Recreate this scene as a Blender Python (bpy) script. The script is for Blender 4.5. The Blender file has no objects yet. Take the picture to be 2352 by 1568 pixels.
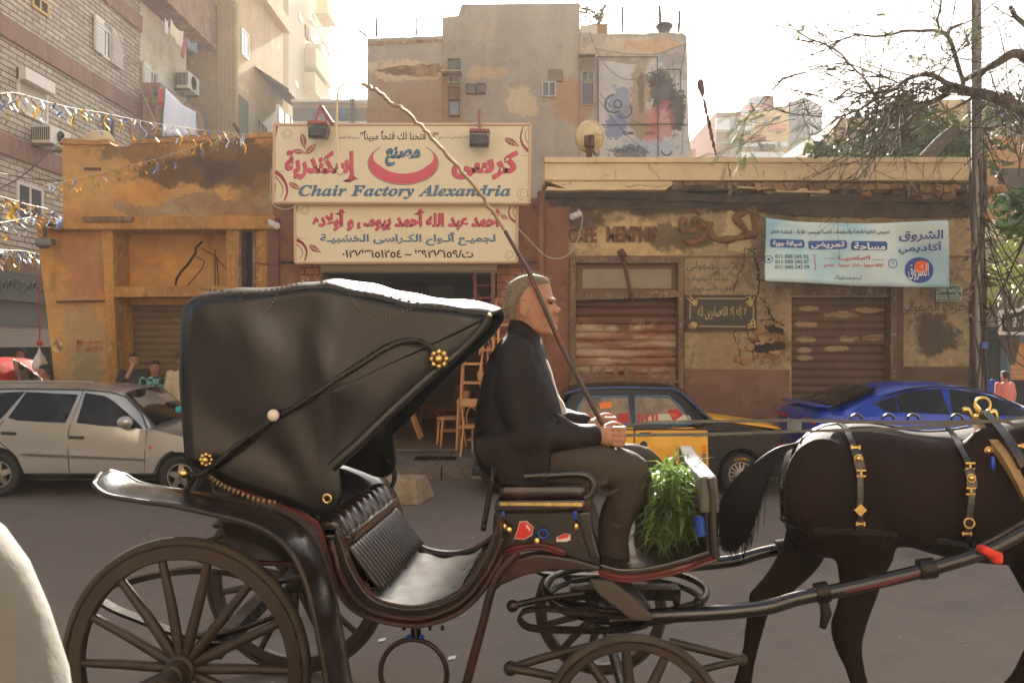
import bpy, bmesh, math, random, unicodedata
from mathutils import Vector, Matrix, noise as mnoise
R = math.radians
random.seed(7)
SC = bpy.context.scene
COL = SC.collection
# ------------------------------------------------------------------ camera
FL, CX, CY, CAMH = 1960.0, 1176.0, 784.0, 1.85     # photograph measured on a 2352 x 1568 grid
cam = bpy.data.cameras.new('camera'); camo = bpy.data.objects.new('camera', cam); COL.objects.link(camo)
cam.sensor_width = 36.0; cam.lens = 36.0 * FL / 2352.0
camo.location = (0, 0, CAMH); camo.rotation_euler = (R(90), 0, 0)
cam.clip_start = 0.05; cam.clip_end = 600
cam.dof.use_dof = True; cam.dof.focus_distance = 5.0; cam.dof.aperture_fstop = 9.0
SC.camera = camo
# ------------------------------------------------------------------ world, sun, exposure
SUN_EL, SUN_AZ = 27.0, 0.5
w = bpy.data.worlds.new('World'); SC.world = w; w.use_nodes = True
wn = w.node_tree.nodes; wl = w.node_tree.links
sky = wn.new('ShaderNodeTexSky'); sky.sky_type = 'NISHITA'; sky.sun_disc = False
sky.sun_elevation = R(SUN_EL); sky.sun_rotation = R(SUN_AZ)
sky.air_density = 1.3; sky.dust_density = 5.0; sky.ozone_density = 0.6; sky.altitude = 0
hsv = wn.new('ShaderNodeHueSaturation'); hsv.inputs['Saturation'].default_value = .55; wl.new(sky.outputs[0], hsv.inputs['Color']); wl.new(hsv.outputs[0], wn['Background'].inputs[0]); wn['Background'].inputs[1].default_value = 0.06
sun = bpy.data.lights.new('sun', 'SUN'); suno = bpy.data.objects.new('sun', sun); COL.objects.link(suno)
sun.energy = 5.0; sun.angle = R(0.6); sun.color = (1.0, 0.92, 0.80)
suno.rotation_euler = (R(-(90 - SUN_EL)), 0, R(-SUN_AZ))
vs = SC.view_settings
vs.view_transform = 'Standard'; vs.look = 'None'; vs.gamma = 1.0; vs.exposure = 2.38
try:
    SC.cycles.use_denoising = True; SC.cycles.max_bounces = 10; SC.cycles.diffuse_bounces = 5
    SC.cycles.sample_clamp_indirect = 6.0
except Exception: pass
# ------------------------------------------------------------------ pixel -> space helpers
def F(x, y, Y):
    return Vector(((x - CX) / FL * Y, Y, CAMH - (y - CY) / FL * Y))
def FX(x, y, c):                                   # on the plane X = c
    Y = c * FL / (x - CX); return Vector((c, Y, CAMH - (y - CY) / FL * Y))
def FG(x, y, z=0.0):                               # on a horizontal plane
    Y = (CAMH - z) * FL / (y - CY); return Vector(((x - CX) / FL * Y, Y, z))
K = 2500.0 / 2352.0
def ZM(ox, oy, s):                                 # reads coordinates measured in an enlargement of the photograph
    return lambda x, y: ((x / s + ox) / K, (y / s + oy) / K)
def lerp(a, b, t): return a + (b - a) * t
# ------------------------------------------------------------------ mesh builder
def smooth_path(pts, n=6, closed=False):
    P = [Vector(p) for p in pts]; out = []; m = len(P)
    rng = range(m) if closed else range(m - 1)
    for i in rng:
        p0 = P[(i - 1) % m] if (closed or i > 0) else P[0]; p1 = P[i]; p2 = P[(i + 1) % m]
        p3 = P[(i + 2) % m] if (closed or i + 2 < m) else P[-1]
        for k in range(n):
            t = k / n
            out.append(0.5 * ((2 * p1) + (p2 - p0) * t + (2 * p0 - 5 * p1 + 4 * p2 - p3) * t * t + (3 * p1 - p0 - 3 * p2 + p3) * t ** 3))
    if not closed: out.append(P[-1])
    return out
def sp2(pts, n=5, closed=False):
    return [(v.x, v.y) for v in smooth_path([(p[0], p[1], 0) for p in pts], n, closed)]
class MB:
    def __init__(s): s.v = []; s.f = []
    def add(s, vs, fs):
        k = len(s.v); s.v += [Vector(v) for v in vs]; s.f += [tuple(i + k for i in f) for f in fs]; return s
    def box(s, x0, x1, y0, y1, z0, z1):
        x0, x1 = min(x0, x1), max(x0, x1); y0, y1 = min(y0, y1), max(y0, y1); z0, z1 = min(z0, z1), max(z0, z1)
        return s.add([(x0, y0, z0), (x1, y0, z0), (x1, y1, z0), (x0, y1, z0), (x0, y0, z1), (x1, y0, z1), (x1, y1, z1), (x0, y1, z1)],
                     [(0, 3, 2, 1), (4, 5, 6, 7), (0, 1, 5, 4), (1, 2, 6, 5), (2, 3, 7, 6), (3, 0, 4, 7)])
    def pbox(s, x0, x1, y0, y1, Y, d):              # box whose front face covers a pixel rectangle at depth Y, d deep
        a = F(x0, y0, Y); b = F(x1, y1, Y); return s.box(a.x, b.x, Y, Y + d, a.z, b.z)
    def obox(s, c, size, m=None):
        hx, hy, hz = size[0] / 2, size[1] / 2, size[2] / 2; c = Vector(c); m = m or Matrix.Identity(3)
        vs = [c + m @ Vector(p) for p in [(-hx, -hy, -hz), (hx, -hy, -hz), (hx, hy, -hz), (-hx, hy, -hz), (-hx, -hy, hz), (hx, -hy, hz), (hx, hy, hz), (-hx, hy, hz)]]
        return s.add(vs, [(0, 3, 2, 1), (4, 5, 6, 7), (0, 1, 5, 4), (1, 2, 6, 5), (2, 3, 7, 6), (3, 0, 4, 7)])
    def ext(s, pts, off):                           # polygon extruded along off
        n = len(pts); off = Vector(off); P = [Vector(p) for p in pts]
        return s.add(P + [p + off for p in P], [tuple(range(n)), tuple(range(2 * n - 1, n - 1, -1))] + [(i, i + n, (i + 1) % n + n, (i + 1) % n) for i in range(n)])
    def pext(s, pts, Y, d):                         # pixel polygon at depth Y, d deep
        return s.ext([F(x, y, Y) for x, y in pts], (0, d, 0))
    def loft(s, rings, cap=True, closed=True):
        n = len(rings[0]); vs = [p for r in rings for p in r]; fs = []
        for i in range(len(rings) - 1):
            for j in range(n if closed else n - 1):
                a, b = i * n + j, i * n + (j + 1) % n; fs.append((a, b, b + n, a + n))
        if cap: fs.append(tuple(reversed(range(n)))); fs.append(tuple(range((len(rings) - 1) * n, len(rings) * n)))
        return s.add(vs, fs)
    def tube(s, path, r, n=8, cap=True, flat=1.0, up=None):
        P = [Vector(p) for p in path]; m = len(P)
        if m < 2: return s
        rad = r if isinstance(r, (list, tuple)) else [r] * m
        rings = []; nrm = None
        for i in range(m):
            t = (P[min(i + 1, m - 1)] - P[max(i - 1, 0)])
            if t.length < 1e-9: t = Vector((0, 0, 1))
            t.normalize()
            if nrm is None:
                a = Vector(up) if up else (Vector((0, 0, 1)) if abs(t.z) < .9 else Vector((1, 0, 0)))
                nrm = (a - t * a.dot(t)).normalized()
            else:
                nrm = nrm - t * nrm.dot(t)
                nrm = nrm.normalized() if nrm.length > 1e-6 else t.orthogonal().normalized()
            bi = t.cross(nrm)
            rr = rad[i] if len(rad) == m else rad[0] + (rad[-1] - rad[0]) * i / (m - 1)
            rings.append([P[i] + nrm * (math.cos(2 * math.pi * k / n) * rr) + bi * (math.sin(2 * math.pi * k / n) * rr * flat) for k in range(n)])
        return s.loft(rings, cap)
    def strip(s, path, wv, th):                     # flat bar swept along a path: wv = width vector, th = thickness
        P = [Vector(p) for p in path]; m = len(P); wv = Vector(wv); rings = []
        for i in range(m):
            t = (P[min(i + 1, m - 1)] - P[max(i - 1, 0)]).normalized(); nn = t.cross(wv).normalized() * (th / 2)
            h = wv * .5
            rings.append([P[i] - h - nn, P[i] + h - nn, P[i] + h + nn, P[i] - h + nn])
        return s.loft(rings)
    def cyl(s, a, b, r0, r1=None, n=16): return s.tube([a, b], [r0, r0 if r1 is None else r1], n)
    def ell(s, c, r, nu=16, nv=10, m=None):
        c = Vector(c); m = m or Matrix.Identity(3); r = r if isinstance(r, (list, tuple)) else (r, r, r)
        vs = [c + m @ Vector((0, 0, -r[2]))]
        for i in range(1, nv):
            ph = -math.pi / 2 + math.pi * i / nv
            for j in range(nu):
                th = 2 * math.pi * j / nu
                vs.append(c + m @ Vector((r[0] * math.cos(ph) * math.cos(th), r[1] * math.cos(ph) * math.sin(th), r[2] * math.sin(ph))))
        vs.append(c + m @ Vector((0, 0, r[2]))); fs = []
        for j in range(nu): fs.append((0, 1 + (j + 1) % nu, 1 + j))
        for i in range(nv - 2):
            for j in range(nu):
                a = 1 + i * nu + j; b = 1 + i * nu + (j + 1) % nu; fs.append((a, b, b + nu, a + nu))
        k = len(vs) - 1
        for j in range(nu): fs.append((k, k - nu + j, k - nu + (j + 1) % nu))
        return s.add(vs, fs)
    def torus(s, c, Rr, r, u, v, n=40, m=8, a0=0.0, a1=None, flat=1.0):
        c, u, v = Vector(c), Vector(u), Vector(v); w_ = u.cross(v).normalized(); full = a1 is None; rings = []
        for i in range(n + (0 if full else 1)):
            a = a0 + (2 * math.pi if full else a1 - a0) * i / n; d = u * math.cos(a) + v * math.sin(a)
            rings.append([c + d * (Rr + r * math.cos(2 * math.pi * k / m)) + w_ * (r * flat * math.sin(2 * math.pi * k / m)) for k in range(m)])
        if full: rings.append(rings[0]); return s.loft(rings, cap=False)
        return s.loft(rings)
    def ring(s, c, r0, r1, h, u, v, n=48):          # flat washer / rim: radii r0<r1, width h along u x v
        c, u, v = Vector(c), Vector(u), Vector(v); w_ = u.cross(v).normalized(); rings = []
        for i in range(n + 1):
            a = 2 * math.pi * i / n; d = u * math.cos(a) + v * math.sin(a)
            rings.append([c + d * r0 - w_ * h / 2, c + d * r1 - w_ * h / 2, c + d * r1 + w_ * h / 2, c + d * r0 + w_ * h / 2])
        return s.loft(rings, cap=False)
    def grid(s, fn, nu, nv):
        vs = [fn(i / nu, j / nv) for j in range(nv + 1) for i in range(nu + 1)]; m = nu + 1
        return s.add(vs, [(j * m + i, j * m + i + 1, (j + 1) * m + i + 1, (j + 1) * m + i) for j in range(nv) for i in range(nu)])
    def each(s, name, mat, parent=None, **kw):       # one object per separate piece
        up = list(range(len(s.v)))
        def find(i):
            while up[i] != i: up[i] = up[up[i]]; i = up[i]
            return i
        for f in s.f:
            for k in f[1:]: up[find(k)] = find(f[0])
        gr = {}
        for f in s.f: gr.setdefault(find(f[0]), []).append(f)
        for fs in gr.values():
            ids = sorted({i for f in fs for i in f}); mp = {k: j for j, k in enumerate(ids)}; b = MB(); b.add([s.v[i] for i in ids], [tuple(mp[i] for i in f) for f in fs]); b.build(name, mat, parent, **kw)
    def build(s, name, mat, parent=None, smooth=None, bevel=0, solid=0, remesh=0, sub=0, smo=0, fixn=True):
        me = bpy.data.meshes.new(name); off = Vector((0, 0, 0)); p = parent
        while p is not None: off += p.location; p = p.parent
        me.from_pydata([v - off for v in s.v], [], s.f)
        if fixn:
            bm = bmesh.new(); bm.from_mesh(me); bmesh.ops.recalc_face_normals(bm, faces=bm.faces); bm.to_mesh(me); bm.free()
        me.update()
        if mat: me.materials.append(mat)
        if smooth is not None:
            me.polygons.foreach_set('use_smooth', [True] * len(me.polygons))
            if smooth < 180: me.set_sharp_from_angle(angle=R(smooth))
        o = bpy.data.objects.new(name, me); COL.objects.link(o)
        if parent is not None: o.parent = parent
        if remesh:
            m = o.modifiers.new('remesh', 'REMESH'); m.mode = 'VOXEL'; m.voxel_size = remesh; m.use_smooth_shade = True
        if smo:
            m = o.modifiers.new('smooth', 'SMOOTH'); m.factor = .5; m.iterations = smo
        if solid:
            m = o.modifiers.new('solid', 'SOLIDIFY'); m.thickness = solid; m.offset = 0
        if bevel:
            m = o.modifiers.new('bevel', 'BEVEL'); m.width = bevel; m.segments = 2; m.limit_method = 'ANGLE'; m.angle_limit = R(40)
        if sub:
            m = o.modifiers.new('sub', 'SUBSURF'); m.levels = sub; m.render_levels = sub
        return o
def tag(o, label=None, cat=None, group=None, kind=None):
    if label: o['label'] = label
    if cat: o['category'] = cat
    if group: o['group'] = group
    if kind: o['kind'] = kind
    return o
def thing(name, loc, label, cat, group=None):
    o = bpy.data.objects.new(name, None); COL.objects.link(o); o.location = loc; o.empty_display_size = .2
    return tag(o, label, cat, group)
def dup(root, loc, label=None, group=None, rz=None):
    r = root.copy(); COL.objects.link(r); r.location = loc
    if rz is not None: r.rotation_euler = (0, 0, rz)
    if label: r['label'] = label
    if group: r['group'] = group
    for ch in list(root.children):
        c = ch.copy(); COL.objects.link(c); c.parent = r
        for g in list(ch.children):
            d = g.copy(); COL.objects.link(d); d.parent = c
    return r
# ------------------------------------------------------------------ materials
def C8(r, g, b):
    f = lambda c: (c / 255 / 12.92) if c / 255 <= .04045 else ((c / 255 + .055) / 1.055) ** 2.4
    return (f(r), f(g), f(b), 1)
def mat(name, col, rough=.7, metal=0, layers=(), bump=0, bn=40, coat=0, spec=.5, var=.12, vn=9, bstretch=(1, 1, 1), trans=0, sheen=0, sss=0, spots=(), org=(0, 0, 0)):
    """layers: (colour, noise scale, threshold, softness, strength, stretch, detail)"""
    m = bpy.data.materials.new(name); m.use_nodes = True; N = m.node_tree.nodes; L = m.node_tree.links; b = N['Principled BSDF']
    col = col if len(col) == 4 else (*col, 1)
    tc = N.new('ShaderNodeTexCoord'); co = tc.outputs['Object']
    def ns(scale, stretch=(1, 1, 1), detail=6, off=0, rgh=.6):
        mp = N.new('ShaderNodeMapping'); mp.inputs['Scale'].default_value = stretch; mp.inputs['Location'].default_value = (off * 3.7, off * 1.3, off * 2.1)
        L.new(co, mp.inputs[0]); t = N.new('ShaderNodeTexNoise'); t.inputs['Scale'].default_value = scale; t.inputs['Detail'].default_value = detail
        t.inputs['Roughness'].default_value = rgh; L.new(mp.outputs[0], t.inputs['Vector']); return t.outputs['Fac']
    def mixc(fac, a, bcol, mode='MIX'):
        x = N.new('ShaderNodeMix'); x.data_type = 'RGBA'; x.blend_type = mode
        if isinstance(fac, float): x.inputs[0].default_value = fac
        else: L.new(fac, x.inputs[0])
        for sck, val in ((6, a), (7, bcol)):
            if isinstance(val, tuple): x.inputs[sck].default_value = val
            else: L.new(val, x.inputs[sck])
        return x.outputs[2]
    cur = col
    for i, la in enumerate(layers):
        c2, sc, th, so, st = la[:5]; stretch = la[5] if len(la) > 5 else (1, 1, 1); det = la[6] if len(la) > 6 else 8
        f = ns(sc, stretch, det, i + 1)
        mr = N.new('ShaderNodeMapRange'); mr.inputs['From Min'].default_value = th - so; mr.inputs['From Max'].default_value = th + so
        mr.inputs['To Max'].default_value = st; L.new(f, mr.inputs[0])
        cur = mixc(mr.outputs[0], cur, c2 if len(c2) == 4 else (*c2, 1))
    for i, sp_ in enumerate(spots):              # (colour, px, py, px radius, py radius, depth, strength, noise scale, softness): stains where the photograph has them
        c2, sx, sy, rx, ry, Y, st, nsc, so = sp_; so *= .5
        ce = F(sx, sy, Y) - Vector(org); mp = N.new('ShaderNodeMapping'); mp.vector_type = 'TEXTURE'
        mp.inputs['Location'].default_value = (ce.x, 0, ce.z); mp.inputs['Scale'].default_value = (rx / FL * Y, 1e6, ry / FL * Y); L.new(co, mp.inputs[0])
        ln = N.new('ShaderNodeVectorMath'); ln.operation = 'LENGTH'; L.new(mp.outputs[0], ln.inputs[0])
        f = ns(nsc, (1, 1, 1), 9, 20 + i, .65)
        ma = N.new('ShaderNodeMath'); ma.operation = 'MULTIPLY_ADD'; L.new(f, ma.inputs[0]); ma.inputs[1].default_value = -2.2; L.new(ln.outputs['Value'], ma.inputs[2])
        mr = N.new('ShaderNodeMapRange'); mr.inputs['From Min'].default_value = -.25 + so; mr.inputs['From Max'].default_value = -.25 - so; mr.inputs['To Max'].default_value = st; L.new(ma.outputs[0], mr.inputs[0])
        cur = mixc(mr.outputs[0], cur, c2 if len(c2) == 4 else (*c2, 1))
    if var:
        f = ns(vn, (1, 1, 1), 10, 9, .7)
        mr = N.new('ShaderNodeMapRange'); mr.inputs['From Min'].default_value = .3; mr.inputs['From Max'].default_value = .7
        mr.inputs['To Min'].default_value = 1 - var; mr.inputs['To Max'].default_value = 1 + var; L.new(f, mr.inputs[0])
        cb = N.new('ShaderNodeCombineColor'); [L.new(mr.outputs[0], cb.inputs[k]) for k in range(3)]
        cur = mixc(1.0, cur, cb.outputs[0], 'MULTIPLY')
        rv = .1 if var >= .08 else .015; r2 = N.new('ShaderNodeMapRange'); r2.inputs['From Min'].default_value = .3; r2.inputs['From Max'].default_value = .7
        r2.inputs['To Min'].default_value = max(.03, rough - rv); r2.inputs['To Max'].default_value = min(1, rough + rv)
        L.new(f, r2.inputs[0]); L.new(r2.outputs[0], b.inputs['Roughness'])
    else: b.inputs['Roughness'].default_value = rough
    if isinstance(cur, tuple): b.inputs['Base Color'].default_value = cur
    else: L.new(cur, b.inputs['Base Color'])
    b.inputs['Metallic'].default_value = metal; b.inputs['Coat Weight'].default_value = coat; b.inputs['Specular IOR Level'].default_value = spec
    b.inputs['Coat Roughness'].default_value = .08
    if trans: b.inputs['Transmission Weight'].default_value = trans
    if sheen: b.inputs['Sheen Weight'].default_value = sheen
    if sss:
        b.inputs['Subsurface Weight'].default_value = sss; b.inputs['Subsurface Radius'].default_value = (1, .3, .15); b.inputs['Subsurface Scale'].default_value = .008
    if bump:
        f = ns(bn, bstretch, 8, 5); bp = N.new('ShaderNodeBump'); bp.inputs['Strength'].default_value = min(1, bump); bp.inputs['Distance'].default_value = .02
        L.new(f, bp.inputs['Height']); L.new(bp.outputs[0], b.inputs['Normal'])
    return m
def brickmat(name, c1, c2, mortar, bw, bh, plane='XZ', ms=.02, rough=.85, bump=.6, dirt=None, msmooth=.2, nbump=.4):
    m = mat(name, c1, rough, var=.2, vn=6); N = m.node_tree.nodes; L = m.node_tree.links; b = N['Principled BSDF']
    tc = N.new('ShaderNodeTexCoord'); sp = N.new('ShaderNodeSeparateXYZ'); L.new(tc.outputs['Object'], sp.inputs[0])
    cb = N.new('ShaderNodeCombineXYZ'); L.new(sp.outputs[0 if plane == 'XZ' or plane == 'XY' else 1], cb.inputs[0]); L.new(sp.outputs[1 if plane == 'XY' else 2], cb.inputs[1])
    t = N.new('ShaderNodeTexBrick'); L.new(cb.outputs[0], t.inputs['Vector']); t.inputs['Scale'].default_value = 1
    t.inputs['Brick Width'].default_value = bw; t.inputs['Row Height'].default_value = bh; t.inputs['Mortar Size'].default_value = ms; t.inputs['Mortar Smooth'].default_value = msmooth
    for k, c in (('Color1', c1), ('Color2', c2), ('Mortar', mortar)): t.inputs[k].default_value = c
    nz = N.new('ShaderNodeTexNoise'); nz.inputs['Scale'].default_value = 7; nz.inputs['Detail'].default_value = 10; nz.inputs['Roughness'].default_value = .75; L.new(tc.outputs['Object'], nz.inputs['Vector'])
    mr = N.new('ShaderNodeMapRange'); mr.inputs['From Min'].default_value = .3; mr.inputs['From Max'].default_value = .7; mr.inputs['To Min'].default_value = .6; mr.inputs['To Max'].default_value = 1.3; L.new(nz.outputs[0], mr.inputs[0])
    cc = N.new('ShaderNodeCombineColor'); [L.new(mr.outputs[0], cc.inputs[k]) for k in range(3)]
    x = N.new('ShaderNodeMix'); x.data_type = 'RGBA'; x.blend_type = 'MULTIPLY'; x.inputs[0].default_value = 1; L.new(t.outputs[0], x.inputs[6]); L.new(cc.outputs[0], x.inputs[7])
    L.new(x.outputs[2], b.inputs['Base Color'])
    mth = N.new('ShaderNodeMath'); mth.operation = 'MULTIPLY_ADD'; L.new(nz.outputs[0], mth.inputs[0]); mth.inputs[1].default_value = nbump
    iv = N.new('ShaderNodeMath'); iv.operation = 'SUBTRACT'; iv.inputs[0].default_value = 1; L.new(t.outputs[1], iv.inputs[1]); L.new(iv.outputs[0], mth.inputs[2])
    bp = N.new('ShaderNodeBump'); bp.inputs['Strength'].default_value = bump; bp.inputs['Distance'].default_value = .03; L.new(mth.outputs[0], bp.inputs['Height']); L.new(bp.outputs[0], b.inputs['Normal'])
    return m
def glassmat(name, tint=(.02, .025, .03, 1), rough=.05, spec=.8):
    m = bpy.data.materials.new(name); m.use_nodes = True; b = m.node_tree.nodes['Principled BSDF']
    b.inputs['Base Color'].default_value = tint; b.inputs['Roughness'].default_value = rough; b.inputs['Specular IOR Level'].default_value = spec; return m
def clearglass(name, tint=(.75, .8, .78, 1), mixf=.25):
    m = bpy.data.materials.new(name); m.use_nodes = True; N = m.node_tree.nodes; L = m.node_tree.links; out = N['Material Output']; N.remove(N['Principled BSDF'])
    tr = N.new('ShaderNodeBsdfTransparent'); tr.inputs[0].default_value = tint; gl = N.new('ShaderNodeBsdfGlossy'); gl.inputs[1].default_value = .03
    fr = N.new('ShaderNodeLayerWeight'); fr.inputs[0].default_value = mixf; mx = N.new('ShaderNodeMixShader'); L.new(fr.outputs[1], mx.inputs[0]); L.new(tr.outputs[0], mx.inputs[1]); L.new(gl.outputs[0], mx.inputs[2]); L.new(mx.outputs[0], out.inputs[0]); return m
def translucent(m, f):                              # thin leaves let the back light through
    n = m.node_tree; bs = n.nodes['Principled BSDF']; t = n.nodes.new('ShaderNodeBsdfTranslucent'); x = n.nodes.new('ShaderNodeMixShader'); x.inputs[0].default_value = f
    n.links.new(bs.inputs['Base Color'].links[0].from_socket, t.inputs[0]); n.links.new(bs.outputs[0], x.inputs[1]); n.links.new(t.outputs[0], x.inputs[2]); n.links.new(x.outputs[0], n.nodes['Material Output'].inputs[0]); return m
# ------------------------------------------------------------------ writing
_AF = {}
for _c in range(0xFE70, 0xFEFD):
    _d = unicodedata.decomposition(chr(_c)).split()
    if len(_d) >= 2: _AF.setdefault(tuple(int(q, 16) for q in _d[1:]), {})[_d[0]] = chr(_c)
def ar(s):
    out = []; i = 0; toks = []
    while i < len(s):
        if s[i] == '\u0644' and i + 1 < len(s) and (0x644, ord(s[i + 1])) in _AF: toks.append((0x644, ord(s[i + 1]))); i += 2
        else: toks.append((ord(s[i]),)); i += 1
    def joins_next(t): return t == (0x640,) or (t in _AF and '<initial>' in _AF[t])
    def joins_prev(t): return t == (0x640,) or (t in _AF and '<final>' in _AF[t])
    for k, t in enumerate(toks):
        p = k > 0 and joins_next(toks[k - 1]) and joins_prev(t); n = k + 1 < len(toks) and joins_next(t) and joins_prev(toks[k + 1])
        if t in _AF: out.append(_AF[t].get('<medial>' if p and n else '<final>' if p else '<initial>' if n else '<isolated>', chr(t[0])))
        else: out.append(chr(t[0]))
    out.reverse(); res = []; run = []
    for ch in out + [None]:
        if ch is not None and (ch.isdigit() or ch == '%') and ch.isascii() or (ch is not None and '\u0660' <= ch <= '\u0669'): run.append(ch)
        else:
            res += reversed(run); run = []
            if ch is not None: res.append(ch)
    return ''.join(res)
def mathbi(s):                                     # bold italic serif letters
    o = ''
    for ch in s:
        if 'A' <= ch <= 'Z': o += chr(0x1D468 + ord(ch) - 65)
        elif 'a' <= ch <= 'z': o += chr(0x1D482 + ord(ch) - 97)
        else: o += ch
    return o
def text(s, fn, m, parent, name='lettering', bold=0.0, shear=0.0, th=.004, res=2, sx=1.0):
    """letters as a thin mesh; fn(u, v) gives the point of the carrying surface, v up"""
    c = bpy.data.curves.new('t', 'FONT'); c.body = s; c.offset = bold; c.shear = shear; c.resolution_u = res; c.space_character = sx
    o = bpy.data.objects.new('t', c); COL.objects.link(o); bpy.context.view_layer.update()
    me = bpy.data.meshes.new_from_object(o.evaluated_get(bpy.context.evaluated_depsgraph_get()))
    P = [v.co.copy() for v in me.vertices]; fs = [tuple(p.vertices) for p in me.polygons]
    bpy.data.objects.remove(o); bpy.data.curves.remove(c); bpy.data.meshes.remove(me)
    x0 = min(p.x for p in P); x1 = max(p.x for p in P); y0 = min(p.y for p in P); y1 = max(p.y for p in P)
    b = MB(); b.add([fn((p.x - x0) / (x1 - x0), (p.y - y0) / max(1e-6, y1 - y0)) - Vector((0, th, 0)) for p in P], fs)
    return b.build(name, m, parent, fixn=False)
def rect(x0, y0, x1, y1, Y):                       # pixel rectangle as a surface function
    return lambda u, v: F(lerp(x0, x1, u), lerp(y1, y0, v), Y)
# ================================================================== SETTING
YF = 13.0
m_road = mat('asphalt', C8(100, 88, 79), .85, layers=[(C8(112, 100, 90), .35, .5, .15, .6), (C8(80, 73, 69), 1.1, .62, .08, .5), (C8(90, 82, 75), 3, .6, .1, .5), (C8(66, 60, 56), .5, .66, .03, .7), (C8(132, 124, 116), 60, .66, .05, .6)], bump=.5, bn=110, var=.2, vn=28)
m_walk = brickmat('paving', C8(122, 108, 96), C8(108, 95, 84), C8(70, 62, 56), .3, .2, 'XY', .012, .85, .3)
m_kerb = mat('kerbstone', C8(120, 108, 95), .85, layers=[(C8(75, 66, 58), 3, .5, .15, .7), (C8(150, 140, 126), 14, .62, .06, .5)], bump=.5, bn=40)
m_dark = mat('dark_void', C8(26, 21, 18), .9, var=0)
b = MB(); b.grid(lambda u, v: Vector((lerp(-260, 260, u), lerp(-60, 320, v), 0)), 8, 8); tag(b.build('road', m_road), kind='structure')
b = MB(); b.box(-7.6, 7.6, 11.55, 17.0, .0, .17); tag(b.build('pavement', m_walk), kind='structure')
b = MB(); x = -7.6; random.seed(3)
while x < 7.55:
    l = min(random.uniform(.75, 1.0), 7.6 - x); dz = random.uniform(-.008, .006); b.box(x, x + l - .012, 11.38 + random.uniform(0, .012), 11.55, -.02, .178 + dz); x += l
tag(b.build('kerb', m_kerb, bevel=.012), kind='structure')
# unseen house behind the viewer, added to bounce warm sunlight onto the shops
m_opp = mat('opposite_plaster', C8(146, 130, 108), .85, layers=[(C8(120, 106, 88), .5, .5, .2, .6)], var=.1)
op = thing('unseen_bounce_house', (0, -9, 0), 'long cream apartment house added unseen behind the viewer to bounce sunlight onto the shops', 'building')
b = MB(); b.box(-34, 34, -19, -9, 0, 15); b.build('wall', m_opp, op)
b = MB()
for k in range(17):
    for j in range(4):
        b.box(-32.6 + k * 4, -31.2 + k * 4, -9.0, -8.94, 1.2 + j * 3.5, 3.1 + j * 3.5)
b.build('window_band', glassmat('opp_glass', (.05, .05, .05, 1), .3), op)['kind'] = 'stuff'

b = MB(); rnd = random.Random(77)
for k in range(260):
    p = Vector((rnd.uniform(-3.5, 3.8), rnd.uniform(2.6, 10.8), .004)); s_ = rnd.uniform(.004, .013) * (2.2 if rnd.random() < .06 else 1); b.ell(p, (s_, s_ * rnd.uniform(.5, 1), s_ * .5), 5, 4)
tag(b.build('road_grit', mat('pale_grit', C8(150, 140, 126), .9, var=.3)), kind='stuff')
# ------------------------------------------------------------------ roller shutter
def shutter(x0, x1, z0, z1, y, pitch, m, parent, name='roller_shutter', depth=.022, x0b=None, x1b=None):
    """one slatted sheet; x0b/x1b: edges at the bottom"""
    prof = []; n = max(2, int(round((z1 - z0) / pitch))); p = (z1 - z0) / n
    for k in range(n):
        z = z1 - k * p
        for t, d in ((0, 0), (.12, -.5), (.35, -1), (.62, -1), (.86, -.45), (.93, .25)): prof.append((z - t * p, y + d * depth))
    prof.append((z0, y)); x0b = x0 if x0b is None else x0b; x1b = x1 if x1b is None else x1b; vs = []
    for z, yy in prof:
        t = (z1 - z) / (z1 - z0); vs += [(lerp(x0, x0b, t), yy, z), (lerp(x1, x1b, t), yy, z), (lerp(x1, x1b, t), y + .05, z), (lerp(x0, x0b, t), y + .05, z)]
    b = MB(); b.add(vs, [(4 * i, 4 * i + 1, 4 * i + 5, 4 * i + 4) for i in range(len(prof) - 1)] + [(4 * i + 3, 4 * i + 2, 4 * i + 6, 4 * i + 7) for i in range(len(prof) - 1)])
    return b.build(name, m, parent, smooth=35)
def ragged(pts, amp, seed, n=8, keep=()):          # roughens a pixel outline
    rnd = random.Random(seed); out = []
    for i in range(len(pts)):
        a, c = pts[i], pts[(i + 1) % len(pts)]
        out.append(a)
        if i in keep: continue
        for k in range(1, n):
            t = k / n; out.append((lerp(a[0], c[0], t) + rnd.uniform(-amp, amp), lerp(a[1], c[1], t) + rnd.uniform(-amp, amp)))
    return out
def crack(path, Y, wpx, m, parent, name='crack', seed=1, amp=4, n=6, th=.006):
    rnd = random.Random(seed); pts = []
    for i in range(len(path) - 1):
        for k in range(n):
            t = k / n; pts.append((lerp(path[i][0], path[i + 1][0], t) + rnd.uniform(-amp, amp), lerp(path[i][1], path[i + 1][1], t) + rnd.uniform(-amp, amp)))
    pts.append(path[-1]); wv = [wpx * (rnd.uniform(.3, 1.0) if 0 < i < len(pts) - 1 else .15) for i in range(len(pts))]; b = MB(); rings = []
    for i, p in enumerate(pts):
        q0 = pts[max(0, i - 1)]; q1 = pts[min(len(pts) - 1, i + 1)]; dx, dy = q1[0] - q0[0], q1[1] - q0[1]; l = math.hypot(dx, dy) or 1; nx, ny = -dy / l * wv[i] / 2, dx / l * wv[i] / 2
        rings.append([F(p[0] - nx, p[1] - ny, Y - th), F(p[0] + nx, p[1] + ny, Y - th), F(p[0] + nx, p[1] + ny, Y + .02), F(p[0] - nx, p[1] - ny, Y + .02)])
    b.loft(rings); return b.build(name, m, parent)
m_crack = mat('crack_dark', C8(40, 29, 21), .95, var=0)
m_wire = mat('black_cable', C8(38, 34, 32), .6, var=0)
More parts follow.
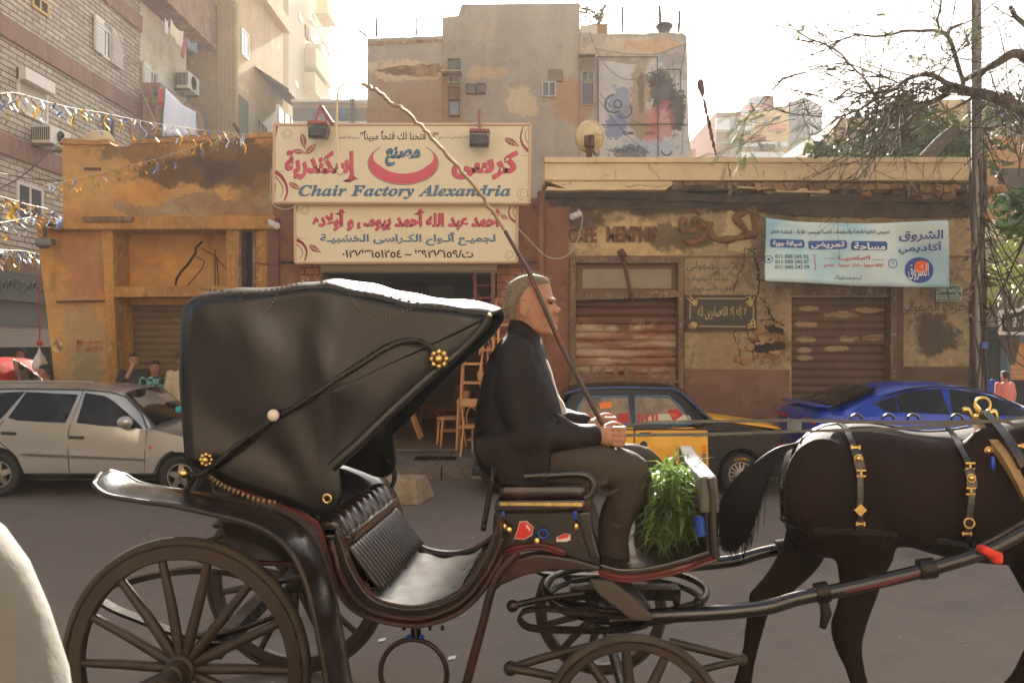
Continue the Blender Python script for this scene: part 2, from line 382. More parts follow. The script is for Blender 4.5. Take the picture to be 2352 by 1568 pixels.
m_rust = mat('rusty_iron', C8(96, 62, 44), .8, layers=[(C8(60, 42, 34), 20, .5, .1, .8)], bump=.3, bn=90)
m_frame = mat('old_frame_wood', C8(122, 98, 74), .8, layers=[(C8(84, 64, 48), 5, .48, .12, .8, (1, 1, .3)), (C8(168, 148, 120), 18, .6, .06, .6)], bump=.4, bn=60)
m_white = mat('white_paint', C8(205, 200, 192), .55, var=.06)
m_glass = glassmat('window_glass', (.03, .035, .045, 1), .08)
m_metal = mat('grey_metal', C8(120, 118, 116), .45, .7, var=.1)

# ------------------------------------------------------------------ YELLOW CORNER BUILDING
Yc = C8(182, 142, 88); yo = Vector((-5.4, 13, 0))
ybd = thing('corner_building', yo, 'low ochre yellow corner house with peeling plaster, open niche and shuttered garage', 'building')
ysp = [(C8(72, 52, 34), 420, 395, 150, 38, 13, .85, 3.2, .3), (C8(66, 48, 33), 540, 372, 110, 70, 13, .75, 4, .3), (C8(92, 66, 40), 590, 420, 60, 90, 13, .6, 5, .3),
       (C8(60, 46, 34), 330, 350, 120, 30, 13, .6, 6, .3), (C8(150, 100, 82), 190, 590, 70, 110, 13, .5, 2, .4), (C8(156, 132, 98), 190, 800, 60, 120, 13, .7, 5, .25), (C8(120, 118, 92), 200, 850, 40, 80, 13, .6, 7, .2),
       (C8(170, 96, 76), 120, 515, 70, 20, 13, .8, 3, .25)]
m_yel = mat('ochre_plaster', Yc, .9, layers=[(C8(168, 104, 34), 1.1, .5, .16, .7), (C8(206, 150, 70), 2.2, .57, .1, .6), (C8(120, 84, 46), 3, .63, .07, .6, (1, 1, .35)), (C8(140, 112, 84), 9, .69, .04, .6)], bump=.35, bn=25, spots=ysp, org=yo, var=.14)
m_yel2 = mat('ochre_trim', C8(182, 130, 62), .9, layers=[(C8(128, 92, 52), 3, .5, .14, .7, (1, 1, .25)), (C8(196, 158, 104), 11, .6, .07, .6), (C8(84, 62, 42), 5, .66, .06, .6)], bump=.5, bn=30, var=.15)
m_bare = mat('bare_plaster', C8(146, 112, 78), .95, layers=[(C8(164, 142, 110), 2.5, .55, .1, .7), (C8(112, 82, 56), 5, .6, .08, .6)], bump=.45, bn=22)
z1 = ZM(0, 0, 2.8); z2 = ZM(0, 450, 2.8)
b = MB(); b.pext([(143, 327), (146, 322), (205, 330), (240, 328), (255, 336), (296, 337), (303, 328), (322, 325), (440, 320), (540, 313), (629, 309), (629, 502), (145, 502)], 13.0, 4)
b.build('upper_wall', m_yel, ybd)
b = MB(); b.pext(ragged([(140, 318), (208, 322), (252, 320), (254, 332), (206, 333), (141, 330)], 1.5, 4, 4), 12.95, .3); b.pext(ragged([(303, 322), (440, 313), (540, 308), (629, 304), (629, 313), (540, 318), (440, 325), (304, 330)], 1.5, 5, 5), 12.95, .3)
b.build('coping', m_yel2, ybd)
b = MB(); b.pext(ragged([(262, 455), (290, 468), (330, 476), (370, 470), (400, 452), (440, 444), (480, 440), (520, 460), (560, 466), (600, 440), (622, 430), (625, 494), (300, 496), (262, 480)], 4, 3, 7, (12, 13)), 12.993, .02); b.build('peeled_patch', m_bare, ybd)
b = MB(); b.pext([(77, 505), (84, 500), (150, 498), (629, 496), (629, 527), (84, 527)], 12.86, 4); b.build('ledge', m_yel2, ybd, bevel=.02)
b = MB(); b.pext([(84, 527), (234, 527), (240, 600), (252, 880), (256, 1062), (150, 1062), (126, 877), (104, 690)], 13.04, 4); b.build('side_wall', m_yel, ybd)
b = MB(); b.pext([(232, 527), (259, 527), (262, 683), (271, 877), (276, 1062), (252, 1062), (250, 877), (240, 690)], 12.96, .62); b.pbox(519, 551, 527, 1062, 12.96, .62); b.pbox(583, 615, 527, 1062, 12.96, .62); b.each('pillar', m_yel2, ybd, bevel=.015)
b = MB(); b.pext([(259, 658), (520, 656), (520, 681), (262, 683)], 12.98, .62); b.build('beam', m_yel2, ybd, bevel=.012)
b = MB(); b.pbox(236, 560, 500, 700, 13.5, .3); b.pbox(236, 560, 685, 1062, 13.75, .3); b.each('niche_wall', m_yel, ybd)
b = MB(); b.pbox(545, 590, 520, 1062, 13.25, 3.5); b.pbox(600, 645, 500, 1062, 13.4, 3.5); b.build('slit_and_sun_block', m_dark, ybd)  # dark slit window, with deep blocks added behind to stop sun leaking through
b = MB(); b.pbox(548, 554, 523, 1040, 12.93, .3); b.pbox(580, 586, 523, 1040, 12.93, .3); b.pbox(554, 580, 521, 528, 12.93, .3); b.build('slit_frame', m_frame, ybd)
gs = mat('garage_shutter', C8(112, 92, 68), .7, layers=[(C8(84, 68, 52), 1.5, .5, .2, .7), (C8(136, 118, 94), 6, .62, .06, .4)], bump=.15, bn=60)
a = F(296, 683, 13.6); c = F(548, 1036, 13.6); shutter(a.x, c.x, c.z - .1, a.z + .1, 13.6, .105, gs, ybd)
b = MB()
for q in ([(452, 590), (470, 600), (463, 618), (440, 645), (428, 660)], [(494, 588), (494, 658)], [(498, 590), (502, 655)], [(494, 589), (548, 650)], [(462, 570), (494, 588)], [(494, 572), (494, 588)]):
    b.tube([F(x, y, 13.49) for x, y in q], .008, 5)
b.tube([F(*z2(*p), 13.48) for p in [(1385, 390), (1340, 430), (1335, 470), (1290, 540), (1235, 600), (1205, 650), (1200, 690)]], .018, 5); b.build('niche_crack', m_crack, ybd)
b = MB(); b.pbox(*[v for v in (z1(565, 1500)[0], z1(905, 1500)[0], z1(0, 1480)[1], z1(0, 1512)[1])], 12.80, .06); b.build('timber_lath', m_frame, ybd)
b = MB(); b.pbox(*[v for v in (z1(575, 0)[0], z1(682, 0)[0], z1(0, 1145)[1], z1(0, 1160)[1])], 12.96, .06); b.build('rusty_bar', m_rust, ybd)
b = MB(); b.pext([z2(385, 795), (z2(705, 790)[0], z2(705, 790)[1]), z2(705, 800), z2(385, 806)], 12.98, .06); b.build('rusty_bar', m_rust, ybd)
m_redp = mat('red_spray_paint', C8(150, 62, 46), .9, layers=[(Yc, 30, .5, .1, .6)], var=0)
b = MB()
for pth in ([(530, 1080), (700, 1076)], [(530, 1080), (560, 1062)], [(530, 1080), (562, 1100)], [(535, 1150), (532, 1060)], [(590, 1120), (600, 1140), (612, 1115), (625, 1142), (640, 1110)], [(650, 1135), (660, 1110), (680, 1130), (690, 1108), (705, 1130)]):
    b.strip([F(*z2(*p), 13.032) for p in pth], (0, .012, 0), .03)
b.build('red_arrow_graffiti', m_redp, ybd)
b = MB(); b.pext([z2(355, 1060), z2(425, 1058), z2(425, 1145), z2(358, 1148)], 13.03, .02); b.build('torn_poster', mat('torn_poster', C8(196, 172, 130), .9, layers=[(C8(120, 84, 50), 9, .52, .05, .9)], var=0), ybd)
# bracket lamp at the left end of the ledge
lb = thing('wall_lamp', F(118, 545, 12.7), 'old bent-pipe wall lamp on the yellow house ledge end', 'lamp')
b = MB(); b.tube(smooth_path([F(*z2(*p), 12.75) for p in [(420, 285), (380, 272), (330, 275), (308, 300), (306, 340), (306, 385)]], 4), .03, 8); b.build('arm', m_rust, lb, smooth=60)
b = MB(); b.ell(F(*z2(300, 400), 12.72), (.13, .1, .09)); b.obox(F(*z2(320, 395), 12.7), (.2, .14, .1)); b.build('lamp_head', m_metal, lb, smooth=60)

# ------------------------------------------------------------------ CHAIR FACTORY SHOP (reddish front)
so = Vector((-1.5, 13, 0))
shp = thing('chair_shop', so, 'reddish brown shopfront of the chair workshop with tiled jambs and open dark interior', 'building')
m_red = mat('red_brown_plaster', C8(126, 82, 64), .85, layers=[(C8(146, 104, 84), 1.6, .55, .12, .6), (C8(90, 54, 42), 4, .6, .08, .6), (C8(176, 140, 104), 12, .7, .03, .6)], bump=.3, bn=30)
m_pur = mat('maroon_plaster', C8(104, 64, 58), .85, bump=.2, bn=30)
m_tile = brickmat('jamb_tile', C8(150, 90, 64), C8(118, 70, 50), C8(72, 46, 36), .22, .11, 'XZ', .01, .7, .5)
b = MB(); b.pbox(628, 1252, 455, 606, 13.0, 4.5); b.pbox(640, 700, 600, 1062, 13.0, .5); b.pbox(1205, 1252, 600, 1062, 13.0, 4.5); b.build('wall', m_red, shp)
b = MB(); b.pbox(615, 640, 500, 1062, 12.9, 2); b.build('side_jamb', m_pur, shp)
b = MB(); b.pbox(690, 738, 606, 1062, 12.97, .5); b.pbox(1142, 1205, 606, 1062, 12.97, .5); b.each('tiled_jamb', m_tile, shp)
b = MB(); b.pbox(736, 1142, 606, 622, 12.9, .4); b.pbox(736, 1142, 622, 626, 12.93, .3); b.build('shutter_box', mat('shutter_box', C8(150, 138, 120), .5, .2, bump=.1), shp, bevel=.02)
b = MB(); b.pbox(735, 741, 622, 1036, 12.95, .3); b.pbox(1128, 1137, 622, 1036, 12.95, .3); b.build('guide_rail', mat('guide_rail', C8(104, 80, 62), .6, .3), shp)
m_int = mat('interior_wall', C8(96, 70, 54), .9, layers=[(C8(70, 52, 40), 1.5, .5, .2, .7)])
m_flo = mat('interior_floor', C8(120, 98, 76), .6, layers=[(C8(94, 76, 60), 1.5, .5, .1, .6)])
b = MB(); b.box(-3.2, .1, 18.4, 18.6, .2, 3.4); b.box(-3.3, -3.1, 13.3, 18.6, .2, 3.4); b.box(.05, .2, 13.3, 18.6, .2, 3.4); b.box(-3.3, .2, 13.3, 18.6, 3.3, 3.5); b.build('interior_wall', m_int, shp)
b = MB(); b.box(-3.2, .1, 12.98, 18.4, .0, .205); b.build('shop_floor', m_flo, shp)
b = MB(); b.pbox(900, 1140, 1031, 1037, 12.9, .2); b.build('threshold', m_kerb, shp)
b = MB(); b.pbox(925, 945, 690, 745, 17.8, .05); b.pbox(985, 1040, 655, 715, 18.35, .04); b.each('notice_board', mat('notice', C8(120, 100, 80), .9), shp)
# ------------------------------------------------------------------ CAFE BUILDING
co_ = Vector((3.8, 13, 0))
caf = thing('cafe_building', co_, 'decaying single-storey cafe building with cream parapet, broken cornice and stained cracked walls', 'building')
z6 = ZM(1300, 360, 3.26667); z8 = ZM(1800, 440, 2.8); z7 = ZM(1800, 0, 2.8); z5 = ZM(1100, 640, 3.266)
BR = C8(58, 44, 32)
csp = [(C8(196, 172, 122), 1440, 540, 130, 45, 13, .9, 3.2, .22), (C8(188, 160, 112), 1500, 575, 150, 16, 13, .85, 5, .2), (C8(196, 176, 132), 1700, 520, 40, 60, 13, .8, 4, .2), (C8(150, 142, 104), 1600, 540, 60, 60, 13, .5, 4, .3), (C8(70, 60, 40), 1560, 545, 90, 40, 13, .8, 5, .25),
       (C8(52, 42, 30), 1330, 500, 60, 40, 13, .8, 5, .3), (BR, 1500, 470, 260, 26, 13, .85, 4, .3), (BR, 1950, 470, 300, 30, 13, .85, 4, .3), (C8(84, 66, 44), 1800, 540, 60, 60, 13, .6, 4, .3), (C8(62, 58, 48), 2150, 770, 70, 50, 13, .85, 4, .3),
       (C8(146, 122, 86), 1660, 820, 60, 60, 13, .6, 3, .3), (C8(110, 78, 54), 1770, 790, 50, 50, 13, .8, 4, .25), (C8(122, 94, 72), 2150, 610, 60, 60, 13, .4, 3, .3)]
m_caf = mat('decayed_plaster', C8(148, 130, 104), .95, layers=[(C8(166, 146, 112), 1.3, .52, .12, .8), (C8(100, 80, 56), 1.7, .58, .08, .8), (C8(60, 46, 32), 4, .64, .06, .7), (C8(170, 148, 108), 3, .66, .03, .7), (C8(104, 86, 66), 13, .58, .06, .5)], bump=.7, bn=14, spots=csp, org=co_, var=.2)
m_par = mat('parapet_paint', C8(212, 192, 154), .85, layers=[(C8(196, 172, 132), 1.5, .52, .15, .7), (C8(118, 92, 62), 5, .66, .05, .7, (1, 1, .22)), (C8(92, 70, 48), 2.2, .72, .04, .8)], bump=.2, bn=20, var=.07)
m_stone = mat('rubble_stone', C8(160, 128, 92), .95, layers=[(C8(96, 72, 50), 3, .5, .1, .8), (C8(180, 154, 112), 6, .62, .06, .7), (C8(50, 36, 26), 8, .65, .05, .8)], bump=1, bn=16, var=.25)
m_dkstone = mat('dark_stone', C8(80, 63, 46), .95, layers=[(C8(48, 37, 27), 3, .5, .1, .8), (C8(104, 80, 54), 5, .64, .05, .6)], bump=.9, bn=14)
b = MB()
for q in ((1252, 1310, 448, 1062), (1310, 1572, 448, 592), (1572, 1818, 448, 1062), (1818, 2060, 448, 682), (2060, 2231, 448, 1062)):
    b.pbox(*q, 13.0, .5)
A = F(1252, 448, 13); B = F(2231, 448, 13)
b.box(A.x, B.x, 13.5, 19, 4.0, 4.1); b.box(B.x - .3, B.x, 13.5, 19, 0, 4.1); b.box(A.x, A.x + .2, 13.5, 19, 0, 4.1); b.build('wall', m_caf, caf)
b = MB(); b.pext([(1252, 450), (1309, 455), (1306, 560), (1312, 600), (1309, 1062), (1252, 1062)], 12.985, .03); b.build('red_wall_strip', m_red, caf)
b = MB(); b.pbox(1251, 2236, 373, 414, 12.55, .5); b.pbox(1251, 2236, 361, 373, 12.5, .6)
b.pext(ragged([(1251, 414), (1540, 414), (1546, 422), (1530, 436), (1400, 437), (1252, 437), (1258, 428), (1300, 434)], 1.2, 9, 3), 12.6, .4); b.build('parapet', m_par, caf, bevel=.01)
b = MB(); b.box(A.x, B.x + .05, 12.72, 19, 4.1, 4.42); b.build('roof_slab', m_dkstone, caf)
# broken cornice: rubble lumps, each a rough block
b = MB(); rnd = random.Random(5); x = 1540
while x < 2300:
    l = rnd.uniform(14, 46); y0 = 416 + (x - 1540) * .012; h = rnd.uniform(10, 19); d = rnd.uniform(0, .22)
    p0 = [(x, y0 + rnd.uniform(-2, 3)), (x + l, y0 + rnd.uniform(-2, 3)), (x + l - rnd.uniform(0, 5), y0 + h + rnd.uniform(-3, 3)), (x + rnd.uniform(0, 6), y0 + h + rnd.uniform(-3, 3))]
    b.pext(p0, 12.52 + d, .6)
    if rnd.random() < .6: b.pext([(px + rnd.uniform(-4, 4), py + h * .8 + rnd.uniform(-2, 4)) for px, py in p0], 12.66 + d * .8, .5)
    x += l * .86
b.build('broken_cornice', m_stone, caf, bevel=.012)
b = MB(); b.pext(ragged([(1255, 437), (1530, 437), (1600, 446), (2231, 448), (2300, 440), (2225, 462), (1700, 464), (1255, 452)], 2.5, 12, 8), 12.8, .25); b.pext(ragged([(1262, 452), (1500, 455), (1850, 462), (2229, 470), (2229, 500), (1900, 498), (1760, 488), (1640, 478), (1310, 474), (1262, 474)], 2, 13, 8), 12.95, .2); b.build('dark_frieze', m_dkstone, caf)  # dark stone bands under the parapet and along the wall top
b = MB(); b.pext([z7(265, 1285), z7(550, 1290), z7(632, 1300), z7(630, 1322), z7(545, 1318), z7(270, 1312)], 12.62, .25); b.pext([z7(0, 1272), z7(150, 1282), z7(262, 1284), z7(160, 1290), z7(0, 1282)], 12.6, .3); b.build('cream_remnant', m_par, caf)
# ground-floor mouldings
b = MB(); b.pbox(1311, 2231, 587, 591, 12.97, .06); b.pext([(1572, 847), (1814, 849), (1815, 1062), (1572, 1062)], 12.94, .1); b.build('base_block', mat('pink_base', C8(118, 86, 70), .85, layers=[(C8(140, 108, 88), 2, .55, .1, .6), (C8(86, 64, 52), 5, .62, .06, .6)], bump=.25), caf)
b = MB(); b.pbox(2060, 2230, 842, 1062, 12.95, .1); b.pbox(2058, 2075, 660, 842, 12.96, .1); b.each('plinth', mat('grey_plinth', C8(104, 84, 64), .9, layers=[(C8(74, 60, 46), 2, .52, .1, .8)], bump=.4), caf)
# first doorway
b = MB(); b.pbox(1309, 1323, 591, 1040, 12.9, .35); b.pbox(1558, 1571, 591, 1040, 12.9, .35); b.pbox(1323, 1558, 591, 604, 12.9, .35); b.pext([(1323, 672), (1558, 667), (1558, 683), (1323, 690)], 12.88, .35); b.build('door_frame', m_frame, caf, bevel=.01)
b = MB(); b.pbox(1323, 1558, 604, 672, 13.05, .05); b.build('transom_border', mat('transom_border', C8(112, 86, 64), .85, bump=.3), caf)
b = MB(); b.pbox(1338, 1542, 618, 662, 13.03, .05); b.build('transom_pane', mat('dusty_pane', C8(140, 126, 106), .5, layers=[(C8(112, 98, 80), 1.4, .5, .15, .8, (1, 1, .5)), (C8(178, 164, 140), 6, .68, .03, .7)], var=.1), caf)
rs = mat('rusty_shutter', C8(176, 150, 124), .65, .1, layers=[(C8(134, 78, 50), 1.6, .52, .06, .85, (.6, 1, 3.0)), (C8(112, 66, 44), 3.4, .56, .05, .8, (.5, 1, 3)), (C8(90, 58, 42), 8, .66, .04, .7)], bump=.3, bn=60,
         spots=[(C8(94, 54, 38), 1440, 700, 210, 55, 13.1, .95, 2.5, .3)], org=co_)
a = F(1323, 684, 13.12); c = F(1560, 1036, 13.12); shutter(a.x, c.x, c.z - .1, a.z + .1, 13.12, .127, rs, caf, depth=.03)
b = MB(); rnd = random.Random(8)
for k in range(9):
    x = 1329 + k * 26.5 + rnd.uniform(-2, 2); b.pbox(x, x + 9, rnd.choice((838, 842, 848, 862)), 905, 12.86, .02)
b.pbox(1322, 1562, 872, 879, 12.88, .02); b.pbox(1322, 1562, 893, 900, 12.88, .02); pf = b.build('picket_barrier', mat('grey_picket', C8(118, 94, 72), .85, bump=.3))
tag(pf, 'low grey wooden picket barrier standing across the rusty shutter of the first cafe doorway', 'fence')
ib = MB(); ib.tube([F(1429, 582, 12.82), F(1433, 600, 12.8), F(1452, 690, 12.8)], .03, 6); ib.tube([F(1425, 576, 12.84), F(1432, 590, 12.8)], .06, 8); ib.build('iron_bar', m_rust, caf)
# second doorway
s2 = mat('brown_shutter', C8(96, 72, 54), .7, layers=[(C8(72, 52, 38), 1.2, .5, .15, .8), (C8(112, 80, 58), 5, .6, .08, .5, (1, 1, .4)), (C8(58, 42, 32), 3, .64, .06, .6)], bump=.25, bn=50,
         spots=[(C8(184, 160, 128), x, y, rx * .8, 8, 13.1, .45, 9, .12) for x, y, rx in ((1860, 708, 34), (1930, 722, 60), (1995, 712, 50), (1850, 745, 40), (1850, 778, 30), (1950, 778, 34), (2010, 775, 40), (1850, 805, 30), (1925, 800, 40), (1850, 822, 26))], org=co_)
a = F(1819, 676, 13.12); c = F(2046, 1036, 13.12); shutter(a.x, c.x, c.z - .1, a.z + .05, 13.12, .12, s2, caf, x0b=F(1806, 0, 13.12).x)
b = MB(); b.pbox(2046, 2060, 660, 1040, 12.93, .4); b.pbox(1815, 2060, 650, 679, 12.98, .35); b.build('door_surround', m_frame, caf)
# raised letters of the old cafe name
m_let = mat('old_red_letters', C8(112, 74, 54), .9, layers=[(C8(150, 122, 84), 6, .56, .05, .8), (C8(66, 46, 34), 9, .6, .05, .8)], bump=.5)
def raised(s, x0, y0, x1, y1, Y, d, m, parent, bold=.03):
    o = text(s, rect(x0, y0, x1, y1, Y), m, parent, 'raised_lettering', bold=bold, th=0)
    md = o.modifiers.new('solid', 'SOLIDIFY'); md.thickness = d; md.offset = 0; return o
raised('CAFE', z6(288, 0)[0], z6(0, 628)[1], z6(515, 0)[0], z6(0, 758)[1], 12.97, .06, m_let, caf)
raised('MEMPHIS', z6(592, 0)[0], z6(0, 628)[1], z6(995, 0)[0], z6(0, 755)[1], 12.97, .06, m_let, caf)
m_clay = mat('clay_letters', C8(116, 84, 54), .9, layers=[(C8(146, 92, 58), 5, .56, .06, .7), (C8(76, 54, 36), 8, .6, .05, .8)], bump=.5)
b = MB()
for pth in ([(1215, 560), (1190, 610), (1195, 650), (1230, 668), (1290, 655), (1330, 630), (1345, 600), (1310, 570), (1280, 590), (1275, 580)], [(1345, 600), (1385, 640), (1385, 690), (1340, 735), (1270, 755), (1225, 745), (1215, 725)], [(1395, 660), (1420, 600), (1425, 690), (1470, 730), (1550, 735), (1640, 720), (1690, 700)],
            [(1690, 700), (1720, 690), (1660, 610), (1610, 560), (1660, 530), (1725, 505), (1780, 488)], [(1770, 500), (1772, 600), (1775, 690), (1700, 690)], [(1310, 520), (1345, 505)]):
    P = smooth_path([F(*z6(*p), 12.97) for p in pth], 5); b.tube(P, [.05 + .012 * math.sin(i * .7) for i in range(len(P))], 8, flat=.8)
b.build('raised_calligraphy', m_clay, caf, smooth=60)
m_blue = mat('faded_blue_paint', C8(52, 62, 68), .9, layers=[(C8(116, 100, 76), 14, .6, .08, .6)], var=0)
for s, q in (('عزت الصفواني', (1232, 905, 1640, 1005)), ('محمد الصفواني', (1240, 1015, 1560, 1090)), ('أعلى الصفواني', (1228, 1090, 1610, 1165))):
    text(ar(s), rect(*z6(q[0], q[1]), *z6(q[2], q[3]), 12.99), m_blue, caf, 'blue_graffiti', bold=-.004)
text(ar('عزت الصفواني'), rect(*z8(1110, 830), *z8(1540, 930), 12.99), m_blue, caf, 'blue_graffiti')
text(ar('أت'), rect(*z8(1440, 590), *z8(1515, 690), 12.99), m_blue, caf, 'blue_graffiti')
for k, (pth, wd) in enumerate([([(1690, 800), (1685, 930), (1640, 1010), (1600, 1170)], 9), ([(1760, 830), (1790, 960), (1810, 1100), (1800, 1190)], 13), ([(1800, 1190), (1880, 1250), (1900, 1340)], 10), ([(1820, 1380), (1900, 1370), (1950, 1390), (1960, 1480)], 16), ([(1690, 800), (1740, 820), (1790, 800)], 8), ([(560, 440), (900, 440), (1300, 445), (1800, 440)], 5), ([(1640, 1440), (1600, 1480), (1620, 1560)], 10)]):
    crack([z6(*p) for p in pth], 12.995, wd / 3.47, m_crack, caf, seed=k, amp=2.2)
for k, (pth, wd) in enumerate([([(110, 500), (150, 600), (140, 800)], 14), ([(180, 820), (230, 930), (250, 960), (330, 1000)], 12), ([(110, 1130), (200, 1170), (300, 1110), (330, 1120)], 24), ([(40, 1000), (100, 1100), (110, 1250)], 9), ([(20, 1080), (0, 1150), (40, 1260)], 8)]):
    crack([z8(*p) for p in pth], 12.995, wd / 2.98, m_crack, caf, seed=20 + k, amp=3)
for k, (pth, wd) in enumerate([([(920, 120), (940, 170), (1020, 250)], 6), ([(1555, 80), (1560, 150), (1590, 250)], 10), ([(740, 320), (860, 300), (990, 320), (1100, 290)], 7), ([(230, 300), (300, 290), (310, 260)], 5), ([(540, 250), (620, 210)], 4)]):
    crack([z6(*p) for p in pth], 12.548 if pth[0][1] < 256 else 12.6, wd / 3.47, m_crack, caf, seed=40 + k, amp=1.5)
for k, (pth, wd) in enumerate([([(885, 1095), (890, 1150), (865, 1220)], 10), ([(1275, 1100), (1270, 1225)], 5), ([(620, 1120), (640, 1225)], 4), ([(180, 1160), (185, 1220)], 4), ([(320, 1160), (335, 1210), (310, 1240)], 4)]):
    crack([z7(*p) for p in pth], 12.548, wd / 2.98, m_crack, caf, seed=60 + k, amp=1.5)
# hollow where the masonry has fallen out, with loose stones
b = MB(); b.pext(ragged([z8(100, 1110), z8(200, 1075), z8(330, 1120), z8(330, 1150), z8(210, 1180), z8(120, 1170)], 3, 31, 4), 12.985, .03); b.pext(ragged([z8(180, 1000), z8(250, 985), z8(300, 1010), z8(330, 1050), z8(220, 1045)], 3, 32, 4), 12.985, .03); b.build('wall_hollow', m_crack, caf)
b = MB(); rnd = random.Random(15)
for k in range(26):
    p = z8(rnd.uniform(0, 340), rnd.uniform(960, 1270)); s = rnd.uniform(5, 13)
    b.pext([(p[0] + s * math.cos(t) * rnd.uniform(.7, 1.2), p[1] + s * .7 * math.sin(t) * rnd.uniform(.7, 1.2)) for t in [i * math.pi / 3.5 for i in range(7)]], 12.97, .05)
b.each('flaking_plaster', m_bare, caf, bevel=.01)
# ================================================================== BACKGROUND BUILDINGS
zb = ZM(640, 0, 2.8); zc = ZM(1300, 0, 3.26667)
def wr(c, q, zm):                                  # rectangle on the plane X = c from (left x, top y, bottom y at the left edge, right x)
    x0, yt = zm(q[0], q[1]); _, yb = zm(q[0], q[2]); x1, _ = zm(q[3], 0)
    a = FX(x0, yt, c); bb = FX(x0, yb, c); d = FX(x1, yt, c); return a.y, d.y, bb.z, a.z
# ---- brick apartment house along the side street
bo = Vector((-11.5, 22, 0)); BX = -11.5
brk = thing('brick_apartment_building', bo, 'tall pale rough-brick apartment house with pink bands along the side street', 'building')
m_brk = brickmat('pale_brick', C8(196, 182, 164), C8(172, 156, 138), C8(88, 78, 68), .62, .135, 'YZ', .014, .9, .9)
m_band = mat('pink_band', C8(148, 112, 98), .9, layers=[(C8(112, 82, 70), 2, .5, .12, .7, (1, 1, .3)), (C8(178, 150, 132), 5, .64, .05, .5)], bump=.2)
m_cream = mat('cream_wall', C8(214, 202, 182), .85, layers=[(C8(170, 152, 128), 1.4, .58, .1, .6)], bump=.1)
b = MB(); b.box(BX - 8, BX, 14, 26.4, 0, 24); b.build('brick_wall', m_brk, brk)
b = MB(); b.box(BX - 8, BX - .02, 26.4, 30.2, 0, 24); b.build('plain_wall', m_cream, brk)
b = MB()
for q0, q1 in ((9.2, 8.72), (6.55, 6.07), (11.9, 11.4), (3.75, 3.4)): b.box(BX - .3, BX + .07, 13.9, 26.42, q1, q0)
b.build('band', m_band, brk, bevel=.01)
def win(c, q, zm, parent, frame=m_white, pane=None, name='window', prot=.05, mull=1, rec=.0):
    y0, y1, z0, z1_ = wr(c, q, zm); t = .07
    b = MB(); b.box(c - .1, c + prot, y0, y0 + t, z0, z1_); b.box(c - .1, c + prot, y1 - t, y1, z0, z1_); b.box(c - .1, c + prot, y0 + t, y1 - t, z0, z0 + t); b.box(c - .1, c + prot, y0 + t, y1 - t, z1_ - t, z1_)
    for k in range(mull): ym = lerp(y0, y1, (k + 1) / (mull + 1)); b.box(c - .1, c + prot - .01, ym - .03, ym + .03, z0 + t, z1_ - t)
    o = b.build(name, frame, parent); b = MB(); b.box(c - .1, c + .02, y0 + t, y1 - t, z0 + t, z1_ - t); b.build('pane', pane or m_glass, o); return o
def shut(c, q, zm, parent, m=m_white, ang=0, name='shutter_leaf'):
    y0, y1, z0, z1_ = wr(c, q, zm); b = MB(); b.box(c + .03, c + .09, y0, y1, z0, z1_)
    n = int((z1_ - z0) / .12)
    for k in range(n): b.obox((c + .1, (y0 + y1) / 2, z0 + .1 + k * (z1_ - z0 - .15) / n), (.015, (y1 - y0) * .8, .06))
    return b.build(name, m, parent)
win(BX, (690, 180, 385, 748), z1, brk); shut(BX, (632, 95, 340, 692), z1, brk); shut(BX, (748, 190, 430, 820), z1, brk, mat('pinkish_shutter', C8(190, 172, 168), .6))
win(BX, (112, 462, 760, 318), z1, brk, pane=mat('roller_blind', C8(176, 170, 158), .6, var=.05), mull=0)
bx = wr(BX, (112, 458, 500, 318), z1); b = MB(); b.box(BX, BX + .22, bx[0], bx[1], bx[3] - .28, bx[3]); b.build('blind_box', m_white, brk)
win(BX, (108, 1235, 1500, 285), z1, brk); win(BX, (700, 790, 960, 770), z1, brk, frame=m_frame)
win(BX, (210, -60, 45, 325), z1, brk, frame=mat('yellow_frame', C8(176, 136, 50), .6), pane=m_dark)
win(BX, (1018, 470, 575, 1062), z1, brk, pane=m_dark); shut(BX, (965, 415, 570, 1016), z1, brk); shut(BX, (1062, 500, 590, 1110), z1, brk); shut(BX, (1130, -20, 110, 1230), z1, brk)
m_balc = mat('balcony_plaster', C8(150, 118, 98), .9, layers=[(C8(110, 84, 66), 2, .5, .14, .8), (C8(186, 168, 140), 3, .62, .06, .6)], bump=.3)
for (yt, yb, name) in ((8.35, 9.85, 'balcony'), (4.95, 6.75, 'balcony')):
    b = MB(); L_ = 3.6 if yt > 6 else .35
    b.box(BX, BX + .62, 26.4, 26.55, yt, yb); b.box(BX + .5, BX + .62, 26.55, 26.4 + L_, yt, yb); b.box(BX, BX + .62, 26.4 + L_, 26.52 + L_, yt, yb); b.box(BX, BX + .62, 26.4, 26.52 + L_, yt - .12, yt); b.build(name, m_balc, brk)
b = MB(); b.box(BX, BX + .8, 26.3, 31, 12.4, 12.6); b.box(BX, BX + .8, 26.3, 31, 12.6, 14); b.build('balcony', m_balc, brk)
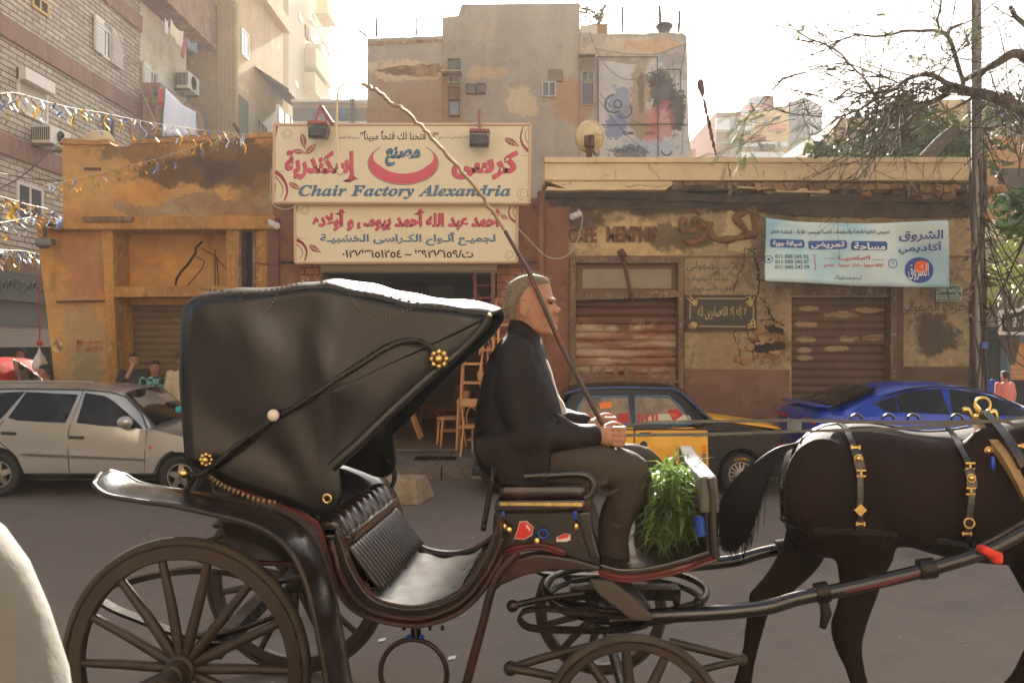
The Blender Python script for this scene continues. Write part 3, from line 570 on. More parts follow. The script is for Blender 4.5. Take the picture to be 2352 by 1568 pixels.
# street-level shop under the brick house
sgo = thing('street_shop', (-11.2, 20, 0), 'dark open shop under the brick house with black fascia and half-lowered pale shutter', 'shop')
b = MB(); b.box(-11.5, -11.1, 15, 26, 2.75, 3.4); b.build('fascia', mat('shop_fascia', C8(40, 40, 40), .5), sgo)
b = MB()
for k in range(30): b.torus((-11.08, 16.2 + k * .24, 3.12 + .05 * math.sin(k * 1.7)), .09, .012, (0, 1, 0), (0, 0, 1), 12, 4)
b.build('fascia_scrollwork', m_metal, sgo)
b = MB(); b.box(-11.45, -11.2, 15, 26, 2.2, 2.75); b.build('sign_board', mat('grey_board', C8(74, 72, 70), .6), sgo)
b = MB()
for k in range(7): b.box(-11.42, -11.24, 15, 26, 1.72 + k * .07, 1.785 + k * .07)
b.build('half_shutter', mat('pale_shutter', C8(150, 140, 130), .6), sgo)
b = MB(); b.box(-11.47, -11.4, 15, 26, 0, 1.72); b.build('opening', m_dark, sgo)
def acunit(c, q, zm, Yd, label, group='air conditioners on the walls', flip=False):
    y0, y1, z0, z1_ = wr(c, q, zm); o = thing('air_conditioner', (c + .3, (y0 + y1) / 2, z0), label, 'air conditioner', group)
    b = MB(); b.box(c + .12, c + .12 + Yd, y0, y1, z0, z1_); b.build('casing', mat('ac_casing', C8(200, 192, 178), .5), o, bevel=.02)
    b = MB(); yc = lerp(y0, y1, .5); zc_ = (z0 + z1_) / 2; r = (z1_ - z0) * .4
    for k in range(3): b.torus((c + .13 + Yd, yc, zc_), r * (.35 + .3 * k), .012, (0, 1, 0), (0, 0, 1), 20, 4)
    b.ell((c + .12 + Yd, yc, zc_), (.012, r * .9, r * .9)); b.build('fan_grille', m_dark, o)
    b = MB(); [b.obox((c + .12 + (y_ * .9 + .05) * Yd, y0 - .01, zz), (.02, .02, (z1_ - z0) * .7)) for y_ in [i / 8 for i in range(9)] for zz in [zc_]]; b.build('side_grille', m_dark, o)
    b = MB(); b.box(c, c + .14 + Yd, y0 + .1, y0 + .16, z0 - .05, z0); b.box(c, c + .14 + Yd, y1 - .16, y1 - .1, z0 - .05, z0); b.build('bracket', m_rust, o)
acunit(BX, (178, 850, 975, 330), z1, .45, 'weathered air conditioner under the roller blind on the brick house')
acunit(BX - .02, (1180, 480, 600, 1262), z1, .4, 'white air conditioner below the laundry balcony of the brick house')
# laundry
def cloth(name, pts, m, label, grp, seed=0, n=(6, 8), amp=.05):
    """pts: four corners top-left, top-right, bottom-right, bottom-left in space"""
    P = [Vector(p) for p in pts]; rnd = random.Random(seed); ph = rnd.uniform(0, 6); nrm = (P[1] - P[0]).cross(P[3] - P[0]).normalized()
    b = MB(); b.grid(lambda u, v: P[0].lerp(P[1], u).lerp(P[3].lerp(P[2], u), v) + nrm * (amp * math.sin(u * 14 + ph + v * 1.5) * (.3 + v)) - Vector((0, 0, .12 * math.sin(u * math.pi) * (1 - v))), n[0] * 3, n[1])
    o = b.build(name, m, None, smooth=180, solid=.008); return tag(o, label, 'laundry', grp)
LG = 'laundry hanging from the brick house balconies'
def fx(x, y, c): return FX(*z1(x, y), c)
cw = mat('white_cloth', C8(214, 214, 226), .8, var=.04); cg = mat('grey_cloth', C8(120, 120, 128), .9); cr = mat('red_cloth', C8(186, 40, 30), .8); ccr = mat('cream_cloth', C8(206, 194, 168), .85); cdk = mat('dark_cloth', C8(60, 48, 46), .9); cpk = mat('pink_cloth', C8(176, 82, 96), .85)
bc = BX + .75
cloth('bed_sheet', [fx(1135, 600, bc), fx(1342, 765, bc), fx(1340, 925, bc), fx(1120, 930, bc)], cw, 'large white bed sheet hanging below the lower balcony', LG, 1)
cloth('red_shirt', [fx(1088, 585, bc), fx(1115, 590, bc), fx(1110, 730, bc), fx(1084, 725, bc)], cr, 'narrow red cloth hanging beside the white sheet', LG, 2, amp=.02)
cloth('dark_shirt', [fx(1050, 590, bc), fx(1072, 592, bc), fx(1074, 655, bc), fx(1050, 650, bc)], cdk, 'small dark cloth hanging left of the red one', LG, 3, amp=.02)
cloth('brown_shirt', [fx(1066, 655, bc - .2), fx(1120, 620, bc - .2), fx(1120, 820, bc - .2), fx(1066, 780, bc - .2)], mat('taupe_cloth', C8(150, 126, 108), .9), 'taupe cloth hanging behind the red one', LG, 4, amp=.02)
cloth('cream_towel', [fx(1165, 130, bc), fx(1252, 215, bc), fx(1240, 345, bc), fx(1155, 215, bc)], ccr, 'cream towel drying on the upper balcony rail', LG, 5, amp=.03)
cloth('pink_shirt', [fx(1255, 235, bc), fx(1275, 250, bc), fx(1255, 405, bc), fx(1238, 385, bc)], cpk, 'pink cloth hanging at the upper balcony corner', LG, 6, amp=.02)
cloth('grey_trousers', [fx(1270, 245, bc), fx(1345, 290, bc), fx(1340, 365, bc), fx(1275, 335, bc)], cg, 'grey crumpled trousers on the upper balcony line', LG, 7, amp=.05)
cloth('white_shirt', [fx(1130, 120, bc), fx(1150, 135, bc), fx(1145, 240, bc), fx(1128, 235, bc)], cw, 'small white garment at the near end of the upper balcony line', LG, 8, amp=.02)
ds = thing('satellite_dish', F(206, 330, 17), 'cream satellite dish standing behind the broken parapet of the yellow house', 'satellite dish', 'satellite dishes')
b = MB()
def dish(ce, r, tilt, sx=1.0):
    m = Matrix.Rotation(tilt, 3, 'X'); g = MB(); g.grid(lambda u, v: Vector(ce) + m @ Vector((math.cos(u * 2 * math.pi) * r * v * sx, .22 * r * v * v, math.sin(u * 2 * math.pi) * r * v)), 32, 6); return g
m_dish = mat('dish_cream', C8(206, 184, 138), .6, layers=[(C8(160, 132, 90), 2, .6, .1, .6)])
dish(F(218, 330, 17), .36, R(-20)).build('reflector', m_dish, ds, smooth=180, solid=.012); b.cyl(F(218, 332, 17.1), F(218, 380, 17.1), .03); b.build('mast', m_rust, ds)

# ---- ochre apartment house with fluted pilaster
oo = Vector((-11, 31, 0)); OX = -10.06
och = thing('ochre_apartment_building', oo, 'old ochre brown apartment house with a tall fluted pilaster beyond the brick one', 'building')
m_och = mat('ochre_brown_plaster', C8(172, 148, 112), .9, layers=[(C8(142, 120, 90), .7, .5, .2, .7), (C8(204, 182, 142), 1.1, .64, .05, .8), (C8(110, 84, 58), 2.2, .66, .06, .6, (1, 1, .25))], bump=.2)
b = MB(); b.box(-18, OX, 31, 37.5, 0, 26); b.build('wall', m_och, och)
b = MB(); x0, x1_ = z1(1500, 0)[0], z1(1612, 0)[0]
for k in range(6): b.cyl(F(lerp(x0, x1_, (k + .5) / 6), 900, 31.0).xyz * 1 if 0 else Vector((F(lerp(x0, x1_, (k + .5) / 6), 0, 31).x, 31.0, 0)), Vector((F(lerp(x0, x1_, (k + .5) / 6), 0, 31).x, 31.0, 15.2)), .14, n=10)
xa, xb = F(x0, 0, 31).x, F(x1_, 0, 31).x; b.box(xa - .06, xb + .06, 30.82, 31.3, 15.2, 15.7); b.box(xa - .03, xa, 30.85, 31.2, 0, 15.2); b.box(xb, xb + .03, 30.85, 31.2, 0, 15.2); b.build('fluted_pilaster', m_och, och, smooth=40)
b = MB(); b.pext(ragged([z1(1450, -20), z1(1505, -20), z1(1500, 180), z1(1470, 330), z1(1445, 300), z1(1455, 120)], 1, 3, 4), 30.98, .05); b.build('peeled_patch', mat('peeled_grey', C8(176, 160, 136), .9, bump=.3), och)
m_gshut = mat('green_shutter', C8(84, 92, 84), .7)
win(OX, (1645, 185, 365, 1695), z1, och, pane=mat('sky_pane', C8(140, 160, 178), .15), mull=1); win(OX, (1628, 645, 915, 1690), z1, och, pane=m_gshut, frame=m_gshut, mull=3)
win(OX, (1765, 825, 920, 1820), z1, och, pane=m_gshut, frame=m_gshut)
b = MB(); y0, y1, za, zb_ = wr(OX, (1748, 180, 600, 1830), z1); b.box(OX, OX + .85, y0 + .2, 37.4, 8.2, 9.3); b.box(OX, OX + .9, y0 + .1, 37.45, 8.05, 8.2); b.build('balcony', m_balc, och)
b = MB(); b.box(OX + .78, OX + .84, y0 + .2, 37.4, 9.3, 11.2); b.box(OX, OX + .8, 37.3, 37.36, 9.3, 11.2); b.build('balcony_glazing', mat('balcony_glass', C8(170, 182, 188), .15), och)
b = MB()
for k in range(5): yy = lerp(y0 + .2, 37.4, k / 4); b.box(OX + .76, OX + .88, yy - .04, yy + .04, 9.3, 11.2)
b.box(OX + .76, OX + .88, y0 + .2, 37.4, 10.5, 10.58); b.build('glazing_bar', m_white, och)
b = MB(); b.add([(OX, y0 - .2, 12.6), (OX + 1.35, y0 - .2, 11.7), (OX + 1.35, 38, 11.7), (OX, 38, 12.6), (OX, y0 - .2, 12.5), (OX + 1.35, y0 - .2, 11.6), (OX + 1.35, 38, 11.6), (OX, 38, 12.5)], [(0, 1, 2, 3), (4, 5, 6, 7), (0, 1, 5, 4), (1, 2, 6, 5), (2, 3, 7, 6), (3, 0, 4, 7)]); b.build('rusty_canopy', m_rust, och)
b = MB(); b.box(OX, OX + .3, 30.9, 37.6, 15.4, 16); b.build('cornice', m_och, och)
# ---- white high-rise
ho = Vector((-12.6, 50, 0)); HX = -12.6
hi = thing('high_rise', ho, 'pale cream high-rise apartment tower with many small windows at the end of the side street', 'building')
m_hi = mat('pale_cream', C8(186, 178, 160), .85, layers=[(C8(200, 186, 152), .4, .5, .2, .6), (C8(184, 168, 136), 1.2, .64, .08, .4, (1, 1, .15))], var=.05)
b = MB(); b.box(-26, HX, 40.2, 52, 0, 44); b.box(-26, HX + .45, 46.4, 50.2, 0, 44); b.box(-26, HX - .3, 52, 60.3, 0, 42); b.build('wall', m_hi, hi)
m_hw = mat('hazy_pane', C8(120, 126, 132), .3)
for q in ((125, 115, 178, 170), (250, 125, 195, 275), (195, 205, 258, 210), (252, 300, 340, 266), (190, 365, 420, 205), (250, 440, 495, 264), (168, 510, 620, 214), (240, 590, 660, 264), (185, 690, 735, 200), (195, 35, 105, 222), (145, -20, 30, 165), (262, -30, 30, 278)):
    win(HX, q, zb, hi, pane=m_hw)
for q in ((330, 70, 140, 360), (330, 185, 270, 350), (355, 225, 310, 385), (380, 155, 205, 405), (318, 420, 470, 345), (350, 620, 660, 372)): win(HX + .47, q, zb, hi, pane=m_hw)
for q in ((412, 250, 285, 424), (440, 285, 335, 466), (450, 40, 80, 466), (398, 505, 548, 409)): win(HX - .28, q, zb, hi, pane=m_hw)
for q in ((292, 375, 440, 400), (285, 545, 610, 402), (375, 20, 70, 430)):
    y0, y1, za, zb_ = wr(HX + .45, q, zb); b = MB(); b.box(HX + .4, HX + 1.1, y0, y1, za, za + 1.0); b.box(HX + .3, HX + 1.15, y0 - .1, y1 + .1, za - .2, za); b.build('balcony', m_hi, hi)
y0, y1, za, zb_ = wr(HX + .47, (293, 168, 245, 318), zb); b = MB(); b.box(HX + .4, HX + .52, y0, y1, za, zb_); b.build('red_panel', mat('red_panel', C8(140, 92, 78), .8), hi)
for q in ((192, 80, 130, 224), (165, 540, 585, 200), (350, 300, 345, 372), (372, 330, 375, 395)):
    y0, y1, za, zb_ = wr(HX + (.5 if q[0] > 300 else 0), q, zb); b = MB(); b.box(HX, HX + .5 + (.5 if q[0] > 300 else 0), y0, y0 + (y1 - y0) * .8, za, zb_); b.build('air_conditioner_box', m_white, hi)
yb0 = 40.6; b = MB()
for z_ in (18.2, 21.4):
    b.cyl((HX - .2, 41.6, z_), (HX - .2, 41.6, z_ + 1.0), 1.15, n=20); b.cyl((HX - .2, 41.6, z_ - .5), (HX - .2, 41.6, z_), .7, 1.2, n=20)
b.build('round_balcony', m_hi, hi, smooth=40)
b = MB()
for k in range(9): a = R(-110 + k * 24); b.cyl((HX - .2 + 1.12 * math.cos(a), 41.6 + 1.12 * math.sin(a), 19.2), (HX - .2 + 1.12 * math.cos(a), 41.6 + 1.12 * math.sin(a), 20.6), .05, n=6)
b.cyl((HX - .2, 41.6, 20.55), (HX - .2, 41.6, 20.7), 1.16, n=20); b.build('balcony_glazing', m_white, hi)
# ---- low white block
lw = thing('low_white_building', F(757, 290, 30), 'low white block with blue-paned windows behind the big shop sign', 'building')
m_lw = mat('white_block', C8(206, 200, 190), .8, layers=[(C8(170, 160, 146), .8, .55, .15, .6)])
b = MB(); b.pbox(672, 850, 232, 900, 30, 6); b.build('wall', m_lw, lw)
b = MB(); b.pbox(668, 852, 228, 234, 29.7, 6.3); b.pbox(672, 850, 279, 284, 29.8, .4); b.build('ledge', mat('ledge_white', C8(226, 222, 214), .7), lw)
b = MB(); b.pbox(672, 850, 248, 277, 29.97, .2); b.build('grey_strip', mat('grey_strip', C8(150, 144, 138), .8), lw)
for x in (754 - 0, 829): pass
for q in ((338, 742, 375, 820), (535, 738, 573, 820)):
    p, r_ = zb(q[0], q[1]), zb(q[2], q[3]); b = MB(); b.pbox(p[0], r_[0], p[1], r_[1], 29.9, .2); b.build('window', mat('blue_pane', C8(110, 128, 150), .3), lw)
b = MB(); [b.pbox(zb(x, 0)[0], zb(x + 6, 0)[0], zb(0, 640)[1], zb(0, 850)[1], 29.6, .1) for x in (600, 612, 622)]; b.build('pipe_bundle', m_metal, lw)
# ---- big grey-beige building behind the shops
BY = 22.0; bo2 = Vector((.5, BY, 0))
bk = thing('backing_building', bo2, 'large bare grey-beige building rising behind the shops with a painted mural at one end', 'building')
bks = [(C8(156, 122, 86), 960, 260, 130, 110, BY, .7, 1.6, .4), (C8(196, 176, 146), 930, 162, 110, 26, BY, .9, 3, .2), (C8(196, 176, 146), 1200, 235, 40, 40, BY, .9, 4, .2), (C8(186, 160, 128), 1110, 165, 60, 16, BY, .7, 4, .2), (C8(170, 126, 86), 1320, 240, 60, 60, BY, .7, 2, .3), (C8(196, 176, 150), 1460, 110, 120, 30, BY, .9, 3, .25), (C8(196, 150, 110), 1500, 105, 70, 20, BY, .8, 4, .2)]
m_bk = mat('grey_beige_render', C8(164, 154, 140), .92, layers=[(C8(144, 132, 118), .6, .5, .15, .8), (C8(180, 168, 150), 1.0, .56, .1, .7, (1, 1, .25)), (C8(104, 90, 74), 2, .66, .06, .5)], bump=.35, bn=12, spots=bks, org=bo2, var=.1)
b = MB(); b.pext(ragged([(843, 88), (900, 87), (960, 84), (1016, 82), (1016, 900), (846, 900), (843, 300)], 1.2, 21, 7, (3, 4)), BY, 7)
b.pext([(1016, 40), (1052, 36), (1060, 10), (1332, 7), (1332, 900), (1016, 900)], BY + .05, 7)
b.pext(ragged([(1332, 76), (1400, 78), (1470, 78), (1500, 75), (1570, 76)], 1, 22, 4, (4,)) + [(1578, 84), (1582, 300), (1588, 360), (1588, 900), (1332, 900)], BY, 7); b.build('wall', m_bk, bk)
b = MB(); b.pext(ragged([(843, 96), (920, 94), (1016, 90), (1016, 96), (930, 102), (846, 104)], 1.5, 23, 6), BY - .02, .05); b.pext(ragged([(860, 160), (920, 150), (1010, 146), (1030, 158), (990, 176), (900, 172)], 3, 24, 6), BY - .02, .05); b.each('exposed_masonry', m_stone, bk)
m_bkw = mat('back_pane', C8(96, 92, 94), .35)
def fwin(p, q, Y, parent, frame, pane, mull=0, name='window', fw=2.0):
    b = MB(); b.pbox(p[0], p[0] + fw, p[1], q[1], Y - .06, .2); b.pbox(q[0] - fw, q[0], p[1], q[1], Y - .06, .2); b.pbox(p[0] + fw, q[0] - fw, p[1], p[1] + fw, Y - .06, .2); b.pbox(p[0] + fw, q[0] - fw, q[1] - fw, q[1], Y - .06, .2)
    for k in range(mull): xm = lerp(p[0], q[0], (k + 1) / (mull + 1)); b.pbox(xm - fw / 2, xm + fw / 2, p[1] + fw, q[1] - fw, Y - .05, .18)
    o = b.build(name, frame, parent); b = MB(); b.pbox(p[0] + fw, q[0] - fw, p[1] + fw, q[1] - fw, Y - .025, .15); b.build('pane', pane, o); return o
m_gf = mat('grey_frame', C8(176, 166, 150), .7)
fwin(zb(1268, 400), zb(1355, 470), BY, bk, m_frame, m_bkw); fwin(zb(1268, 520), zb(1355, 570), BY, bk, m_gf, m_bkw, 1); fwin(zb(1270, 590), zb(1352, 680), BY, bk, m_frame, mat('brown_board', C8(110, 84, 72), .8)); fwin(zb(1276, 688), zb(1350, 792), BY, bk, m_frame, mat('dusty_blue_pane', C8(132, 136, 148), .4))
b = MB(); b.pbox(zb(1222, 0)[0], zb(1360, 0)[0], zb(0, 475)[1], zb(0, 488)[1], BY - .4, .4); b.build('sill', m_bk, bk)
fwin(zb(1392, 572), zb(1455, 638), BY, bk, m_frame, m_bkw); fwin(zb(1465, 568), zb(1528, 636), BY, bk, m_frame, m_bkw)
fwin(zc(78, 650), zc(187, 770), BY, bk, m_white, m_bkw, 1); fwin(zc(392, 566), zc(492, 645), BY, bk, m_gf, m_bkw, 1); fwin(zc(388, 655), zc(494, 838), BY, bk, m_gf, m_bkw)
b = MB(); b.pbox(*[v for v in (zc(130, 0)[0], zc(242, 0)[0], zc(0, 553)[1], zc(0, 648)[1])], BY - .03, .1); b.pbox(zc(385, 0)[0], zc(496, 0)[0], zc(0, 440)[1], zc(0, 562)[1], BY - .03, .1); b.pbox(zc(372, 0)[0], zc(500, 0)[0], zc(0, 430)[1], zc(0, 438)[1], BY - .2, .3); b.each('blocked_opening', mat('blocked_grey', C8(132, 118, 102), .9), bk)
mus = [(C8(60, 56, 54), 1520, 210, 34, 62, BY, .85, 6, .12), (C8(70, 66, 62), 1555, 255, 24, 60, BY, .85, 7, .12), (C8(58, 54, 52), 1500, 185, 34, 20, BY, .75, 8, .15), (C8(184, 110, 108), 1520, 285, 30, 54, BY, .6, 5, .12), (C8(196, 110, 110), 1490, 285, 26, 40, BY, .7, 8, .15), (C8(110, 122, 160), 1425, 235, 30, 44, BY, .6, 5, .12), (C8(108, 118, 158), 1415, 290, 30, 34, BY, .75, 7, .12), (C8(120, 130, 166), 1540, 135, 36, 18, BY, .6, 6, .15),
       (C8(160, 138, 112), 1470, 240, 24, 120, BY, .9, 3, .2), (C8(110, 92, 74), 1472, 210, 9, 60, BY, .8, 5, .2), (C8(156, 172, 192), 1490, 345, 90, 24, BY, .6, 3, .3), (C8(80, 76, 74), 1445, 350, 50, 20, BY, .7, 9, .15), (C8(150, 130, 104), 1560, 120, 60, 60, BY, .6, 3, .3)]
b = MB(); b.pext(ragged([(1376, 140), (1420, 145), (1480, 150), (1540, 110), (1576, 100)], 2, 44, 5, (4,)) + [(1580, 300), (1586, 360), (1586, 420), (1372, 420)], BY - .01, .05)
b.build('mural', mat('mural_white', C8(196, 192, 188), .9, layers=[(C8(170, 160, 146), 1, .55, .12, .7), (C8(150, 140, 124), 3, .66, .05, .7)], spots=mus, org=bo2, var=.07, bump=.15), bk)
b = MB()
for pth in ([(515, 455), (1000, 455)], [(518, 455), (530, 1245)], [(995, 455), (1003, 1245)], [(540, 998), (1190, 988)], [(1000, 555), (1178, 555)], [(1178, 555), (1190, 985)]): b.tube([F(*zc(*p), BY - .06) for p in pth], .014, 5)
b.build('wall_conduit', mat('conduit', C8(86, 80, 76), .7), bk)
b = MB()
for pth in ([(455, 250), (500, 380), (600, 540), (730, 630), (860, 620), (930, 580)], [(530, 740), (640, 860), (780, 950), (900, 1000), (1000, 1020)], [(530, 800), (700, 1020), (800, 1120), (930, 1215)], [(1120, 500), (1150, 760), (1200, 950), (1190, 1230)], [(1225, 335), (1180, 640), (1200, 980)], [(500, 390), (680, 420), (830, 435), (1000, 430), (1110, 390), (1240, 350)]): b.tube(smooth_path([F(*zc(*p), BY - .1) for p in pth], 4), .008, 4)
b.build('loose_cable', mat('cable_grey', C8(104, 98, 92), .7), bk)
m_mp = mat('mural_dark_paint', C8(84, 84, 94), .9, var=.1)
b = MB()
for ce, r_, a0, a1 in (((680, 830), 30, 0, 6.28), ((650, 830), 70, 1.6, 5.4), ((730, 880), 60, 4.0, 7.0), ((700, 1230), 35, .2, 3.0), ((780, 1220), 36, .2, 3.2), ((1070, 1200), 40, 3.2, 6.1)):
    c_ = F(*zc(*ce), BY - .012); rr = r_ / 3.4727 / FL * BY; b.torus(c_, rr, .02, (1, 0, 0), (0, 0, 1), 24, 4, a0, a1, flat=.2)
b.each('mural_line', m_mp, bk)
text('COMM', rect(*zc(722, 1050), *zc(805, 1076), BY - .02), m_mp, bk, 'mural_lettering', bold=.02); text('IONS?', rect(*zc(900, 1050), *zc(975, 1076), BY - .02), m_mp, bk, 'mural_lettering', bold=.02)
def roofpole(p, q, Y, r, label):
    o = MB(); o.tube([F(*p, Y), F((p[0] + q[0]) / 2 + .6, (p[1] + q[1]) / 2, Y), F(*q, Y)], r, 6); tag(o.build('roof_pole', m_rust), label, 'pole', 'poles standing on the back roof')
roofpole(zc(714, 262), zc(716, 55), 23, .035, 'plain thin pole on the back roof beside the shed')
roofpole(zc(1020, 255), zc(1012, 50), 23, .045, 'knotted leaning pole on the back roof beside the bucket'); roofpole(zc(1165, 258), zc(1172, 90), 23, .04, 'short pole nearest the mural end of the back roof')
roofpole(zb(780, 250), zb(784, 125), 23, .035, 'bare pole near the ragged masonry end of the back roof'); roofpole(zb(1055, 242), zb(1057, 125), 23, .03, 'faint thin pole on the back roof beside the tall middle part')
roofpole(zb(718, 253), zb(660, 208), 23, .03, 'short bent pole leaning outward from the back roof corner nearest the high-rise')
o = MB(); o.tube([F(*zc(1052, 258), 23), F(*zc(1050, 212), 23)], [.16, .22], 12); o.ell(F(*zc(1052, 212), 23), (.24, .24, .1)); tag(o.build('bucket', m_dark, smooth=40), 'dark bucket with a plant standing on the back roof edge', 'bucket')
jk = thing('roof_shack', F(1362, 75, 23), 'makeshift pale shed with a tangle of dry branches on the back roof', 'shed')
b = MB(); b.pbox(1334, 1372, 58, 78, 23, 2); b.build('shed_wall', m_cream, jk); b = MB(); b.pbox(1372, 1396, 55, 80, 23.2, 1.5); b.build('clay_tank', mat('clay_tank', C8(150, 116, 84), .9), jk)
b = MB(); rnd = random.Random(4)
for k in range(60):
    p = F(rnd.uniform(1335, 1385), rnd.uniform(20, 62), 23 + rnd.uniform(0, 1)); d = Vector((rnd.uniform(-1, 1), rnd.uniform(-1, 1), rnd.uniform(-.4, 1))).normalized() * rnd.uniform(.2, .5); b.tube([p, p + d], .02, 4)
b.build('dry_branches', mat('dry_twig', C8(104, 96, 76), .9), jk)
# ---- far tower
ft = thing('far_tower_block', F(1760, 360, 70), 'distant yellow and red-brown tower block with balconies beyond the cafe roof', 'building')
fy, fr = mat('far_yellow', C8(214, 184, 128), .85, var=.05), mat('far_red', C8(142, 92, 80), .85, var=.08); fw_ = mat('far_white', C8(208, 208, 210), .8, var=.05); fg = mat('far_grey', C8(150, 146, 146), .85, var=.05)
b = MB(); b.pbox(*[v for v in (zc(1465, 0)[0], zc(1662, 0)[0], zc(0, 895)[1], 500)], 70, 14); b.pbox(zc(1702, 0)[0], zc(1832, 0)[0], zc(0, 830)[1], zc(0, 905)[1], 71, 8); b.pbox(zc(1826, 0)[0], zc(1925, 0)[0], zc(0, 765)[1], zc(0, 905)[1], 71.5, 8); b.build('red_wall', fr, ft)
b = MB(); b.pext([zc(1660, 930), zc(1960, 850), z7(352, 742), z7(352, 1500), zc(1660, 2000)], 69.8, 14); b.build('yellow_wall', fy, ft)
b = MB(); b.pext([z7(352, 700), z7(470, 668), z7(580, 730), z7(582, 1500), z7(352, 1500)], 70.5, 14); b.build('pale_end_wall', fg, ft)
b = MB(); b.pbox(zc(1465, 0)[0], zc(1575, 0)[0], zc(0, 940)[1], zc(0, 1048)[1], 69.9, .3); b.pext([z7(430, 668), z7(580, 735), z7(580, 900), z7(500, 905), z7(440, 740)], 70.3, .3); b.each('white_patch', fw_, ft)
for k, (q, mm) in enumerate((((25, 845, 120, 890), fw_), ((25, 925, 240, 960), mat('far_pink', C8(206, 150, 120), .8)), ((25, 970, 340, 1000), fw_), ((140, 985, 260, 1010), fr), ((240, 845, 345, 880), mat('far_orange', C8(204, 136, 92), .8)), ((20, 1040, 340, 1075), fw_))):
    b = MB(); p, r_ = z7(q[0], q[1]), z7(q[2], q[3]); b.pbox(p[0], r_[0], p[1], r_[1], 68.6, 1.2); b.build('balcony', mm, ft)
for q in ((100, 815, 135, 835), (190, 812, 215, 838), (262, 795, 292, 818), (185, 980, 215, 1008), (275, 972, 300, 995), (60, 900, 90, 920), (275, 885, 300, 905)):
    b = MB(); p, r_ = z7(q[0], q[1]), z7(q[2], q[3]); b.pbox(p[0], r_[0], p[1], r_[1], 69.4 if q[1] < 960 else 68.4, .5); b.build('window', mat('far_window', C8(110, 116, 124), .4, var=0), ft)
b = MB()
for y_ in (950, 1050, 1145): b.pbox(zc(1465, 0)[0], zc(1662, 0)[0], zc(0, y_ + 95)[1] - 3, zc(0, y_ + 95)[1], 69.85, .3)
b.pbox(zc(1575, 0)[0], zc(1658, 0)[0], zc(0, 930)[1], 500, 69.86, .3); b.build('grey_stair_strip', fg, ft)
for k, p in enumerate(((1758, 805), (1805, 795), (1700, 905), (1805, 890))):
    dish(F(*zc(*p), 70.5), .45, R(-20)).build('roof_dish', fw_, ft, smooth=180, solid=.03)
sb = MB(); sb.pbox(zc(1265, 0)[0], zc(1302, 0)[0], zc(0, 1190)[1], 600, 40, 5); tag(sb.build('distant_block', mat('distant_pink', C8(196, 164, 140), .9)), 'small pale pink block just visible past the mural wall', 'building')
# ---- tan houses at the right
tn = thing('tan_building', F(1990, 370, 34), 'brown sloping-roofed house behind the bare branches', 'building')
m_tan = mat('tan_wall', C8(168, 140, 108), .9, layers=[(C8(132, 108, 82), .8, .5, .2, .7)], var=.1); m_tan2 = mat('tan_wall_light', C8(200, 172, 128), .9, layers=[(C8(170, 142, 104), .6, .5, .2, .7)], var=.08)
b = MB(); b.pext([z7(640, 1100), z7(660, 900), z7(700, 802), z7(960, 808), z7(1030, 840), z7(1260, 840), z7(1260, 1500), z7(640, 1500)], 36, 8); b.build('wall', m_tan, tn)
tn2 = thing('tan_apartment_building', F(2190, 400, 32), 'tan corner apartment house with a heavy cornice behind the utility pole', 'building')
b = MB(); b.pbox(z7(1240, 0)[0], z7(1812, 0)[0], z7(0, 870)[1], 900, 32, 8); b.pbox(z7(1300, 0)[0], z7(1812, 0)[0], z7(0, 680)[1], z7(0, 850)[1], 33.5, 6); b.build('wall', m_tan2, tn2)
b = MB(); b.pbox(z7(1230, 0)[0], z7(1830, 0)[0], z7(0, 855)[1], z7(0, 885)[1], 31.4, 8); b.pbox(z7(1235, 0)[0], z7(1822, 0)[0], z7(0, 930)[1], z7(0, 945)[1], 31.7, 1); b.build('cornice', m_tan2, tn2)
fwin(z7(1570, 1035), z7(1610, 1090), 32, tn2, m_frame, m_bkw); fwin(z7(1575, 690), z7(1600, 800), 33.5, tn2, m_frame, m_bkw)
cn = thing('orange_house', F(2310, 600, 24), 'orange-tan house across the side street with a dark balcony and white balustrade below', 'building')
b = MB(); b.pbox(z7(1690, 0)[0], 2480, z7(0, 940)[1], 1000, 26, 6); b.build('wall', mat('orange_wall', C8(186, 138, 86), .9, layers=[(C8(150, 110, 70), .8, .5, .2, .7)]), cn)
b = MB(); b.pbox(z7(1820, 0)[0], 2480, z7(0, 1150)[1], z7(0, 1360)[1], 25.7, .5); b.build('dark_balcony', mat('dark_balcony', C8(78, 68, 62), .9), cn)
b = MB(); b.pbox(z7(1812, 0)[0], 2480, z7(0, 780)[1], z7(0, 945)[1], 27, 5); b.build('upper_storey', mat('grey_store', C8(140, 130, 122), .9), cn)
b = MB(); b.pbox(z7(1812, 0)[0], 2480, z7(0, 775)[1], z7(0, 830)[1], 26.8, .3); b.build('blue_screen', mat('blue_screen', C8(110, 140, 168), .6), cn)
b = MB(); b.pbox(z8(1690, 0)[0], 2480, z8(0, 390)[1], z8(0, 840)[1], 23, 3); b.build('terrace_wall', mat('grey_terrace', C8(150, 138, 120), .9, layers=[(C8(110, 98, 84), 1, .5, .2, .7)]), cn)
b = MB()
for k in range(10):
    x = z8(1700 + k * 38, 0)[0]; p = F(x, z8(0, 350)[1], 22.95); b.cyl(F(x, z8(0, 380)[1], 22.95), p, .1, .07, 10); b.ell(p + Vector((0, 0, .12)), (.16, .1, .2))
b.pbox(z8(1690, 0)[0], 2480, z8(0, 375)[1], z8(0, 392)[1], 22.7, .4); b.each('balustrade', mat('white_stone', C8(206, 194, 170), .8), cn)
b = MB(); b.pbox(z8(1600, 0)[0], 2480, z8(0, 860)[1], z8(0, 1000)[1], 22.2, .8); b.build('shop_canopy', mat('canopy', C8(120, 108, 92), .8), cn)
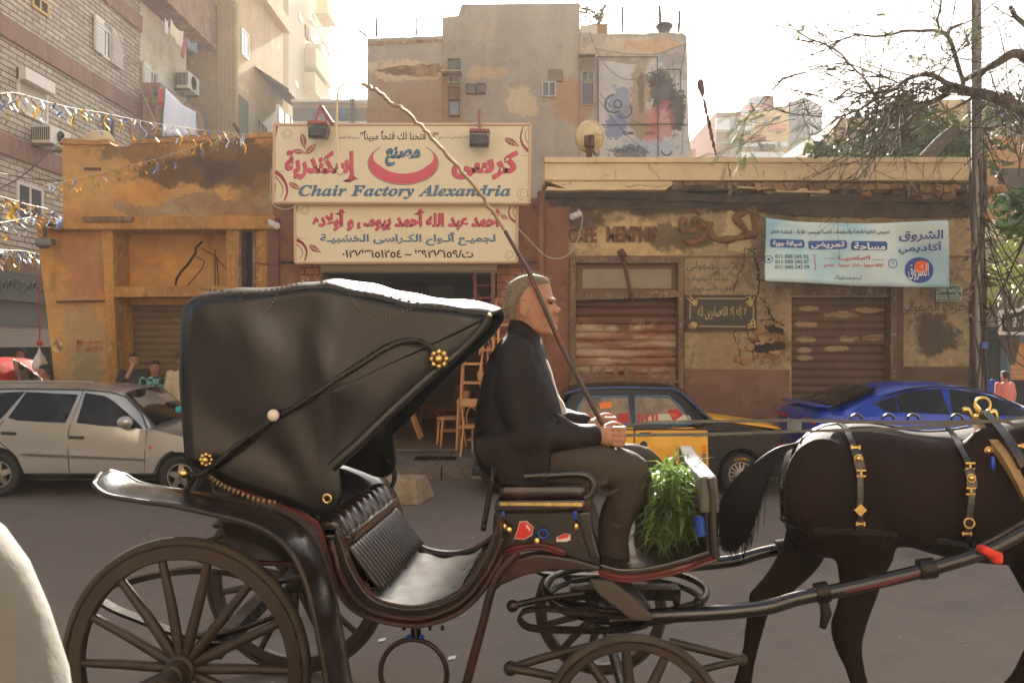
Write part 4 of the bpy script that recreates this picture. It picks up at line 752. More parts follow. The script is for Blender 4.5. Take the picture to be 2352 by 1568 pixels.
b = MB(); b.pbox(z8(1600, 0)[0], 2480, z8(0, 1000)[1], 1000, 22.9, .4); b.build('shop_opening', m_dark, cn)
oa = F(z8(1868, 0)[0], z8(0, 1110)[1], 22.4); ob = F(2400, z8(0, 1365)[1], 22.4); shutter(oa.x, ob.x, ob.z, oa.z, 22.4, .12, mat('orange_shutter', C8(186, 128, 78), .6), cn)
b = MB(); b.pbox(z8(1845, 0)[0], z8(1868, 0)[0], z8(0, 1060)[1], 900, 22.3, .3); b.pbox(z8(1845, 0)[0], 2400, z8(0, 1050)[1], z8(0, 1110)[1], 22.3, .3); b.build('stall_frame', mat('stall_blue', C8(74, 100, 122), .7), cn)
sg = thing('shop_sign', F(2330, 770, 20), 'dark white-framed shop sign with grey lower-case letters over the orange stall', 'sign')
b = MB(); b.pext([z8(1795, 905), z8(2060, 870), z8(2060, 1050), z8(1800, 1045)], 20, .15); b.build('board', mat('sign_dark', C8(62, 58, 56), .5), sg)
b = MB(); b.tube([F(*z8(*p), 19.95) for p in ((1795, 905), (2060, 870), (2060, 1050), (1800, 1045), (1795, 905))], .05, 6); b.build('frame', m_white, sg)
text('marca', rect(*z8(1826, 925), *z8(2010, 1005), 19.98), mat('sign_grey_letters', C8(196, 188, 180), .5, var=0), sg, bold=.01)
# ================================================================== SIGNS
zs = ZM(640, 280, 3.36)
m_sign = mat('sign_cream', C8(216, 205, 176), .5, layers=[(C8(202, 186, 152), .8, .55, .2, .5), (C8(176, 156, 118), 6, .7, .05, .3, (1, 1, .3))], var=.03)
m_trim = mat('sign_trim', C8(206, 176, 146), .5, var=.05)
m_pink = mat('sign_pink', C8(196, 62, 92), .5, var=.04); m_pinks = mat('sign_pink_shade', C8(120, 40, 60), .5, var=0); m_teal = mat('sign_blue', C8(50, 104, 140), .5, var=.04); m_blk = mat('sign_black', C8(52, 44, 44), .6, var=0)
m_leaf = mat('sign_leaf', C8(140, 34, 56), .5, var=.05); m_vein = mat('sign_vein', C8(214, 190, 160), .6, var=0); m_pinkhi = mat('sign_pale_edge', C8(226, 176, 168), .5, var=0)
def zr(x0, y0, x1, y1, Y, zm=zs): return rect(*zm(x0, y0), *zm(x1, y1), Y)
def board(q, Y, d, sg):
    b = MB(); b.pext([zs(*p) for p in q], Y, d); b.build('board', m_sign, sg)
    b = MB(); P = [F(*zs(*p), Y - .008) for p in q]
    for k in range(4): b.tube([P[k], P[(k + 1) % 4]], .022, 4)
    b.build('frame', m_trim, sg)
def leaf(b, vb, c, r, ang, Y, wd=.42):
    ca, sa = math.cos(ang), math.sin(ang); out = []
    prof = [(-1, 0), (-.6, .62), (-.1, .95), (.4, .7), (.75, .32), (1.1, 0), (.75, -.32), (.4, -.7), (-.1, -.95), (-.6, -.62)]
    for t, w_ in prof: out.append((c[0] + r * (t * ca - w_ * wd * sa), c[1] + r * (t * sa + w_ * wd * ca)))
    b.ext([F(*zs(*p), Y) for p in out], (0, -.003, 0))
    def vv(a, e, wd_): vb.strip([F(*zs(c[0] + r * (a[0] * ca - a[1] * sa), c[1] + r * (a[0] * sa + a[1] * ca)), Y - .006), F(*zs(c[0] + r * (e[0] * ca - e[1] * sa), c[1] + r * (e[0] * sa + e[1] * ca)), Y - .006)], (0, .002, 0), wd_)
    vv((-1.1, 0), (.85, 0), .008)
    for t in (-.5, -.1, .3):
        for s_ in (-1, 1): vv((t, 0), (t + .3, s_ * wd * .55), .005)
def stroke(b, pts, w0, w1, Y, n=6):                  # tapering painted stroke, widths in zoom pixels
    P = sp2(pts, n); m = len(P); rings = []
    for i, p in enumerate(P):
        q0, q1 = P[max(0, i - 1)], P[min(m - 1, i + 1)]; dx, dy = q1[0] - q0[0], q1[1] - q0[1]; l = math.hypot(dx, dy) or 1; w_ = lerp(w0, w1, i / (m - 1)) / 2; nx, ny = -dy / l * w_, dx / l * w_
        rings.append([F(*zs(p[0] - nx, p[1] - ny), Y), F(*zs(p[0] + nx, p[1] + ny), Y)])
    b.loft(rings, cap=False, closed=False)
def swirl(b, c, r, Y, t0=0.0, cw=1, turns=1.5):
    pts = [(c[0] + r * (1 - .62 * k / 26) * math.cos(t0 + cw * turns * 2 * math.pi * k / 26), c[1] + r * (1 - .62 * k / 26) * math.sin(t0 + cw * turns * 2 * math.pi * k / 26)) for k in range(27)]
    stroke(b, pts, 3, 2, Y, 2)
Y1 = 12.55
s1 = thing('shop_sign', F(922, 470, Y1), 'larger cream shop sign with pink crescent and blue English lettering', 'sign')
board([(100, 82), (2197, 82), (2190, 727), (92, 720)], Y1, .22, s1)
for s, q, m, bo_, nm in ((ar('كرسى'), (1560, 292, 2105, 530), m_pink, .045, 'large_lettering'), (ar('إسكندرية'), (192, 292, 795, 550), m_pink, .04, 'large_lettering'), (ar('مصنع'), (1015, 262, 1300, 420), m_teal, .04, 'large_lettering'),
                     (ar('“إنا فتحنا لك فتحاً مبيناً”'), (805, 132, 1445, 232), m_blk, .02, 'verse_lettering'), (ar('بسم الله الرحمن الرحيم'), (1452, 172, 1760, 206), m_blk, .005, 'verse_lettering'), (ar('صدق الله العظيم'), (610, 176, 798, 208), m_blk, .005, 'verse_lettering')):
    text(s, zr(*q, Y1), m, s1, nm, bold=bo_)
    if nm == 'large_lettering': text(s, zr(q[0] - 8, q[1] + 5, q[2] - 8, q[3] + 6, Y1), m_pinks if m is m_pink else m_blk, s1, 'lettering_shadow', bold=bo_, th=.002)
text(mathbi('Chair Factory Alexandria'), zr(302, 576, 2040, 690, Y1), m_teal, s1, 'english_lettering', bold=.012); text(mathbi('Chair Factory Alexandria'), zr(298, 581, 2036, 695, Y1), m_blk, s1, 'lettering_shadow', bold=.012, th=.002)
b = MB(); rings = []
for k in range(49):
    a = R(-52) + R(284) * k / 48; ou = (1157 + 283 * math.cos(a), 400 + 169 * math.sin(a)); inn = (1160 + 222 * math.cos(a), 352 + 132 * math.sin(a)); t = min(1, min(k, 48 - k) / 14)
    inn = (lerp(ou[0], inn[0], t), lerp(ou[1], inn[1], t)); rings.append([F(*zs(*ou), Y1 - .006), F(*zs(*inn), Y1 - .006)])
b.loft(rings, cap=False, closed=False); b.build('crescent', m_pink, s1)
b = MB(); stroke(b, [(1157 + 289 * math.cos(a), 401 + 175 * math.sin(a)) for a in [R(-50) + R(280) * k / 40 for k in range(41)]], 5, 5, Y1 - .003, 1); b.build('crescent_outline', m_blk, s1)
def decor(sg, Y, leaves, strokes, swirls):
    lb_, vb, sb_, wb = MB(), MB(), MB(), MB()
    for l in leaves: leaf(lb_, vb, *l, Y - .004)
    for s_ in strokes: stroke(sb_, *s_, Y - .006)
    for s_ in swirls: swirl(wb, s_[0], s_[1], Y - .005, *s_[2:])
    lb_.each('leaf_motif', m_leaf, sg); vb.build('leaf_vein', m_vein, sg); sb_.each('stem_motif', m_leaf, sg); wb.each('swirl_motif', m_blk, sg)
decor(s1, Y1, [((338, 215), 66, R(80)), ((398, 285), 62, R(-45)), ((300, 303), 55, R(10)), ((265, 585), 58, R(30)), ((2045, 225), 68, R(28))],
      [([(105, 470), (150, 500), (190, 560), (205, 630), (180, 715)], 34, 12), ([(105, 505), (150, 560), (170, 620), (150, 680)], 10, 5), ([(105, 560), (110, 600), (104, 640)], 7, 3), ([(105, 440), (140, 465), (185, 468)], 3, 2), ([(2185, 300), (2140, 250), (2120, 180), (2145, 90)], 28, 6), ([(2190, 240), (2165, 210), (2160, 150), (2185, 110)], 8, 3), ([(2130, 335), (2185, 338)], 3, 2)],
      [((205, 155), 46, R(200), -1), ((2140, 650), 52, R(90), 1)])
b = MB(); b.pext([zs(106, 90), zs(132, 90), zs(112, 190), zs(103, 190)], Y1 - .006, .004); b.build('corner_motif', m_leaf, s1)
Y2 = 12.68
s2_ = thing('shop_sign', F(930, 604, Y2), 'smaller cream Arabic-only shop sign hung under the larger one, with a phone number', 'sign')
board([(268, 738), (2092, 735), (2088, 1210), (272, 1215)], Y2, .2, s2_)
text(ar('أحمد عبد الله أحمد بيومى و أولاده'), zr(420, 772, 1970, 950, Y2), m_pink, s2_, 'name_lettering', bold=.04); text(ar('أحمد عبد الله أحمد بيومى و أولاده'), zr(413, 777, 1963, 956, Y2), m_pinks, s2_, 'lettering_shadow', bold=.04, th=.002)
text(ar('لجميـع أنـواع الكـراسى الخشبيـة'), zr(475, 962, 1915, 1075, Y2), m_teal, s2_, 'trade_lettering', bold=.035)
text(ar('ت/٣٩٢٧٦٥٩ – ٠١٢٧٣٦٥١٢٥٤'), zr(655, 1092, 1732, 1175, Y2), m_blk, s2_, 'phone_lettering', bold=.03)
decor(s2_, Y2, [((430, 1100), 60, R(32)), ((1985, 840), 42, R(30)), ((1925, 815), 30, R(10))], [([(282, 1025), (335, 1060), (365, 1120), (350, 1200)], 30, 10), ([(282, 1060), (320, 1100), (330, 1150), (300, 1185)], 9, 4), ([(280, 995), (310, 1015), (355, 1018)], 3, 2), ([(2085, 885), (2040, 850), (2022, 800), (2040, 740)], 24, 5), ([(2087, 850), (2062, 820), (2060, 780), (2082, 755)], 7, 3), ([(280, 750), (290, 755), (284, 800)], 18, 4)],
      [((350, 782), 42, R(200), -1), ((2030, 1150), 40, R(90), 1)])
# floodlights over the sign
m_flood = mat('floodlight_black', C8(42, 42, 46), .5, var=.05)
def flood(bar, legs, box, Y, label, tilt):
    o = thing('floodlight', F(*zs(*bar[0]), Y), label, 'floodlight', 'floodlights above the big shop sign')
    b = MB(); b.tube([F(*zs(*bar[0]), Y), F(*zs(*bar[1]), Y)], .035, 6); [b.tube([F(*zs(*l[0]), Y + .45), F(*zs(*l[1]), Y)], .03, 6) for l in legs]; b.build('bracket', mat('red_bracket', C8(140, 66, 54), .7), o)
    b = MB(); P = [F(*zs(*p), Y) for p in box]; b.tube([F(*zs(*bar[0]), Y), P[3]], .012, 5); b.tube([F(*zs(*bar[1]), Y), P[2]], .012, 5); b.build('yoke', m_metal, o)
    b = MB(); c = sum(P, Vector()) / 4; n_ = Vector((0, -.12, 0)); b.loft([[p + Vector((0, .14, .03)) for p in P], [p + n_ for p in P], [c + (p - c) * .85 + n_ * 1.3 for p in P]]); b.build('housing', m_flood, o, bevel=.012)
    b = MB()
    for k in range(9): t = (k + .5) / 9; a_ = P[0].lerp(P[1], t); b.obox(a_ + Vector((0, .06, .02)), (.012, .2, .08))
    b.build('cooling_fin', m_flood, o)
flood([(375, 66), (530, 70)], [((480, -60), (440, 66)), ((500, -40), (570, 72)), ((490, -60), (575, 70))], [(405, 110), (545, 125), (530, 205), (390, 200)], 12.3, 'black floodlight on red angled arms over the leaf motif of the big shop sign', 0)
flood([(1705, 130), (1865, 135)], [((1783, -30), (1785, 125))], [(1712, 175), (1850, 178), (1852, 272), (1706, 270)], 12.3, 'black floodlight on a single red arm over the big shop sign', 0)
# banner
YB = 12.4
bn_ = thing('banner', F(1966, 655, YB), 'sagging pale blue banner with blue, red and black lettering tied across the cafe wall', 'banner')
B00, B10, B11, B01 = (1757, 502), (2177, 506), (2176, 660), (1756, 645)
def bfn(u, v):
    t = 1 - v; x = lerp(lerp(B00[0], B01[0], t), lerp(B10[0], B11[0], t), u); y = lerp(lerp(B00[1], B10[1], u), lerp(B01[1], B11[1], u), t) + 9 * math.sin(u * math.pi) * (1 - t) ** 1.2 + 3 * math.sin(u * math.pi) * t
    p = F(x, y, YB); p.y += .05 * math.sin(u * 7 + t * 3) + .03 * math.sin(u * 13 - t * 5) + .25 * math.sin(u * math.pi) * .3 - .06; return p
b = MB(); b.grid(bfn, 60, 14)
b.build('cloth', mat('banner_cloth', C8(196, 220, 226), .7, layers=[(C8(130, 184, 206), .9, .52, .12, .9, (1, 1, .7), 2), (C8(220, 226, 220), 1.4, .62, .1, .6, (1, 1, 1), 2)], var=.02), bn_, smooth=180, solid=.006, fixn=False)
def bz(x0, y0, x1, y1):                              # rectangle measured in enlargement z8 -> banner surface
    def uv(x, y): return (x - 188) / (1440 - 188), 1 - (y - lerp(262, 272, (x - 188) / 1252) - 22 * math.sin((x - 188) / 1252 * math.pi)) / (lerp(426, 460, (x - 188) / 1252) - 16 * math.sin((x - 188) / 1252 * math.pi))
    return lambda u, v: bfn(*uv(lerp(x0, x1, u), lerp(y1, y0, v))) - Vector((0, .008, 0))
m_bb = mat('banner_blue', C8(30, 74, 150), .6, var=0); m_bp = mat('banner_violet', C8(46, 66, 150), .6, var=0); m_br = mat('banner_red', C8(190, 30, 36), .6, var=0); m_bk2 = mat('banner_black', C8(32, 36, 44), .6, var=0); m_bw = mat('banner_white', C8(226, 230, 232), .6, var=0)
for s, q, m, bo_ in ((ar('الشروق'), (1105, 340, 1398, 420), m_bp, .02), (ar('أكاديمي'), (1108, 420, 1394, 505), m_bp, .02), (ar('لخريجي الثانوية العامة والدبلومات الفنية بمجموع 50 % – الدراسة عامان'), (222, 335, 1035, 375), m_bk2, .02),
                     ('011 000 243 92', (253, 508, 483, 536), m_bk2, .01), ('011 000 242 07', (255, 545, 483, 571), m_bk2, .01), ('011 000 242 09', (253, 582, 482, 608), m_bk2, .01), (ar('الاسكندريـــة'), (680, 514, 898, 552), m_br, .03), (ar('لؤلؤة سوريا - شارع سوريا - رشدي'), (585, 566, 995, 598), m_br, .02), (ar('ارسم مستقبلك'), (660, 645, 855, 690), m_bk2, 0)):
    text(s, bz(*q), m, bn_, 'lettering', bold=bo_, th=.006)
def bpoly(pts, m, nm, th=.004):
    f = [bz(x, y, x + 1, y + 1)(0, 1) - Vector((0, th, 0)) for x, y in pts]; b = MB(); b.add(f, [tuple(range(len(f)))]); return b.build(nm, m, bn_, fixn=False)
def rr(x0, y0, x1, y1, r=18, dy=0):
    o = []
    for cx_, cy_, a0 in ((x1 - r, y0 + r, -90), (x1 - r, y1 - r, 0), (x0 + r, y1 - r, 90), (x0 + r, y0 + r, 180)):
        for k in range(5): a = R(a0 + k * 22.5); o.append((cx_ + r * math.cos(a), cy_ + r * math.sin(a)))
    return o
for (q, s) in (((218, 402, 464, 460), 'ضيافة جوية'), ((490, 410, 740, 470), 'تمريض'), ((766, 416, 1024, 478), 'مساحة')):
    b = MB(); n_ = 16
    top = [bz(lerp(q[0] + 6, q[2] - 6, k / n_), q[1], 0, 0)(0, 1) for k in range(n_ + 1)]; b.grid(lambda u, v: bz(lerp(q[0] + (12 if v in (0, 1) else 0), q[2] - (12 if v in (0, 1) else 0), u), lerp(q[1], q[3], v), 0, 0)(0, 1) - Vector((0, .004, 0)), 16, 6); b.build('blue_pill', m_bb, bn_, fixn=False)
    text(ar(s), bz(q[0] + 18, q[1] + 10, q[2] - 18, q[3] - 4), m_bw, bn_, 'pill_lettering', bold=.02, th=.012)
def bdisc(c, r, m, nm, th, r0=0):
    b = MB(); b.grid(lambda u, v: bz(c[0] + lerp(r0, r, v) * math.cos(u * 2 * math.pi), c[1] + lerp(r0, r, v) * .93 * math.sin(u * 2 * math.pi), 0, 0)(0, 1) - Vector((0, th, 0)), 28, 3); b.build(nm, m, bn_, fixn=False)
bdisc((1250, 612), 96, m_bp, 'logo_disc', .004); bdisc((1270, 590), 48, mat('logo_orange', C8(226, 96, 40), .6, var=0), 'logo_sun', .008)
text(ar('الشروق'), bz(1175, 560, 1312, 682), m_bw, bn_, 'logo_lettering', bold=.0, th=.014)
bdisc((212, 542), 28, m_bb, 'phone_badge', .004, 23); bdisc((1066, 567), 34, m_bp, 'lamp_badge', .004, 28); bdisc((1066, 562), 9, m_bp, 'lamp_badge', .004, 5); bdisc((212, 542), 10, m_bb, 'phone_badge', .004, 0)
b = MB()
for q in ((523, 500, 528, 618),): b.grid(lambda u, v: bz(lerp(q[0], q[2], u), lerp(q[1], q[3], v), 0, 0)(0, 1) - Vector((0, .005, 0)), 1, 6)
b.build('red_rule', m_br, bn_, fixn=False)
b = MB()
for q in ((588, 532, 665, 535), (915, 541, 1000, 544)): b.grid(lambda u, v: bz(lerp(q[0], q[2], u), lerp(q[1], q[3], v), 0, 0)(0, 1) - Vector((0, .005, 0)), 6, 1)
b.build('blue_rule', m_bp, bn_, fixn=False)
b = MB()
for a_, c_ in (((1757, 503), (1700, 480)), ((2177, 507), (2225, 470)), ((1757, 645), (1735, 640)), ((2176, 660), (2180, 690))): b.tube([F(*a_, YB - .03), F(*c_, 12.9)], .008, 4)
b.build('tie_cord', m_wire, bn_)
# plaque, street sign
pq = thing('wall_plaque', F(1659, 757, 12.9), 'dark rectangular plaque with pale calligraphy and gilded corners beside the rusty shutter', 'plaque')
b = MB(); b.pext([z6(1225, 1175), z6(1790, 1175), z6(1790, 1455), z6(1225, 1460)], 12.92, .05); b.build('panel', mat('plaque_brown', C8(48, 38, 34), .6, var=.05), pq)
m_gold = mat('pale_gold', C8(190, 168, 110), .5, var=.05)
text(ar('لا إله إلا الله'), rect(*z6(1500, 1265), *z6(1705, 1372), 12.92), m_gold, pq, bold=-.006); text(ar('صابرين لله'), rect(*z6(1318, 1262), *z6(1500, 1372), 12.92), m_gold, pq, bold=-.006)
b = MB()
for a_, c_ in (((1310, 1203), (1700, 1205)), ((1330, 1425), (1700, 1428)), ((1257, 1265), (1257, 1370)), ((1763, 1265), (1760, 1370))): b.strip([F(*z6(*a_), 12.915), F(*z6(*c_), 12.915)], (0, .004, 0), .012)
b.build('border_line', m_gold, pq)
b = MB(); rnd = random.Random(2)
for cx_, cy_, sx, sy in ((1250, 1198, 1, 1), (1765, 1198, -1, 1), (1250, 1435, 1, -1), (1765, 1435, -1, -1)):
    for k in range(7):
        p = (cx_ + sx * rnd.uniform(0, 50), cy_ + sy * rnd.uniform(0, 50)); b.torus(F(*z6(*p), 12.912), .03, .007, (1, 0, 0), (0, 0, 1), 10, 4, rnd.uniform(0, 6), rnd.uniform(7, 10))
b.each('corner_ornament', m_gold, pq)
ss = thing('street_sign', F(2180, 691, 12.85), 'small green enamel street name plate with white Arabic and Latin lettering under the banner corner', 'street sign')
b = MB(); b.pext([z8(1358, 715), z8(1535, 715), z8(1535, 824), z8(1358, 826)], 12.86, .02); b.build('plate', mat('sign_green', C8(40, 92, 62), .45, var=.08), ss)
m_sw = mat('enamel_white', C8(206, 208, 200), .5, var=0)
text(ar('شارع مسجد العطارين'), rect(*z8(1366, 720), *z8(1530, 782), 12.86), m_sw, ss, bold=.0); text('RUE MOSQUEE ATTARINE', rect(*z8(1366, 797), *z8(1528, 815), 12.86), m_sw, ss, bold=.01)
b = MB(); b.strip([F(*z8(1358, 788), 12.855), F(*z8(1535, 787), 12.855)], (0, .004, 0), .008)
for a_, c_ in (((1361, 718), (1532, 718)), ((1361, 823), (1532, 821)), ((1361, 718), (1361, 823)), ((1532, 718), (1532, 821))): b.strip([F(*z8(*a_), 12.855), F(*z8(*c_), 12.855)], (0, .004, 0), .006)
b.build('border_line', m_sw, ss)
# pipe, cameras, dish on the parapet
dp = MB(); dp.tube([F(1242, 444, 12.8), F(1242, 1036, 12.8)], .05, 12); dp.ell(F(1242, 444, 12.8), (.052, .052, .04)); dp.torus(F(1242, 467, 12.8), .05, .012, (1, 0, 0), (0, 1, 0), 16, 6); tag(dp.build('drain_pipe', m_red, smooth=50), 'reddish painted drainpipe standing between the chair shop and the cafe', 'drainpipe')
def cctv(p, q, Y, label):
    o = thing('security_camera', F(*p, Y), label, 'security camera', 'small security cameras'); b = MB(); b.cyl(F(*p, Y), F(*q, Y - .12), .045, .05, 12); b.build('camera_body', m_white, o, smooth=40)
    b = MB(); b.tube([F(*p, Y), F(p[0] - 3, p[1] - 8, Y + .2)], .02, 6); b.build('mount', m_white, o)
cctv(z1(1850, 1525), z1(1895, 1545), 12.7, 'white security camera on the maroon jamb beside the lower shop sign'); cctv(z6(378, 528), z6(315, 552), 12.7, 'white security camera above the faded cafe letters')
d2 = thing('satellite_dish', F(1441, 362, 14), 'large round cream satellite dish standing on the cafe parapet', 'satellite dish', 'satellite dishes')
g = MB(); rr_ = 130 / 3.4727 / FL * 14; ce = F(*zc(462, 1085), 14); mt = Matrix.Rotation(R(10), 3, 'Z')
g.grid(lambda u, v: ce + mt @ Vector((math.cos(u * 2 * math.pi) * rr_ * v * .9, .16 * v * v - .1, math.sin(u * 2 * math.pi) * rr_ * v)), 40, 8); g.build('reflector', m_dish, d2, smooth=180, solid=.012)
g = MB(); g.torus(ce + Vector((0, .06, 0)), rr_ * .95, .014, (.92, 0, 0), (0, 0, 1.05), 40, 6); g.build('rim', m_trim, d2, smooth=60)
g = MB(); g.tube([F(*zc(455, 1110), 13.8), F(*zc(452, 1250), 13.8)], .05, 8); g.tube([F(*zc(455, 1150), 13.8), F(*zc(500, 1235), 13.8)], .02, 6); g.tube([F(*zc(455, 1180), 13.8), F(*zc(520, 1245), 13.8)], .015, 6); g.obox(F(*zc(440, 1125), 13.75), (.1, .1, .16)); g.obox(F(*zc(470, 1130), 13.75), (.09, .1, .2)); g.build('feed_arm', m_rust, d2)
pl = thing('flag_pole', F(1645, 362, 14), 'thin leaning pole with a ragged dark flag on the cafe roof', 'pole')
g = MB(); g.tube([F(*zc(1465, 1245), 14), F(*zc(1400, 960), 14), F(*zc(1340, 690), 14)], .015, 6); g.build('pole', m_rust, pl)
g = MB()
for k, t in enumerate((0, .06, .12)): g.ell(F(*zc(1340 + 8 * k, 690 - 12 + 25 * k), 14), (.06 - .012 * k, .05, .1))
rnd = random.Random(3)
for k in range(14): t = rnd.uniform(.05, .95); p = F(*zc(lerp(1345, 1450, t), lerp(700, 1180, t)), 14); g.ell(p, (.03, .03, rnd.uniform(.03, .09)), 6, 5)
g.build('ragged_flag', mat('ragged_flag', C8(84, 58, 52), .9), pl, smooth=60)
# ================================================================== PARKED CARS
m_tyre = mat('tyre_rubber', C8(44, 41, 38), .85, bump=.2, bn=80); m_rim = mat('alloy_rim', C8(150, 146, 140), .4, .75, var=.08); m_plas = mat('black_plastic', C8(34, 33, 33), .55, var=.05)
m_cglass = mat('car_glass', C8(14, 14, 14), .06, layers=[(C8(52, 48, 44), 2.2, .6, .1, .7)], spec=.3, var=0); m_chrome = mat('chrome', C8(190, 188, 184), .18, 1, var=.03); m_redl = mat('red_lamp', C8(150, 22, 18), .25, var=0)  # blotches in the glass colour imitate uneven reflections and a dim interior
m_under = mat('underbody', C8(22, 20, 19), .9, var=0)
def interp(ctrl, x):
    if x <= ctrl[0][0]: return ctrl[0][1:]
    for a, c in zip(ctrl, ctrl[1:]):
        if x <= c[0]:
            t = (x - a[0]) / (c[0] - a[0] + 1e-9); return tuple(lerp(p, q, t) for p, q in zip(a[1:], c[1:]))
    return ctrl[-1][1:]
def wheel(parent, c, r, y, spokes=5, dish_=.0, rim=m_rim, th=.19, disc=False):
    ce = Vector((c[0], y, c[1])); b = MB(); prof = [(.62, .0), (.68, -.02), (.86, -.03), (.97, -.012), (1.0, .02), (1.0, th - .03), (.95, th), (.62, th)]
    rings = [[ce + Vector((math.cos(a) * p * r, q, math.sin(a) * p * r)) for p, q in prof] for a in [2 * math.pi * k / 36 for k in range(37)]]
    b.loft(rings, cap=False); w_ = b.build('wheel', m_tyre, parent, smooth=40)
    b = MB(); b.ring(ce + Vector((0, .03, 0)), r * .56, r * .66, .06, (1, 0, 0), (0, 0, 1), 36); b.ell(ce + Vector((0, -.0, 0)), (r * .14, .03, r * .14))
    for k in range(spokes):
        a = 2 * math.pi * k / spokes + .3; d = Vector((math.cos(a), 0, math.sin(a))); n = Vector((-math.sin(a), 0, math.cos(a)))
        wd = r * (.13 if spokes < 8 else .035); b.loft([[ce + d * r * .1 + n * s * wd * 1.2 + Vector((0, yy, 0)) for s, yy in ((-1, .0), (1, .0), (1, .05), (-1, .05))], [ce + d * r * .6 + n * s * wd * .75 + Vector((0, yy, 0)) for s, yy in ((-1, .02), (1, .02), (1, .06), (-1, .06))]])
    b.build('rim', rim, w_, smooth=40)
    b = MB(); b.cyl(ce + Vector((0, .09, 0)), ce + Vector((0, .12, 0)), r * .62, n=28); b.build('brake_void', m_under, w_)
    return w_
class Car:
    def __init__(s, root, Yn, Wd, ctrl, sill, wheels, paint, x0, x1, arch=1.16, floor=None):
        s.root, s.Yn, s.hw, s.Yc = root, Yn, Wd / 2, Yn + Wd / 2; px = lambda x: F(x, 0, Yn).x; pz = lambda y: F(0, y, Yn).z
        s.ctrl = [(px(c[0]), pz(c[1]), pz(c[2]), c[3]) for c in ctrl]; s.wh = [(px(x), pz(y), r / FL * Yn) for x, y, r in wheels]; zs_ = pz(sill)
        X0, X1 = px(x0), px(x1); n = 110; rings = []
        for i in range(n + 1):
            x = lerp(X0, X1, i / n); zt, zb_, wt = interp(s.ctrl, x); lo = zs_
            for cx_, cz_, r in s.wh:
                d = abs(x - cx_); ra = r * arch
                if d < ra: lo = max(lo, cz_ + math.sqrt(ra * ra - d * d))
            e = min(1.0, (x - X0) / .25, (X1 - x) / .25); k = .86 + .14 * math.sqrt(max(0, 1 - (1 - e) ** 2)) if e < 1 else 1
            hw = s.hw * k; lo = min(lo, zb_ - .03); lo2 = lo + (0 if lo > zs_ + .01 else .0); mid = max(lo + .01, lerp(zs_, zb_, .62)); w_ = min(hw * .985, wt * hw)
            if wt > .87: q = [(hw * .95, lo), (hw, lo + .03 if lo < mid - .03 else lo), (hw, mid), (hw * .985, zb_), (w_ * .985, max(zb_ + .004, zt - .02)), (w_ * .8, zt), (0, zt + .025)]
            else: q = [(hw * .95, lo), (hw, lo + .03 if lo < mid - .03 else lo), (hw, mid), (hw * .975, zb_), (w_ * 1.01, max(zb_ + .004, zt - .05)), (w_ * .82, zt), (0, zt + .03)]
            ring_ = [(x, s.Yc - a, z) for a, z in q] + [(x, s.Yc + a, z) for a, z in reversed(q[:-1])]; rings.append(ring_)
        b = MB(); b.loft(rings); s.body = b.build('body', paint, root, smooth=38); s.zs = zs_
        b = MB(); b.box(X0 + .25, X1 - .25, s.Yc - s.hw * .86, s.Yc + s.hw * .86, zs_ - .05, zs_ + .3); b.build('underbody', m_under, root)
    def y(s, x, z):
        zt, zb_, wt = interp(s.ctrl, x); hw = s.hw
        if z <= zb_: return s.Yc - lerp(hw, hw * .975, max(0, min(1, (z - lerp(s.zs, zb_, .62)) / max(.01, zb_ - lerp(s.zs, zb_, .62)))))
        t = min(1, (z - zb_) / max(.02, zt - .05 - zb_)); return s.Yc - lerp(hw * .975, min(hw * .985, wt * hw) * 1.01, t)
    def pt(s, x, y, off=.005):
        p = F(x, y, s.Yn); return Vector((p.x, s.y(p.x, p.z) - off, p.z))
    def panel(s, pts, name, m, parent=None, off=.006, th=.012, side=True):
        ys = [p[1] for p in pts]; y0, y1 = min(ys), max(ys); n = len(pts); rows = []; nv, nu = 12, 8
        for j in range(nv + 1):                     # follows the bulge of the body side
            y = lerp(y0 + .01, y1 - .01, j / nv); xs = []
            for i in range(n):
                p, q = pts[i], pts[(i + 1) % n]
                if (p[1] - y) * (q[1] - y) <= 0 and p[1] != q[1]: xs.append(lerp(p[0], q[0], (y - p[1]) / (q[1] - p[1])))
            rows.append([s.pt(lerp(min(xs), max(xs), i / nu), y, off) for i in range(nu + 1)])
        b = MB(); b.loft(rows, cap=False, closed=False); return b.build(name, m, parent or s.root, smooth=60)
    def line(s, pts, r, name, m, parent=None, off=.0, n=5):
        b = MB(); b.tube([s.pt(x, y, off) for x, y in pts], r, n); return b.build(name, m, parent or s.root)
    def screen(s, xa, ya, xb, yb, ra, rb, name='windscreen', m=None, off=.03):
        """glass across the car from low edge (xa, ya) to high edge (xb, yb); ra, rb half width ratios"""
        A, B_ = F(xa, ya, s.Yn), F(xb, yb, s.Yn); b = MB(); d = (B_ - A); nrm = Vector((-d.z, 0, d.x)).normalized(); nrm = nrm if nrm.z > 0 else -nrm
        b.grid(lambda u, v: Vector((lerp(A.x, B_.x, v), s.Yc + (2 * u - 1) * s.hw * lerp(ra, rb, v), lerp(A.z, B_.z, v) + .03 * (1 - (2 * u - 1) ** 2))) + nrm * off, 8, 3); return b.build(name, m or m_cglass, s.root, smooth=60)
zv = ZM(0, 850, 3.92)
m_silver = mat('silver_paint', C8(172, 172, 170), .26, .6, layers=[(C8(122, 110, 92), 1.0, .6, .3, .35, (1, 1, 1), 2)], coat=.5, var=.02)
r1 = thing('parked_car', F(200, 1140, 10.3), 'dusty silver estate car parked at the kerb behind the carriage hood', 'car', 'cars parked along the kerb')
YS = 10.1
